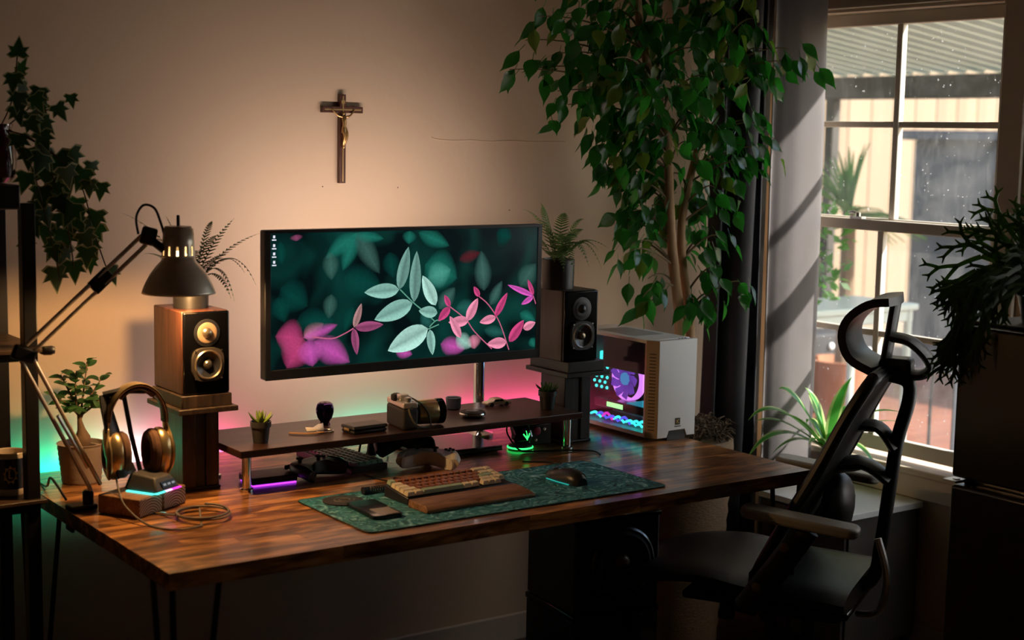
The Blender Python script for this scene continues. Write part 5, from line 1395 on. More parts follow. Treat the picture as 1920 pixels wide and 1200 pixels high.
# leather strap with a metal tag
st = thing('leather_keyring', 'tan leather strap keyring with a folded white tag on the riser', 'keyring', (1.835, 3.425, RZ))
M_tan = mat('tan_leather', (0.42, 0.20, 0.06), 0.6, var=0.15)
MB().tube(spline([(-0.075, 0.012, 0.003), (-0.055, -0.012, 0.0035), (-0.025, -0.025, 0.0035), (0.005, -0.022, 0.0035)], 6), 0.006, 8, flat=0.3).build('strap', M_tan, st)
MB().tube([(0.018 + 0.022 * math.cos(a_ * PI / 14), -0.008 + 0.018 * math.sin(a_ * PI / 14), 0.0025) for a_ in range(28)], 0.002, 8, closed=True).build('ring', M_alu, st)
b = MB(); b.add([(-0.028, 0.006, 0.004), (0.016, -0.006, 0.004), (0.022, 0.010, 0.020), (0.010, 0.016, 0.017), (-0.006, 0.014, 0.010), (-0.026, 0.018, 0.012)], [(0, 1, 2, 3, 4, 5)])
tg_ = b.build('tag', mat('white_card', (0.75, 0.68, 0.62), 0.7), st, fix=False)
tg_.modifiers.new('thick', 'SOLIDIFY').thickness = 0.003
# black wallet-like case
wl = thing('black_case', 'small black zip case lying on the riser in front of the ornament', 'case', (1.945, 3.372, RZ), R(3))
MB().mm((-0.052, -0.030, 0.0005), (0.052, 0.030, 0.010)).build('lower_half', M_black, wl, bev=0.004, seg=3)
MB().mm((-0.054, -0.032, 0.0105), (0.054, 0.032, 0.021)).build('upper_half', M_black, wl, bev=0.006, seg=3)
MB().mm((-0.056, -0.012, 0.008), (-0.053, 0.012, 0.014)).build('zip_tab', M_gold, wl, bev=0.001)
# camera with a large lens pointing right
cm = thing('camera', 'silver topped camera with a thick gold banded lens on the riser', 'camera', (2.062, 3.375, RZ), R(-8))
M_skin = mat('camera_leatherette', (0.018, 0.017, 0.017), 0.6, var=0.2, bump=0.5, bscale=600)
M_camtop = mat('camera_silver', (0.72, 0.66, 0.62), 0.35, metal=0.6, var=0.05)
body = MB().mm((-0.022, -0.058, 0.0005), (0.022, 0.058, 0.058)).build('body', M_skin, cm, bev=0.007, seg=3)
MB().mm((-0.021, -0.057, 0.0585), (0.021, 0.057, 0.074)).build('top_plate', M_camtop, cm, bev=0.003)
b = MB(); b.add([(-0.016, -0.020, 0.074), (0.018, -0.020, 0.074), (0.018, 0.020, 0.074), (-0.016, 0.020, 0.074), (-0.010, -0.012, 0.088), (0.014, -0.012, 0.088), (0.014, 0.012, 0.088), (-0.010, 0.012, 0.088)], [(0, 1, 2, 3), (4, 5, 6, 7), (0, 1, 5, 4), (1, 2, 6, 5), (2, 3, 7, 6), (3, 0, 4, 7)])
b.build('viewfinder_hump', M_camtop, cm, bev=0.002)
MB().box((-0.024, 0.0, 0.081), (0.012, 0.022, 0.018)).build('eyecup', M_rubber, cm, bev=0.004)
for (dx, dy, rr_, hh) in ((0.0, -0.040, 0.0095, 0.010), (0.004, -0.020, 0.006, 0.008), (0.0, 0.040, 0.010, 0.009)):
    MB().lathe([(rr_, 0.074), (rr_, 0.074 + hh), (rr_ * 0.8, 0.0755 + hh)], 20, (dx, dy, 0)).build('dial', M_alu if dy < 0 else M_black, cm)
LX = Matrix.Rotation(PI / 2, 4, 'Y')
MB().lathe([(0.026, 0.0), (0.027, 0.012), (0.031, 0.018)], 36, (0.022, 0.0, 0.036), LX).build('lens_mount', M_black, cm)
MB().lathe([(0.031, 0.018), (0.0325, 0.024), (0.0335, 0.070), (0.032, 0.074)], 40, (0.022, 0.0, 0.036), LX).build('lens_barrel', mat('lens_gold', (0.66, 0.47, 0.22), 0.30, metal=0.8, var=0.25, scale=40), cm)
MB().lathe([(0.032, 0.074), (0.0345, 0.078), (0.0345, 0.093), (0.031, 0.094), (0.029, 0.086), (0.0001, 0.084)], 40, (0.022, 0.0, 0.036), LX).build('lens_hood', M_gloss, cm)
M_olive = mat('olive_strap', (0.10, 0.085, 0.045), 0.8, var=0.3)
MB().tube(spline([(-0.008, -0.061, 0.060), (-0.004, -0.066, 0.040), (0.012, -0.066, 0.016), (0.036, -0.060, 0.006), (0.062, -0.050, 0.008)], 6), 0.0042, 8, flat=0.5).build('strap', M_olive, cm)
MB().tube(spline([(0.012, -0.020, 0.083), (0.040, -0.024, 0.066), (0.058, -0.034, 0.045), (0.064, -0.040, 0.020), (0.062, -0.050, 0.008)], 6), 0.0042, 8, flat=0.5).build('strap', M_olive, cm)
MB().lathe([(0.0045, 0), (0.0045, 0.004)], 10, (0.0, -0.058, 0.062), FACE).build('strap_lug', M_alu, cm)
# small grey cup
cp = thing('small_cup', 'small dark grey ceramic cup behind the camera', 'cup', (2.322, 3.522, RZ))
MB().lathe([(0.018, 0.0005), (0.021, 0.004), (0.0225, 0.034), (0.021, 0.035), (0.019, 0.033), (0.018, 0.008), (0.0001, 0.007)], 30).build('body', mat('slate_glaze', (0.055, 0.052, 0.050), 0.45, var=0.15), cp)
MB().lathe([(0.0192, 0.026), (0.0001, 0.027)], 20, cap=False).build('candle_wax', mat('grey_wax', (0.20, 0.18, 0.17), 0.6), cp)
# round wireless charger
ch = thing('charging_puck', 'round black charging puck with a steel edge on the riser', 'charger', (2.307, 3.402, RZ))
MB().lathe([(0.026, 0.0005), (0.0355, 0.005), (0.0375, 0.009), (0.0355, 0.0125)], 40).build('base', M_chrome, ch)
MB().lathe([(0.0355, 0.0126), (0.034, 0.0150), (0.0001, 0.0155)], 40, cap=False).build('top_pad', M_rubber, ch)
MB().lathe([(0.020, 0.0153), (0.018, 0.0172), (0.0001, 0.0175)], 32, cap=False).build('centre_disc', M_black, ch)
# toy car
tc_ = thing('toy_car', 'tiny gold toy car parked on the riser near the chrome pole', 'toy car', (2.462, 3.508, RZ), R(-4))
M_carp = mat('toy_gold', (0.52, 0.40, 0.24), 0.35, metal=0.5, var=0.12)
prof_ = [(-0.040, 0.005), (-0.041, 0.011), (-0.034, 0.014), (-0.022, 0.015), (-0.012, 0.0225), (0.010, 0.0230), (0.020, 0.0165), (0.036, 0.0145), (0.041, 0.011), (0.041, 0.005)]
MB().prism(prof_, 0.032, Matrix.Translation((0, -0.016, 0))).build('body', M_carp, tc_, bev=0.002)
for (a, c_) in ((-0.018, -0.001), (0.001, 0.015)):
    MB().prism([(a + (0.004 if a < 0 else 0), 0.0205), (c_ - (0.004 if a > 0 else 0), 0.0212), (c_, 0.0155), (a, 0.0155)], 0.0335, Matrix.Translation((0, -0.01675, 0))).build('window', M_gloss, tc_)
for wx in (-0.024, 0.025):
    for wy in (-0.0165, 0.0105):
        MB().lathe([(0.0062, 0), (0.0062, 0.006)], 16, (wx, wy + 0.006, 0.0063), FACE).build('wheel', M_rubber, tc_)

# ------------------------------------------------------------------ things under the riser
hd = thing('external_drive', 'flat black drive with violet underglow below the riser', 'drive', (1.688, 3.415, DZ), R(-3))
MB().mm((-0.062, -0.045, 0.004), (0.062, 0.045, 0.022)).build('body', M_black, hd, bev=0.003)
MB().mm((-0.058, -0.0455, 0.0005), (0.058, 0.041, 0.0038)).build('glow_edge', emis('violet_glow', (0.55, 0.05, 1.0), 2.0), hd)
def gamepad(loc, rz, tilt, label, mb, mg):
    t = thing('game_controller', label, 'game controller', loc, rz, 'game controllers under the riser')
    q = Matrix.Rotation(tilt, 4, 'X')
    b = MB(); n = 40
    def rad(a):
        return 1
    vs_ = []
    # plan outline of a two-grip pad, lofted
    ol = [(-0.018, 0.036), (-0.045, 0.038), (-0.066, 0.030), (-0.076, 0.006), (-0.082, -0.030), (-0.080, -0.052), (-0.068, -0.060), (-0.056, -0.050), (-0.042, -0.026), (-0.022, -0.018)]
    ol = ol + [(-x, y) for x, y in ol[::-1]]
    for (z, k_) in ((-0.017, 0.72), (-0.012, 0.94), (0.0, 1.0), (0.012, 0.94), (0.018, 0.74)):
        for (x, y) in ol:
            cx_ = 0.052 * (1 if x > 0 else -1) if abs(x) > 0.03 else 0
            b.v.append(((x - cx_) * k_ + cx_, y * (0.8 + 0.2 * k_), z - (0.010 if y < -0.03 else 0)))
    m_ = len(ol)
    for i in range(4):
        for k_ in range(m_):
            b.f.append((i * m_ + k_, i * m_ + (k_ + 1) % m_, (i + 1) * m_ + (k_ + 1) % m_, (i + 1) * m_ + k_)); b.mi.append(0)
    b.f.append(tuple(range(m_))[::-1]); b.mi.append(0); b.f.append(tuple(4 * m_ + k_ for k_ in range(m_))); b.mi.append(0)
    b.xf(q)
    body = b.build('body', mb, t, sub=1)
    for s_ in (-1, 1):
        b = MB(); b.tube([(s_ * 0.062, 0.002, 0.004), (s_ * 0.070, -0.028, 0.0), (s_ * 0.072, -0.052, -0.006)], [0.014, 0.0165, 0.013], 12); b.xf(q); b.build('grip', mg, t)
        b = MB(); b.lathe([(0.005, 0.014), (0.005, 0.022), (0.0095, 0.024), (0.0095, 0.027), (0.007, 0.0275)], 18, (s_ * 0.026 - 0.012, -0.006 if s_ > 0 else 0.014, 0)); b.xf(q); b.build('thumbstick', M_rubber, t)
        b = MB(); b.box((s_ * 0.050, 0.037, 0.004), (0.036, 0.010, 0.012)); b.xf(q); b.build('bumper', M_gloss, t, bev=0.003)
    for k_ in range(4):
        b = MB(); b.lathe([(0.0042, 0.015), (0.0042, 0.0205), (0.003, 0.021)], 14, (0.050 + 0.010 * math.cos(k_ * PI / 2), 0.014 + 0.010 * math.sin(k_ * PI / 2), 0)); b.xf(q); b.build('button', M_gloss, t)
    return t
gamepad((1.812, 3.405, DZ + 0.027), R(24), 0.0, 'black game controller lying flat below the riser beside the violet drive', M_black, M_black)
gamepad((2.125, 3.475, DZ + 0.057), R(-18), R(24), 'black game controller resting tilted on the white one below the riser', M_black, M_black)
gamepad((2.140, 3.355, DZ + 0.0265), R(-42), R(0), 'off white game controller below the middle of the riser', mat('offwhite_plastic', (0.72, 0.66, 0.58), 0.4, var=0.06), mat('offwhite_grip', (0.74, 0.67, 0.58), 0.45, var=0.06))
cs_ = thing('cable_bundle', 'black cable looped over a small stand below the riser', 'cable', (2.075, 3.560, DZ))
MB().lathe([(0.016, 0.0005), (0.012, 0.01), (0.008, 0.050), (0.016, 0.058), (0.014, 0.066)], 18).build('stand', M_black, cs_)
MB().tube(spline([(-0.012, -0.01, 0.062), (-0.034, -0.016, 0.058), (-0.046, -0.02, 0.034), (-0.048, -0.02, 0.004), (-0.03, -0.03, 0.003)], 6), 0.0030, 8).build('cord', M_cord, cs_)
MB().tube(spline([(0.012, 0.01, 0.060), (0.034, 0.0, 0.050), (0.040, -0.02, 0.020), (0.036, -0.03, 0.004)], 6), 0.0030, 8).build('cord', M_cord, cs_)
def keymesh(w, d, h, name, mt):
    b = MB(); i_ = 0.0022
    b.add([(-w / 2, -d / 2, 0), (w / 2, -d / 2, 0), (w / 2, d / 2, 0), (-w / 2, d / 2, 0), (-w / 2 + i_, -d / 2 + i_, h), (w / 2 - i_, -d / 2 + i_, h), (w / 2 - i_, d / 2 - i_ * 0.6, h), (-w / 2 + i_, d / 2 - i_ * 0.6, h)],
          [(3, 2, 1, 0), (4, 5, 6, 7), (0, 1, 5, 4), (1, 2, 6, 5), (2, 3, 7, 6), (3, 0, 4, 7)])
    return b.mesh(name, mt, smooth=False)
kb2 = thing('spare_keyboard', 'dark compact keyboard with green end keys stored below the riser', 'keyboard', (1.965, 3.375, DZ), R(90 + 4))
M_k2 = mat('key_plum', (0.030, 0.020, 0.022), 0.5, var=0.15, rand=0.15)
M_k2g = mat('key_mint', (0.16, 0.40, 0.30), 0.5, var=0.08)
MB().mm((0.0, -0.056, 0.0005), (0.280, 0.056, 0.018)).build('case', M_black, kb2, bev=0.002)
me_k2, me_k2g = keymesh(0.0175, 0.0175, 0.009, 'plum_key', M_k2), keymesh(0.0175, 0.0175, 0.009, 'mint_key', M_k2g)
for r_ in range(5):
    for c_ in range(14):
        put('key', me_k2g if (c_ == 0 and r_ < 4) else me_k2, kb2, Matrix.Translation((0.018 + c_ * 0.0189, -0.040 + r_ * 0.0195, 0.018)))
lt = thing('closed_laptop', 'closed dark laptop lying below the riser', 'laptop', (2.300, 3.520, DZ), R(-4))
MB().mm((-0.125, -0.100, 0.0025), (0.125, 0.095, 0.011)).build('base', M_black, lt, bev=0.002)
MB().mm((-0.125, -0.100, 0.0115), (0.125, 0.095, 0.0175)).build('lid', mat('laptop_grey', (0.10, 0.10, 0.105), 0.16, metal=0.7, var=0.05), lt, bev=0.002)
for (fx, fy_) in ((-0.11, -0.085), (0.11, -0.085), (-0.11, 0.08), (0.11, 0.08)):
    MB().lathe([(0.006, 0.0003), (0.006, 0.0025)], 10, (fx, fy_, 0)).build('foot', M_rubber, lt)
# mouse on a glowing dock
dk = thing('mouse_dock', 'charging dock with a bright green light ring below the riser', 'dock', (2.482, 3.415, DZ))
MB().lathe([(0.034, 0.0005), (0.036, 0.004), (0.034, 0.013), (0.024, 0.018)], 36).build('base', M_black, dk)
MB().tube([(0.0355 * math.cos(a_ * PI / 18), 0.0355 * math.sin(a_ * PI / 18), 0.0060) for a_ in range(36)], 0.0026, 8, closed=True).build('light_ring', emis('green_ring', (0.03, 1.0, 0.15), 2.6), dk)
M_green = emis('green_logo', (0.03, 1.0, 0.15), 2.2)
def mouse_mesh():
    b = MB(); n = 14; m_ = 16
    for i in range(n + 1):
        t_ = i / n
        y = -0.062 + 0.124 * t_
        w_ = 0.032 * (max(0.0, math.sin(PI * (0.06 + 0.88 * t_))) ** 0.42) * (1.0 - 0.10 * math.sin(PI * t_) + 0.05 * math.cos(2 * PI * t_))
        h_ = 0.040 * (max(0.02, math.sin(PI * (0.05 + 0.80 * (1 - t_) ** 0.0 * (0.06 + 0.90 * (t_ ** 0.75))))) ** 0.6) * (1 - 0.35 * t_)
        for k_ in range(m_):
            a = PI * k_ / (m_ - 1)
            b.v.append((w_ * math.cos(a), y, max(0.0, h_ * math.sin(a) ** 0.75)))
    for i in range(n):
        for k_ in range(m_ - 1):
            b.f.append((i * m_ + k_, i * m_ + k_ + 1, (i + 1) * m_ + k_ + 1, (i + 1) * m_ + k_)); b.mi.append(0)
        b.f.append((i * m_, (i + 1) * m_, (i + 1) * m_ + m_ - 1, i * m_ + m_ - 1)); b.mi.append(0)
    b.f.append(tuple(range(m_))); b.mi.append(0); b.f.append(tuple(n * m_ + k_ for k_ in range(m_))); b.mi.append(0)
    return b
dm = thing('docked_mouse', 'black mouse with a small glowing green logo charging on the dock', 'mouse', (2.482, 3.418, DZ + 0.0185))
q = Matrix.Translation((0, 0.004, 0.030)) @ Matrix.Rotation(R(62), 4, 'X') @ Matrix.Diagonal((1.0, 0.60, 1.0, 1)) 
b = mouse_mesh(); b.xf(q); b.build('shell', M_gloss, dm)
b = MB(); b.tube([(0.024, -0.012, 0.004), (0.029, -0.018, 0.018), (0.026, -0.014, 0.034)], [0.005, 0.008, 0.006], 10, flat=0.5); b.build('side_panel', M_alu, dm)
for (p0, p1, p2) in (((-0.011, 0.024), (-0.005, 0.016), (0.000, 0.010)), ((0.000, 0.032), (0.000, 0.020), (0.000, 0.006)), ((0.011, 0.024), (0.005, 0.016), (0.000, 0.010))):
    MB().tube([(p[0], -0.0395 + 0.30 * (p[1]), p[1] + 0.006) for p in (p0, p1, p2)], [0.0018, 0.0028, 0.0018], 6).build('logo_stroke', M_green, dm)
MB().tube(spline([(-0.030, -0.02, 0.075 - 0.0), (-0.048, -0.004, 0.050), (-0.045, -0.012, 0.020), (-0.030, -0.050, -0.013), (0.03, -0.075, -0.0145), (0.10, -0.105, -0.0148), (0.15, -0.150, -0.0148), (0.135, -0.20, -0.0148)], 7), 0.0024, 8).build('cord', M_cord, dm)
bx = thing('audio_interface', 'small black box with metal jacks below the right end of the riser', 'audio box', (2.572, 3.475, DZ), R(-3))
MB().mm((-0.045, -0.050, 0.002), (0.030, 0.050, 0.062)).build('body', M_black, bx, bev=0.003)
for k_ in range(2):
    MB().lathe([(0.005, 0.0), (0.005, 0.006), (0.003, 0.0065)], 14, (-0.028 + k_ * 0.030, -0.050, 0.018 + 0.030 * k_), FACE).build('jack', M_chrome, bx)
MB().lathe([(0.012, 0), (0.012, 0.008), (0.010, 0.009)], 20, (-0.024, -0.050, 0.044), FACE).build('knob', mat('red_knob', (0.45, 0.03, 0.09), 0.3), bx)

# ------------------------------------------------------------------ desk mat
def matmat():
    mt, t, out = nt('swirl_print_cloth')
    b = princ(t, out, 0.75, 0, 0.3)
    v = coords(t, 'Object', (1, 1.25, 1))
    n0 = N(t, 'ShaderNodeTexNoise'); n0.inputs['Scale'].default_value = 6; n0.inputs['Detail'].default_value = 2
    t.links.new(v, n0.inputs['Vector'])
    ad = N(t, 'ShaderNodeVectorMath', operation='MULTIPLY_ADD'); ad.inputs[1].default_value = (0.22, 0.22, 0.22)
    t.links.new(n0.outputs['Color'], ad.inputs[0]); t.links.new(v, ad.inputs[2])
    wv = N(t, 'ShaderNodeTexNoise'); wv.inputs['Scale'].default_value = 15; wv.inputs['Detail'].default_value = 5; wv.inputs['Distortion'].default_value = 4.5; wv.inputs['Roughness'].default_value = 0.55
    t.links.new(ad.outputs[0], wv.inputs['Vector'])
    cr_ = N(t, 'ShaderNodeValToRGB'); e = cr_.color_ramp.elements
    e[0].position = 0.34; e[0].color = (0.015, 0.040, 0.055, 1); e[1].position = 0.72; e[1].color = (0.42, 0.74, 0.82, 1)
    x_ = e.new(0.52); x_.color = (0.030, 0.23, 0.28, 1)
    t.links.new(wv.outputs[0], cr_.inputs[0]); t.links.new(cr_.outputs[0], b.inputs['Base Color'])
    return mt
dmx0, dmx1, dmy0, dmy1 = 1.650, 2.535, 2.838, 3.190
dmt = thing('desk_mat', 'large teal desk mat with a swirling wave print', 'desk mat', ((dmx0 + dmx1) / 2, (dmy0 + dmy1) / 2, DZ + 0.0005))
def rrect(w, d, r, k=6):
    o = []
    for (cx, cy, a0) in ((w / 2 - r, d / 2 - r, 0), (-w / 2 + r, d / 2 - r, 90), (-w / 2 + r, -d / 2 + r, 180), (w / 2 - r, -d / 2 + r, 270)):
        for i in range(k + 1):
            a = R(a0 + 90 * i / k); o.append((cx + r * math.cos(a), cy + r * math.sin(a)))
    return o
def slab(ol, z0, z1):
    n = len(ol); b = MB()
    b.add([(x, y, z0) for x, y in ol] + [(x, y, z1) for x, y in ol], [tuple(range(n))[::-1], tuple(range(n, 2 * n))] + [(i, (i + 1) % n, (i + 1) % n + n, i + n) for i in range(n)])
    return b
ol = rrect(dmx1 - dmx0, dmy1 - dmy0, 0.018)
slab(ol, 0.0, 0.0028).build('cloth', matmat(), dmt)
MB().tube([(x, y, 0.0022) for x, y in ol], 0.0011, 6, closed=True).build('stitched_edge', M_black, dmt)
MZ0 = DZ + 0.0034
# round logo print on the mat / coaster
co_ = thing('round_coaster', 'flat dark round coaster with a pale spiral at the left of the mat', 'coaster', (1.742, 3.120, MZ0))
MB().lathe([(0.050, 0.0002), (0.050, 0.003), (0.048, 0.0038)], 40).build('disc', mat('coaster_dark', (0.025, 0.024, 0.022), 0.45, var=0.2), co_)
MB().tube([((0.006 + 0.0009 * k_) * math.cos(k_ * 0.5), (0.006 + 0.0009 * k_) * math.sin(k_ * 0.5), 0.0039) for k_ in range(26)], 0.0013, 6).build('spiral', mat('coaster_print', (0.22, 0.19, 0.16), 0.5), co_)
ph = thing('phone', 'black smartphone lying face up on the mat', 'phone', (1.757, 2.997, MZ0), R(-4))
slab(rrect(0.078, 0.156, 0.011), 0.0003, 0.0092).build('body', M_gloss, ph, bev=0.0015)
slab(rrect(0.0735, 0.1515, 0.0095), 0.0093, 0.0098).build('glass', mat('phone_glass', (0.004, 0.004, 0.005), 0.03, coat=0.8), ph)
slab(rrect(0.050, 0.060, 0.004), 0.0001, 0.00045).build('glass_reflection', mat('phone_reflection', (0.25, 0.21, 0.19), 0.2), ph, loc=(0.006, -0.040, 0.0097))  # pale reflection on the phone glass, put in as a coloured slab

# ------------------------------------------------------------------ main keyboard
kb = thing('keyboard', 'black compact keyboard with brown, cream and sage keys on the mat', 'keyboard', (1.853, 3.003, MZ0), R(1.5))
M_kbr = mat('key_brown', (0.27, 0.095, 0.040), 0.26, var=0.12, rand=0.12)
M_kcr = mat('key_cream', (0.82, 0.70, 0.50), 0.45, var=0.06, rand=0.06)
M_ksg = mat('key_sage', (0.36, 0.48, 0.34), 0.45, var=0.06)
b = MB(); b.add([(0, 0, 0.0003), (0.315, 0, 0.0003), (0.315, 0.108, 0.0003), (0, 0.108, 0.0003), (0.002, 0.001, 0.017), (0.313, 0.001, 0.017), (0.313, 0.106, 0.030), (0.002, 0.106, 0.030)], [(3, 2, 1, 0), (4, 5, 6, 7), (0, 1, 5, 4), (1, 2, 6, 5), (2, 3, 7, 6), (3, 0, 4, 7)])
b.build('case', M_black, kb, bev=0.002)
U = 0.0191
tilt = math.atan2(0.013, 0.105)
rows_ = [  # from the front row back: (width in units, colour)
    [(1.25, 'c'), (1.25, 'c'), (0.0, 'c'), (6.25, 's'), (1.25, 'c'), (1.25, 'c'), (0.5, '-'), (1, 'c'), (1, 'c'), (1, 'c')],
    [(2.25, 'c')] + [(1, 'b')] * 10 + [(1.75, 'c'), (1, 'c'), (1, 'c')],
    [(1.75, 'c')] + [(1, 'b')] * 11 + [(2.25, 's'), (1, 'c')],
    [(1.5, 'c')] + [(1, 'b')] * 12 + [(1.5, 'c'), (1, 'c')],
    [(1, 's')] + [(1, 'b')] * 12 + [(2, 'c'), (1, 'c')]]
KM = {}
for r_, row in enumerate(rows_):
    x = 0.0025
    for (wu, c_) in row:
        if wu == 0: continue
        if c_ != '-':
            key = (wu, c_)
            if key not in KM:
                KM[key] = keymesh(wu * U - 0.0012, U - 0.0012, 0.0095, 'keycap', {'b': M_kbr, 'c': M_kcr, 's': M_ksg}[c_])
            yy = 0.0055 + (r_ + 0.5) * U
            put('key', KM[key], kb, Matrix.Translation((x + wu * U / 2, yy, 0.0195 + yy * 0.122 + (0.002 if r_ == 4 else 0))) @ Matrix.Rotation(tilt, 4, 'X'))
        x += wu * U
cc = thing('coiled_cable', 'coiled black keyboard cable with a metal connector behind the keyboard', 'cable', (1.870, 3.150, MZ0))
helix = []
for i in range(150):
    a = i * 2 * PI / 9
    helix.append((-0.035 + 0.11 * i / 150, 0.005 + 0.0075 * math.cos(a), 0.0095 + 0.0075 * math.sin(a)))
MB().tube(helix, 0.0017, 6).build('coil', M_cord, cc)
MB().tube([(-0.036, 0.005, 0.010), (-0.054, 0.004, 0.010)], [0.0085, 0.0095], 14).build('connector', M_black, cc)
MB().tube(spline([(0.075, 0.005, 0.010), (0.10, 0.02, 0.004), (0.10, 0.06, 0.002), (0.07, 0.12, -0.001), (0.06, 0.20, -0.001)], 6), 0.0017, 6).build('lead', M_cord, cc)
MB().tube([(0.098, 0.052, 0.0055), (0.088, 0.090, 0.0055)], 0.0052, 12).build('aviator_plug', M_chrome, cc)
wr = thing('wrist_rest', 'walnut wrist rest in front of the keyboard', 'wrist rest', (1.848, 2.908, MZ0), R(1.5))
M_wal = wood('walnut', (0.15, 0.065, 0.030), (0.38, 0.19, 0.095), (1.4, 12, 12), 6, 0.42)
b = MB(); b.add([(0, 0, 0.0003), (0.322, 0, 0.0003), (0.322, 0.084, 0.0003), (0, 0.084, 0.0003), (0.006, 0.016, 0.015), (0.316, 0.016, 0.015), (0.320, 0.082, 0.019), (0.002, 0.082, 0.019), (0, 0, 0.008), (0.322, 0, 0.008)],
                [(3, 2, 1, 0), (4, 5, 6, 7), (8, 9, 5, 4), (0, 1, 9, 8), (1, 2, 6, 5, 9), (2, 3, 7, 6), (3, 0, 8, 4, 7)])
b.build('rest', M_wal, wr, bev=0.002)
for fx in (0.03, 0.29):
    MB().lathe([(0.006, -0.0), (0.006, 0.0005)], 10, (fx, 0.04, 0)).build('foot', M_rubber, wr)
# mouse
ms_ = thing('gaming_mouse', 'black ribbed gaming mouse with a teal edge at the right of the mat', 'mouse', (2.338, 3.010, MZ0), R(4))
mouse_mesh().build('shell', mat('mouse_black', (0.020, 0.018, 0.017), 0.35, var=0.2), ms_)
for k_ in range(8):
    t_ = 0.10 + k_ * 0.085
    y = -0.062 + 0.124 * t_
    pts_ = []
    for j in range(7):
        a = R(20 + 60 * j / 6)
        w_ = 0.0325 * (math.sin(PI * (0.06 + 0.88 * t_)) ** 0.42) * (1.0 - 0.10 * math.sin(PI * t_) + 0.05 * math.cos(2 * PI * t_))
        h_ = 0.0405 * (max(0.02, math.sin(PI * (0.05 + 0.80 * (0.06 + 0.90 * (t_ ** 0.75))))) ** 0.6) * (1 - 0.35 * t_)
        pts_.append((w_ * math.cos(a), y, h_ * math.sin(a) ** 0.75 + 0.0004))
    MB().tube(pts_, 0.0022, 6).build('rib', M_grey, ms_)
MB().tube([(-0.033, -0.045, 0.004), (-0.034, 0.0, 0.004), (-0.030, 0.045, 0.004)], 0.0016, 6).build('light_edge', emis('mouse_teal', (0.03, 0.45, 0.36), 0.8), ms_)
MB().lathe([(0.007, -0.004), (0.008, 0.0), (0.007, 0.004)], 16, (0, 0.040, 0.021), Matrix.Rotation(PI / 2, 4, 'Y')).build('scroll_wheel', M_rubber, ms_)
MB().tube(spline([(0.0, 0.060, 0.008), (0.0, 0.080, 0.004), (0.05, 0.120, 0.003), (0.115, 0.150, 0.003), (0.118, 0.19, 0.0), (0.06, 0.25, -0.001)], 7), 0.0022, 8).build('cord', M_cord, ms_)
# ------------------------------------------------------------------ ficus tree
TX, TY = 3.235, 3.555
fic = thing('ficus_tree', 'tall ficus tree with two slim trunks between the computer and curtain', 'tree', (TX, TY, 0))
TO = Vector((TX, TY, 0))
M_bask = mat('wicker', (0.20, 0.12, 0.06), 0.8, var=0.35, scale=60, stretch=(1, 1, 3), bump=0.6, bscale=90)
b = MB(); prf = []
for k_ in range(27):
    z = 0.0 + 0.68 * k_ / 26
    prf.append((0.125 + 0.035 * k_ / 26 + (0.004 if k_ % 2 else 0), z))
prf += [(0.150, 0.685), (0.148, 0.62)]
b.lathe(prf, 36); b.build('basket', M_bask, fic)
M_moss = mat('dry_moss', (0.085, 0.055, 0.026), 0.95, var=0.5, scale=50, bump=1.0, bscale=120)
b = MB(); rnd = random.Random(21)
b.lathe([(0.150, 0.655), (0.12, 0.70), (0.06, 0.72), (0.0001, 0.725)], 30, cap=False)
for k_ in range(420):
    a = rnd.uniform(0, 6.28); r_ = 0.152 * math.sqrt(rnd.random()); a2 = rnd.uniform(0, 6.28)
    p_ = Vector((r_ * math.cos(a), r_ * math.sin(a), 0.705 + rnd.uniform(-0.02, 0.02)))
    e_ = Vector((math.cos(a2), math.sin(a2), rnd.uniform(-0.2, 0.9))) * rnd.uniform(0.02, 0.045)
    b.tube([p_, p_ + e_ * 0.5 + Vector((0, 0, 0.012)), p_ + e_], [0.004, 0.0032, 0.001], 4)
mo = b.build('moss', M_moss, fic); mo['kind'] = 'stuff'
M_trunk = mat('ficus_bark', (0.34, 0.20, 0.095), 0.75, var=0.4, scale=22, stretch=(1, 1, 0.5), bump=0.5, bscale=60)
T1 = spline([(3.205, 3.55, 0.70), (3.200, 3.55, 1.04), (3.165, 3.55, 1.24), (3.142, 3.55, 1.40), (3.122, 3.55, 1.63), (3.075, 3.55, 1.76), (3.035, 3.55, 1.85), (2.995, 3.55, 1.99), (2.97, 3.54, 2.16)], 5)
T2 = spline([(3.262, 3.56, 0.70), (3.253, 3.56, 1.03), (3.212, 3.57, 1.30), (3.235, 3.58, 1.46), (3.286, 3.57, 1.66), (3.325, 3.55, 1.85), (3.345, 3.54, 2.0), (3.35, 3.53, 2.14)], 5)
def kn(i, n, r0_, r1_): return (r0_ + (r1_ - r0_) * i / n) * (1 + (0.10 if i % 5 == 0 else 0))
for Tn, ra, rb_ in ((T1, 0.0180, 0.011), (T2, 0.0150, 0.009)):
    MB().tube([p - TO for p in Tn], [kn(i, len(Tn), ra, rb_) for i in range(len(Tn))], 12).build('trunk', M_trunk, fic)
M_twig = mat('ficus_twig', (0.17, 0.12, 0.06), 0.75, var=0.25)
M_fl = leafmat('ficus_leaf', (0.009, 0.040, 0.010), (0.022, 0.095, 0.020), 0.30, 0.26, (0.05, 0.50, 0.04), 0.6, 14)
M_fl2 = leafmat('ficus_leaf_olive', (0.055, 0.090, 0.014), (0.12, 0.16, 0.028), 0.35, 0.30, (0.25, 0.5, 0.05), 0.35, 14)
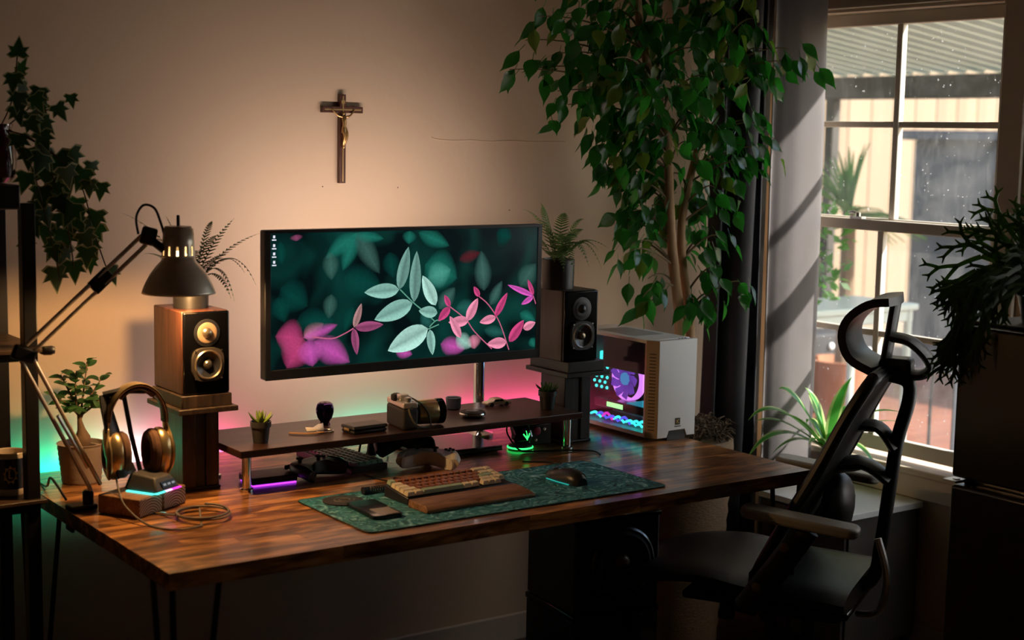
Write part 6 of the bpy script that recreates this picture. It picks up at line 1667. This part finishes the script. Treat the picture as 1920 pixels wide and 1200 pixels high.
def ficleaf(mt, nm, W):
    b = MB(); n = 7
    prof = [0.0, 0.55, 0.93, 1.0, 0.82, 0.50, 0.17, 0.0]
    for i in range(n + 1):
        t_ = i / n
        w_ = W / 2 * prof[i]
        for sg in (-1, 0, 1):
            b.v.append((sg * w_, t_ * 0.064 + 0.008, 0.30 * abs(sg) * w_ - 0.16 * t_ * t_ * 0.064 + (0.0015 * math.sin(9 * t_) if sg else 0)))
    for i in range(n):
        for k in range(2):
            b.f.append((i * 3 + k, i * 3 + k + 1, (i + 1) * 3 + k + 1, (i + 1) * 3 + k)); b.mi.append(0)
    o = len(b.v)
    b.v += [(-0.0008, -0.010, 0.004), (0.0008, -0.010, 0.004), (0.0008, 0.010, 0), (-0.0008, 0.010, 0)]
    b.f.append((o, o + 1, o + 2, o + 3)); b.mi.append(0)
    return b
FB = [ficleaf(M_fl, 'a', 0.036), ficleaf(M_fl, 'b', 0.031), ficleaf(M_fl2, 'c', 0.033)]
FM = [x.mesh('ficus_leaf', (M_fl, M_fl, M_fl2)[i], fix=False) for i, x in enumerate(FB)]
CL = [(2.689, 3.6, 2.081), (2.769, 3.55, 2.068), (2.849, 3.5, 2.086), (3.014, 3.5, 2.098), (3.142, 3.5, 2.099), (3.275, 3.5, 2.1), (3.34, 3.45, 2.118), (2.621, 3.62, 1.886), (2.653, 3.6, 1.956), (2.713, 3.55, 1.965), (2.774, 3.5, 1.943), (2.957, 3.6, 1.941), (3.018, 3.45, 1.954), (3.191, 3.5, 1.982), (3.255, 3.45, 1.999), (3.393, 3.45, 1.982), (2.725, 3.6, 1.851), (2.796, 3.55, 1.853), (2.817, 3.45, 1.836), (3.087, 3.5, 1.864), (3.105, 3.4, 1.878), (3.282, 3.45, 1.903), (3.421, 3.45, 1.893), (3.508, 3.42, 1.896), (2.566, 3.62, 1.799), (2.652, 3.62, 1.805), (2.728, 3.6, 1.742), (2.779, 3.55, 1.751), (2.84, 3.5, 1.76), (2.858, 3.4, 1.775), (2.864, 3.3, 1.751), (2.987, 3.3, 1.762), (3.187, 3.45, 1.802), (3.28, 3.42, 1.821), (3.417, 3.42, 1.843), (3.545, 3.43, 1.857), (3.600, 3.43, 1.834), (2.784, 3.62, 1.704), (2.862, 3.6, 1.674), (2.925, 3.55, 1.667), (2.965, 3.45, 1.708), (3.183, 3.5, 1.688), (3.248, 3.45, 1.682), (3.344, 3.43, 1.667), (3.414, 3.43, 1.66), (2.897, 3.64, 1.568), (2.949, 3.6, 1.569), (3.034, 3.6, 1.57), (3.074, 3.4, 1.599), (3.325, 3.55, 1.573), (3.325, 3.43, 1.592), (3.418, 3.43, 1.585), (3.373, 3.43, 1.543), (2.924, 3.62, 1.52), (2.995, 3.6, 1.471), (3.083, 3.6, 1.437), (3.042, 3.6, 1.371), (3.285, 3.6, 1.435), (3.283, 3.5, 1.457), (3.337, 3.47, 1.424), (2.967, 3.6, 1.356), (3.024, 3.55, 1.292), (2.94, 3.5, 1.265), (3.061, 3.55, 1.174), (3.292, 3.55, 1.284), (3.314, 3.5, 1.304), (3.296, 3.5, 1.203), (3.354, 3.45, 1.162), (3.209, 3.5, 1.096), (2.999, 3.5, 1.124), (3.265, 3.5, 1.11), (2.926, 3.6, 1.618), (2.985, 3.6, 1.733), (3.294, 3.55, 1.741), (3.044, 3.6, 1.881)]
rx = random.Random(90)
for k_ in range(34):
    CL.append((rx.uniform(2.80, 3.38), rx.uniform(3.48, 3.70), rx.uniform(1.62, 2.16)))
for k_ in range(10):
    CL.append((rx.uniform(2.94, 3.34), rx.uniform(3.55, 3.70), rx.uniform(1.25, 1.62)))
rnd = random.Random(33)
LF = []
tb_ = MB()
for ci, c_ in enumerate(CL):
    c_ = Vector(c_)
    best = min(T1[8:] + T2[6:], key=lambda p: (p - c_).length + 0.5 * max(0, p.z - c_.z + 0.05))
    mid_ = best.lerp(c_, 0.55) + Vector((rnd.uniform(-0.02, 0.02), rnd.uniform(-0.03, 0.02), 0.07))
    ps = bez(best, mid_, c_ + Vector((0, 0, 0.03)), 9)
    tb_.tube([p - TO for p in ps], [0.0042 - 0.0028 * i / 9 for i in range(10)], 5)
    nl = 9 if c_.z > 1.5 else 7
    run = (ps[9] - ps[6]).normalized()
    for k_ in range(nl):
        base = ps[9 - min(5, int(k_ * 0.75))] if k_ else ps[9]
        sd_ = Vector((-run.y, run.x, 0)) * (1 if k_ % 2 else -1)
        d = (run * rnd.uniform(0.1, 0.7) + sd_ * rnd.uniform(0.2, 0.9) + Vector((rnd.uniform(-0.25, 0.25), rnd.uniform(-0.3, 0.2), -rnd.uniform(0.45, 1.15)))).normalized()
        off = Vector((rnd.uniform(-0.045, 0.045), rnd.uniform(-0.05, 0.04), rnd.uniform(-0.05, 0.04)))
        nrm = Vector((rnd.uniform(-0.7, 0.5), rnd.uniform(-1.0, 0.1), rnd.uniform(0.1, 0.9)))
        s_ = rnd.uniform(0.95, 1.42)
        p = base + off
        tip = p + d * 0.075 * s_
        if max(p.y, tip.y) > YB - 0.02 or max(p.x, tip.x) > 3.68: continue
        if max(p.x, tip.x) > 3.39 and max(p.y, tip.y) > 3.485: continue
        LF.append((p, d, nrm, s_, 2 if (rnd.random() < (0.34 if ci in (5, 6, 13, 14, 15, 21, 22, 33) else 0.10)) else rnd.randrange(2)))
tb_.build('twigs', M_twig, fic)['kind'] = 'stuff'
LF.sort(key=lambda l: l[0].y)
rest = [MB(), MB(), MB()]
for i, (p, d, nrm, s_, kind) in enumerate(LF):
    q = frame(p - TO, d, nrm, s_)
    if i < 300:
        put('leaf', FM[kind], fic, q)
    else:
        rest[kind].add([q @ Vector(v) for v in FB[kind].v], FB[kind].f)
allr = MB()
for kk, r_ in enumerate(rest):
    allr.cur = 1 if kk == 2 else 0
    allr.add(r_.v, r_.f)
if allr.f:
    allr.build('foliage', [M_fl, M_fl2], fic, fix=False)['kind'] = 'stuff'

# ------------------------------------------------------------------ bedside cabinet and striped dracaena
ns_ = thing('bedside_cabinet', 'low dark cabinet with a white top under the window', 'cabinet', (3.475, 3.055, 0))
M_ntop = mat('white_laminate', (0.72, 0.74, 0.74), 0.3, var=0.03)
M_nbody = mat('cabinet_grey', (0.060, 0.054, 0.048), 0.5, var=0.15)
MB().mm((0, 0, 0.480), (0.348, 0.392, 0.500)).build('top', M_ntop, ns_, bev=0.002)
MB().mm((0.016, 0.012, 0.06), (0.346, 0.380, 0.4795)).build('body', M_nbody, ns_, bev=0.002)
for k_ in range(2):
    dr = MB().mm((0.004, 0.020, 0.075 + 0.203 * k_), (0.016, 0.372, 0.270 + 0.203 * k_)).build('drawer', M_nbody, ns_, bev=0.002)
    MB().ball((-0.004, 0.196, 0.172 + 0.203 * k_), 0.011).build('knob', M_alu, dr)
for (lx, ly) in ((0.04, 0.03), (0.32, 0.03), (0.04, 0.36), (0.32, 0.36)):
    MB().tube([(lx, ly, 0.0), (lx, ly, 0.06)], 0.014, 10).build('leg', M_nbody, ns_)
dra = thing('potted_dracaena', 'green dracaena with pale striped strap leaves on the bedside cabinet', 'plant', (3.705, 3.362, 0.5005))
MB().lathe([(0.045, 0.0), (0.058, 0.075), (0.060, 0.080), (0.054, 0.080), (0.052, 0.070)], 30).build('pot', mat('brown_pot', (0.10, 0.055, 0.035), 0.5, var=0.15), dra)
MB().lathe([(0.0525, 0.068), (0.0001, 0.074)], 22, cap=False).build('soil', M_soil, dra)
MB().tube([(0, 0, 0.07), (0.002, 0, 0.11), (0, 0, 0.15)], [0.010, 0.010, 0.008], 8).build('stem', mat('dracaena_stem', (0.16, 0.22, 0.08), 0.6), dra)
M_drg = leafmat('dracaena_green', (0.04, 0.20, 0.03), (0.09, 0.33, 0.055), 0.32, 0.3, (0.1, 0.6, 0.06), 0.15, 20)
M_drl = leafmat('dracaena_stripe', (0.34, 0.48, 0.14), (0.58, 0.70, 0.30), 0.32, 0.35, (0.5, 0.7, 0.2), 0.1, 20)
def strap(p0, p1, p2, W, tw=0.0):
    n = 14; ps = bez(p0, p1, p2, n); b = MB()
    for i in range(n + 1):
        t_ = i / n
        d = (ps[min(i + 1, n)] - ps[max(i - 1, 0)]).normalized()
        sd_ = d.cross(Vector((0, 0, 1)))
        if sd_.length < 0.1: sd_ = Vector((0.6, 0.8, 0))
        sd_.normalize(); up_ = sd_.cross(d)
        sd_ = (sd_ * math.cos(tw * t_) + up_ * math.sin(tw * t_))
        w_ = W / 2 * (0.35 + 0.65 * math.sin(PI * min(1, 0.15 + t_ * 0.9) ** 0.9)) * (1 - t_ ** 5) + 0.0003
        for f_ in (-1, -0.62, 0, 0.62, 1):
            b.v.append(tuple(ps[i] + sd_ * (w_ * f_) + up_ * (0.22 * w_ * abs(f_))))
    for i in range(n):
        for k_ in range(4):
            b.f.append((i * 5 + k_, i * 5 + k_ + 1, (i + 1) * 5 + k_ + 1, (i + 1) * 5 + k_)); b.mi.append(1 if k_ in (0, 3) else 0)
    return b
c0 = Vector((0, 0, 0.125))
for (cx, cy, cz_, tx, ty, tz, w_, tw) in ((-0.04, 0.12, 0.34, -0.05, 0.285, 0.205, 0.034, 0.4), (-0.02, 0.10, 0.26, -0.03, 0.275, 0.20, 0.032, 0.2), (-0.06, 0.14, 0.26, -0.08, 0.262, 0.075, 0.036, 0.2), (-0.03, 0.10, 0.36, -0.02, 0.20, 0.31, 0.030, 0.9), (0.0, -0.02, 0.30, -0.02, -0.105, 0.385, 0.036, 1.0),
                                          (0.03, 0.06, 0.32, 0.06, 0.15, 0.29, 0.030, 0.6), (-0.08, 0.06, 0.26, -0.17, 0.10, 0.245, 0.036, -0.3), (0.02, -0.10, 0.30, 0.06, -0.25, 0.285, 0.032, -0.3), (0.04, -0.14, 0.28, 0.08, -0.275, 0.245, 0.030, 0.2), (-0.05, -0.10, 0.26, -0.08, -0.21, 0.215, 0.032, 0.2), (-0.07, -0.05, 0.22, -0.13, -0.14, 0.135, 0.032, 0.1), (-0.05, 0.06, 0.20, -0.10, 0.15, 0.10, 0.032, 0.0),
                                          (0.08, 0.0, 0.30, 0.15, 0.02, 0.25, 0.032, 0.3), (-0.03, 0.02, 0.30, -0.06, 0.06, 0.33, 0.030, 0.7), (0.02, -0.12, 0.22, 0.03, -0.20, 0.06, 0.030, 0.0), (0.06, 0.09, 0.26, 0.12, 0.20, 0.18, 0.032, 0.0), (-0.08, -0.02, 0.20, -0.16, -0.06, 0.17, 0.030, 0.0)):
    if ty > 0.09:
        lam = (ty - 0.09) / 0.64
        tx -= 0.77 * lam; cx -= 0.5 * lam; ty = 0.09; cy = min(cy, 0.07); tz += 0.10 * lam
    tx = min(tx, 0.10)
    w_ *= 1.25
    strap(c0 + Vector((tx * 0.04, ty * 0.04, 0)), (cx, cy, cz_), (tx, ty, tz), w_, tw).build('leaf', [M_drg, M_drl], dra, fix=False, ang=80)

# ------------------------------------------------------------------ large speaker under the desk
fs_ = thing('floor_speaker', 'big black floor speaker with exposed woofer under the desk', 'speaker', (2.672, 3.195, 0), R(-7))
w, d = 0.285, 0.27
MB().mm((-w / 2, 0, 0.300), (w / 2, d, 0.572)).build('upper_cabinet', M_black, fs_, bev=0.008, seg=3)
MB().mm((-w / 2 - 0.002, -0.004, 0.565), (w / 2 + 0.002, d + 0.002, 0.578)).build('top_cap', M_gloss, fs_, bev=0.003)
ol = [(-w / 2, d)] + [(-w / 2 + w * k_ / 12, -0.030 * math.sin(PI * k_ / 12)) for k_ in range(13)] + [(w / 2, d)]
slab(ol, 0.0, 0.280).build('lower_cabinet', M_gloss, fs_, bev=0.002)
slab([(x * 1.02, (y - 0.1) * 1.03 + 0.1) for x, y in ol], 0.281, 0.299).build('shelf_lip', M_gloss, fs_, bev=0.004)
wz = 0.437
ringo = [(0.105, 0.0), (0.106, 0.006), (0.100, 0.011), (0.094, 0.009)]
MB().lathe(ringo, 48, (0.015, 0, wz), FACE, cap=False).build('woofer_ring', M_alu if False else mat('dark_ring', (0.10, 0.105, 0.11), 0.25, metal=0.8), fs_)
MB().lathe([(0.094, 0.009), (0.084, 0.014), (0.075, 0.0095)], 48, (0.015, 0, wz), FACE, cap=False).build('surround', M_rubber, fs_)
MB().lathe([(0.075, 0.0095), (0.050, 0.004), (0.028, 0.0012), (0.0001, 0.001)], 48, (0.015, 0, wz), FACE, cap=False).build('cone', mat('grey_cone', (0.05, 0.055, 0.058), 0.3, metal=0.5), fs_)
MB().lathe([(0.027, 0.001), (0.022, 0.010), (0.010, 0.017), (0.0001, 0.018)], 28, (0.015, 0, wz), FACE, cap=False).build('dust_cap', mat('brass_cap', (0.16, 0.13, 0.08), 0.35, metal=0.6), fs_)

# ------------------------------------------------------------------ office chair
CH = thing('office_chair', 'black ergonomic office chair with headrest facing the desk', 'chair', (3.10, 2.794, 0), R(30))
M_ch = mat('chair_black', (0.007, 0.007, 0.008), 0.42, var=0.25)
M_mesh = mat('chair_mesh', (0.014, 0.014, 0.015), 0.7, var=0.3, bump=0.5, bscale=700)
M_seat = mat('seat_leather', (0.006, 0.0065, 0.008), 0.34, spec=0.3, var=0.2, bump=0.25, bscale=300)
M_armp = mat('armpad', (0.25, 0.235, 0.205), 0.45, var=0.12)
# seat cushion
b = MB(); nx, ny = 14, 14
prof = [(-0.10, 0.455), (0.0, 0.462), (0.16, 0.470), (0.30, 0.484), (0.44, 0.466), (0.55, 0.425), (0.625, 0.372)]
ps = spline([(0, y, z) for y, z in prof], 3)
m_ = len(ps)
for side in (0, 1):
    for j, p in enumerate(ps):
        for i in range(nx + 1):
            u_ = -1 + 2 * i / nx
            wv_ = 0.255 - 0.05 * max(0, (j / (m_ - 1) - 0.82) / 0.18) ** 2
            dip = -0.020 * math.cos(u_ * PI / 2) * math.sin(PI * min(1, j / (m_ - 1)))
            edge = -0.022 * abs(u_) ** 6
            b.v.append((u_ * wv_, p.y, p.z + (dip + edge if side == 0 else -0.060 + 0.018 * abs(u_) ** 4 + (0.02 if j == m_ - 1 else 0))))
st_ = (nx + 1)
for j in range(m_ - 1):
    for i in range(nx):
        a = j * st_ + i
        b.f.append((a, a + 1, a + 1 + st_, a + st_)); b.mi.append(0)
        a2 = a + m_ * st_
        b.f.append((a2, a2 + st_, a2 + 1 + st_, a2 + 1)); b.mi.append(0)
o2 = m_ * st_
rim = [i for i in range(st_)] + [j * st_ + nx for j in range(1, m_)] + [(m_ - 1) * st_ + i for i in range(nx - 1, -1, -1)] + [j * st_ for j in range(m_ - 2, 0, -1)]
for k_ in range(len(rim)):
    a, c_ = rim[k_], rim[(k_ + 1) % len(rim)]
    b.f.append((a, c_, c_ + o2, a + o2)); b.mi.append(0)
b.build('seat', M_seat, CH, ang=60)
MB().mm((-0.20, -0.10, 0.375), (0.20, 0.36, 0.398)).build('seat_shell', M_gloss, CH, bev=0.008)
# backrest
back = spline([(0, 0.145, 0.470), (0, 0.060, 0.640), (0, -0.010, 0.770), (0, -0.083, 0.926), (0, -0.140, 1.030)], 4)
b = MB(); nb = 10
hw_ = lambda t_: 0.225 - 0.05 * t_ ** 2 - 0.03 * (1 - t_) ** 3
for side in (0, 1):
    for j, p in enumerate(back):
        t_ = j / (len(back) - 1)
        for i in range(nb + 1):
            u_ = -1 + 2 * i / nb
            b.v.append((u_ * hw_(t_), p.y + 0.018 * u_ * u_ - (0.016 if side else 0), p.z - (0.008 if side else 0)))
st_ = nb + 1; o2 = len(back) * st_
for j in range(len(back) - 1):
    for i in range(nb):
        a = j * st_ + i
        b.f.append((a, a + 1, a + 1 + st_, a + st_)); b.mi.append(0); b.f.append((a + o2, a + o2 + st_, a + o2 + st_ + 1, a + o2 + 1)); b.mi.append(0)
rim = [i for i in range(st_)] + [j * st_ + nb for j in range(1, len(back))] + [(len(back) - 1) * st_ + i for i in range(nb - 1, -1, -1)] + [j * st_ for j in range(len(back) - 2, 0, -1)]
for k_ in range(len(rim)):
    a, c_ = rim[k_], rim[(k_ + 1) % len(rim)]
    b.f.append((a, c_, c_ + o2, a + o2)); b.mi.append(0)
b.build('backrest', M_mesh, CH, ang=60)
fr = [Vector((s_ * hw_(j / (len(back) - 1)), p.y + 0.010, p.z - 0.004)) for s_, seq in ((-1, list(enumerate(back))), (1, list(enumerate(back))[::-1])) for j, p in seq]
MB().tube(fr, 0.019, 10, closed=True, flat=0.9).build('back_frame', M_ch, CH)
spn = spline([(0, -0.140, 1.015), (0, -0.192, 1.000), (0, -0.196, 0.945), (0, -0.172, 0.840), (0, -0.156, 0.690), (0, -0.142, 0.550), (0, -0.120, 0.440), (0, -0.02, 0.385)], 5)
MB().tube(spn, 0.026, 12, flat=0.72, up=(0, 1, 0)).build('spine', M_ch, CH)
MB().tube(spline([(0, -0.168, 0.815), (0, -0.120, 0.870), (0, -0.045, 0.865)], 5), [0.042] * 6 + [0.046] * 5, 10, flat=0.35, up=(0, 0.5, 1)).build('upper_brace', M_ch, CH)
MB().tube(spline([(0, -0.158, 0.725), (0, -0.085, 0.765), (0, 0.012, 0.745)], 5), [0.046] * 6 + [0.06] * 5, 10, flat=0.35, up=(0, 0.5, 1)).build('lower_brace', M_ch, CH)
MB().ball((0, -0.020, 0.640), 0.075, (1.6, 0.55, 1.2)).build('lumbar_pad', M_ch, CH)
# headrest: curved pad held in front of a bracket
hd_ = spline([(0, -0.150, 1.222), (0, -0.095, 1.212), (0, -0.045, 1.172), (0, -0.030, 1.122), (0, -0.052, 1.066), (0, -0.108, 1.036)], 4)
b = MB()
for side in (0, 1):
    for j, p in enumerate(hd_):
        d = (hd_[min(j + 1, len(hd_) - 1)] - hd_[max(j - 1, 0)]).normalized()
        nr_ = Vector((0, d.z, -d.y)) * (0.011 if side else -0.011)
        for i in range(9):
            u_ = -1 + 2 * i / 8
            b.v.append((u_ * 0.105, p.y + nr_.y - 0.014 * (1 - u_ * u_), p.z + nr_.z))
st_ = 9; o2 = len(hd_) * 9
for j in range(len(hd_) - 1):
    for i in range(8):
        a = j * st_ + i
        b.f.append((a, a + 1, a + 1 + st_, a + st_)); b.mi.append(0); b.f.append((a + o2, a + o2 + st_, a + o2 + st_ + 1, a + o2 + 1)); b.mi.append(0)
rim = [i for i in range(9)] + [j * 9 + 8 for j in range(1, len(hd_))] + [(len(hd_) - 1) * 9 + i for i in range(7, -1, -1)] + [j * 9 for j in range(len(hd_) - 2, 0, -1)]
for k_ in range(len(rim)):
    a, c_ = rim[k_], rim[(k_ + 1) % len(rim)]
    b.f.append((a, c_, c_ + o2, a + o2)); b.mi.append(0)
b.build('headrest', M_ch, CH, ang=60)
MB().tube([(0, -0.150, 1.215), (0, -0.140, 1.13), (0, -0.128, 1.040)], 0.036, 10, flat=0.40, up=(0, 1, 0)).build('headrest_bar', M_ch, CH)
MB().tube(spline([(0, -0.140, 1.120), (0, -0.190, 1.112), (0, -0.232, 1.080), (0, -0.252, 1.045), (0, -0.225, 1.022), (0, -0.170, 1.022)], 5), 0.040, 10, flat=0.36, up=(0, 0, 1)).build('headrest_bracket', M_ch, CH)
MB().box((0, -0.160, 1.040), (0.085, 0.085, 0.050)).build('bracket_block', M_ch, CH, bev=0.012)
# arms
def arm_(s_, yt, zt, ye, ze):
    L = math.hypot(yt - ye, zt - ze); an = math.atan2(zt - ze, yt - ye)
    mm_ = Matrix.Translation((s_ * 0.290, (yt + ye) / 2, (zt + ze) / 2)) @ Matrix.Rotation(an, 4, 'X')
    ol_ = rrect(0.082, L, 0.03)
    pad = slab(ol_, -0.028, 0.0); pad.xf(mm_); pd = pad.build('arm_pad', M_armp, CH, bev=0.009, seg=3)
    MB().tube([(s_ * 0.288, (yt + ye) / 2 - 0.02, zt - 0.045), (s_ * 0.285, (yt + ye) / 2 + 0.05, 0.53), (s_ * 0.272, (yt + ye) / 2 + 0.14, 0.40), (s_ * 0.20, (yt + ye) / 2 + 0.15, 0.375)], [0.034, 0.036, 0.036, 0.024], 10, flat=0.55, up=(1, 0, 0)).build('arm_post', M_ch, CH)
    for (ky, kz) in ((0.035, 0.585), (0.105, 0.470)):
        MB().lathe([(0.012, 0), (0.012, 0.004), (0.009, 0.006)], 16, (s_ * 0.305, (yt + ye) / 2 + ky, kz), Matrix.Rotation(s_ * PI / 2, 4, 'Y')).build('arm_button', mat('brass_button', (0.22, 0.13, 0.05), 0.4, metal=0.5) if 'brass_button' not in MATS else MATS['brass_button'], CH)
arm_(-1, 0.172, 0.684, -0.139, 0.658)
arm_(1, 0.230, 0.703, -0.080, 0.676)
# mechanism, gas lift and base
MB().mm((-0.09, -0.06, 0.325), (0.09, 0.16, 0.374)).build('tilt_mechanism', M_gloss, CH, bev=0.012)
MB().tube([(0.10, 0.06, 0.350), (0.22, 0.07, 0.345), (0.29, 0.08, 0.335)], 0.007, 8).build('tilt_lever', M_chrome, CH)
MB().tube(spline([(-0.15, -0.16, 0.60), (-0.16, -0.19, 0.50), (-0.14, -0.17, 0.40), (-0.06, -0.10, 0.36)], 5), 0.010, 8).build('recline_tube', M_alu, CH)
MB().lathe([(0.028, 0.10), (0.028, 0.22), (0.019, 0.225), (0.019, 0.33)], 20, (0, 0.05, 0)).build('gas_lift', M_steel, CH)
for k_ in range(5):
    a = R(72 * k_ + 20)
    ex, ey = 0.31 * math.cos(a), 0.05 + 0.31 * math.sin(a)
    MB().tube([(0, 0.05, 0.115), (ex * 0.5, 0.05 + (ey - 0.05) * 0.5, 0.100), (ex, ey, 0.072)], [0.032, 0.026, 0.019], 10, flat=0.7).build('base_arm', M_ch, CH)
    cs2 = MB().lathe([(0.027, -0.020), (0.028, 0.0), (0.027, 0.020)], 20, (ex, ey, 0.0285), Matrix.Rotation(PI / 2, 4, 'X')).build('caster', M_rubber, CH)
    MB().tube([(ex, ey, 0.055), (ex, ey, 0.078)], 0.010, 10).build('caster_stem', M_steel, cs2)

# ------------------------------------------------------------------ refrigerator
rf = thing('refrigerator', 'black refrigerator cut by the right picture edge', 'refrigerator', (3.05, 1.75, 0))
M_fr = mat('fridge_black', (0.010, 0.0095, 0.009), 0.22, var=0.2, bump=0.05, bscale=400)
MB().mm((0.055, 0.0, 0.02), (0.62, 0.612, 1.195)).build('body', M_fr, rf, bev=0.006)
MB().mm((0.050, 0.0, 1.195), (0.62, 0.612, 1.202)).build('top_panel', M_black, rf, bev=0.003)
dr1 = MB().mm((0.0, 0.004, 0.812), (0.052, 0.608, 1.194)).build('freezer_door', M_fr, rf, bev=0.008, seg=3)
dr2 = MB().mm((0.0, 0.004, 0.05), (0.052, 0.608, 0.792)).build('fridge_door', M_fr, rf, bev=0.008, seg=3)
for (dd_, za, zb_) in ((dr1, 0.84, 1.02), (dr2, 0.52, 0.77)):
    MB().tube(spline([(0.0, 0.05, za), (-0.03, 0.05, za + 0.02), (-0.03, 0.05, zb_ - 0.02), (0.0, 0.05, zb_)], 5), 0.010, 10).build('handle', M_black, dd_)
b = MB(); b.box((0.018, 0.604, 0.802), (0.060, 0.040, 0.006)); b.lathe([(0.009, 0.0), (0.009, 0.010)], 14, (0.012, 0.600, 0.797)); b.build('hinge', M_alu, rf, bev=0.001)
for (lx, ly) in ((0.10, 0.05), (0.10, 0.56), (0.57, 0.05), (0.57, 0.56)):
    MB().lathe([(0.020, 0.0), (0.020, 0.02)], 12, (lx, ly, 0)).build('foot', M_rubber, rf)
# forked hanging plant on the refrigerator
fp = thing('forked_cactus', 'drooping dark green plant with forked flat stems on the refrigerator', 'plant', (3.205, 2.215, 1.2025))
MB().lathe([(0.060, 0.0), (0.075, 0.065), (0.078, 0.070), (0.070, 0.070), (0.068, 0.058)], 30).build('pot', mat('black_pot', (0.012, 0.012, 0.014), 0.4, var=0.2), fp)
MB().lathe([(0.0685, 0.056), (0.0001, 0.062)], 22, cap=False).build('soil', M_soil, fp)
M_fork = leafmat('forked_stem', (0.030, 0.070, 0.018), (0.085, 0.140, 0.030), 0.4, 0.25, (0.25, 0.5, 0.08), 0.5, 20)
rnd = random.Random(77)
def fork(b, p, d, L, w, depth, nrm):
    n = 4; pts_ = [p + d * (L * i / n) + Vector((0, 0, -0.10 * L * (i / n) ** 2)) for i in range(n + 1)]
    b.tube(pts_, [w * (1 - 0.2 * i / n) for i in range(n + 1)], 6, flat=0.32, up=nrm)
    if depth == 0:
        for s_ in (-1, 1):
            sd_ = d.cross(nrm).normalized() * s_
            b.tube([pts_[-1], pts_[-1] + (d * 0.75 + sd_ * 0.55) * 0.020], [w * 0.75, w * 0.25], 5, flat=0.32, up=nrm)
        return
    for s_ in (-1, 1):
        sd_ = d.cross(nrm).normalized() * s_
        d2 = (d * 0.85 + sd_ * rnd.uniform(0.30, 0.55) + Vector((0, 0, -0.22))).normalized()
        fork(b, pts_[-1], d2, L * rnd.uniform(0.55, 0.8), w * 0.85, depth - 1, nrm)
il = Vector((-0.813, 0.582, 0)); vw = Vector((-0.578, -0.807, 0))
for k_ in range(84):
    t_ = k_ / 83.0
    an = R(-35 + 200 * ((k_ * 0.618) % 1.0))         # 0 = towards the window side, 90 = up
    d = (il * math.cos(an) + Vector((0, 0, 1)) * math.sin(an) * 1.15 + vw * rnd.uniform(-0.75, 0.75)).normalized()
    start = Vector((d.x * 0.04, d.y * 0.04, 0.068))
    nrm = (vw + Vector((rnd.uniform(-0.5, 0.5), rnd.uniform(-0.5, 0.5), rnd.uniform(-0.3, 0.3)))).normalized()
    if d.z < 0.0:
        d.z = 0.25; d.normalize()
    b = MB()
    mid_ = start + d * rnd.uniform(0.05, 0.17) + Vector((0, 0, 0.02))
    b.tube(bez(start, start + d * 0.05 + Vector((0, 0, 0.05)), mid_, 5), 0.0070, 6, flat=0.4, up=nrm)
    d2 = (d + Vector((0, 0, -0.75 if d.z < 0.55 else -0.05))).normalized()
    fork(b, mid_, d2, rnd.uniform(0.040, 0.065), 0.0075, 2, nrm)
    b.build('forked_stem', M_fork, fp)
for k_ in range(14):                                  # stems trailing over the edge towards the window
    yy = 2.28 + 0.02 * k_
    st0 = Vector((rnd.uniform(-0.03, 0.0), 0.06, 0.07))
    e_ = il * rnd.uniform(0.17, 0.23) + vw * rnd.uniform(-0.02, 0.08) + Vector((0, 0, rnd.uniform(0.0, 0.06)))
    b = MB(); ps = bez(st0, st0 + il * 0.10 + Vector((0, 0, 0.07)), e_, 7)
    b.tube(ps, 0.0050, 6, flat=0.4, up=vw)
    fork(b, ps[-1], (il * 0.25 + Vector((0, 0, -1))).normalized(), rnd.uniform(0.04, 0.065), 0.0070, 2, vw)
    b.build('forked_stem', M_fork, fp)
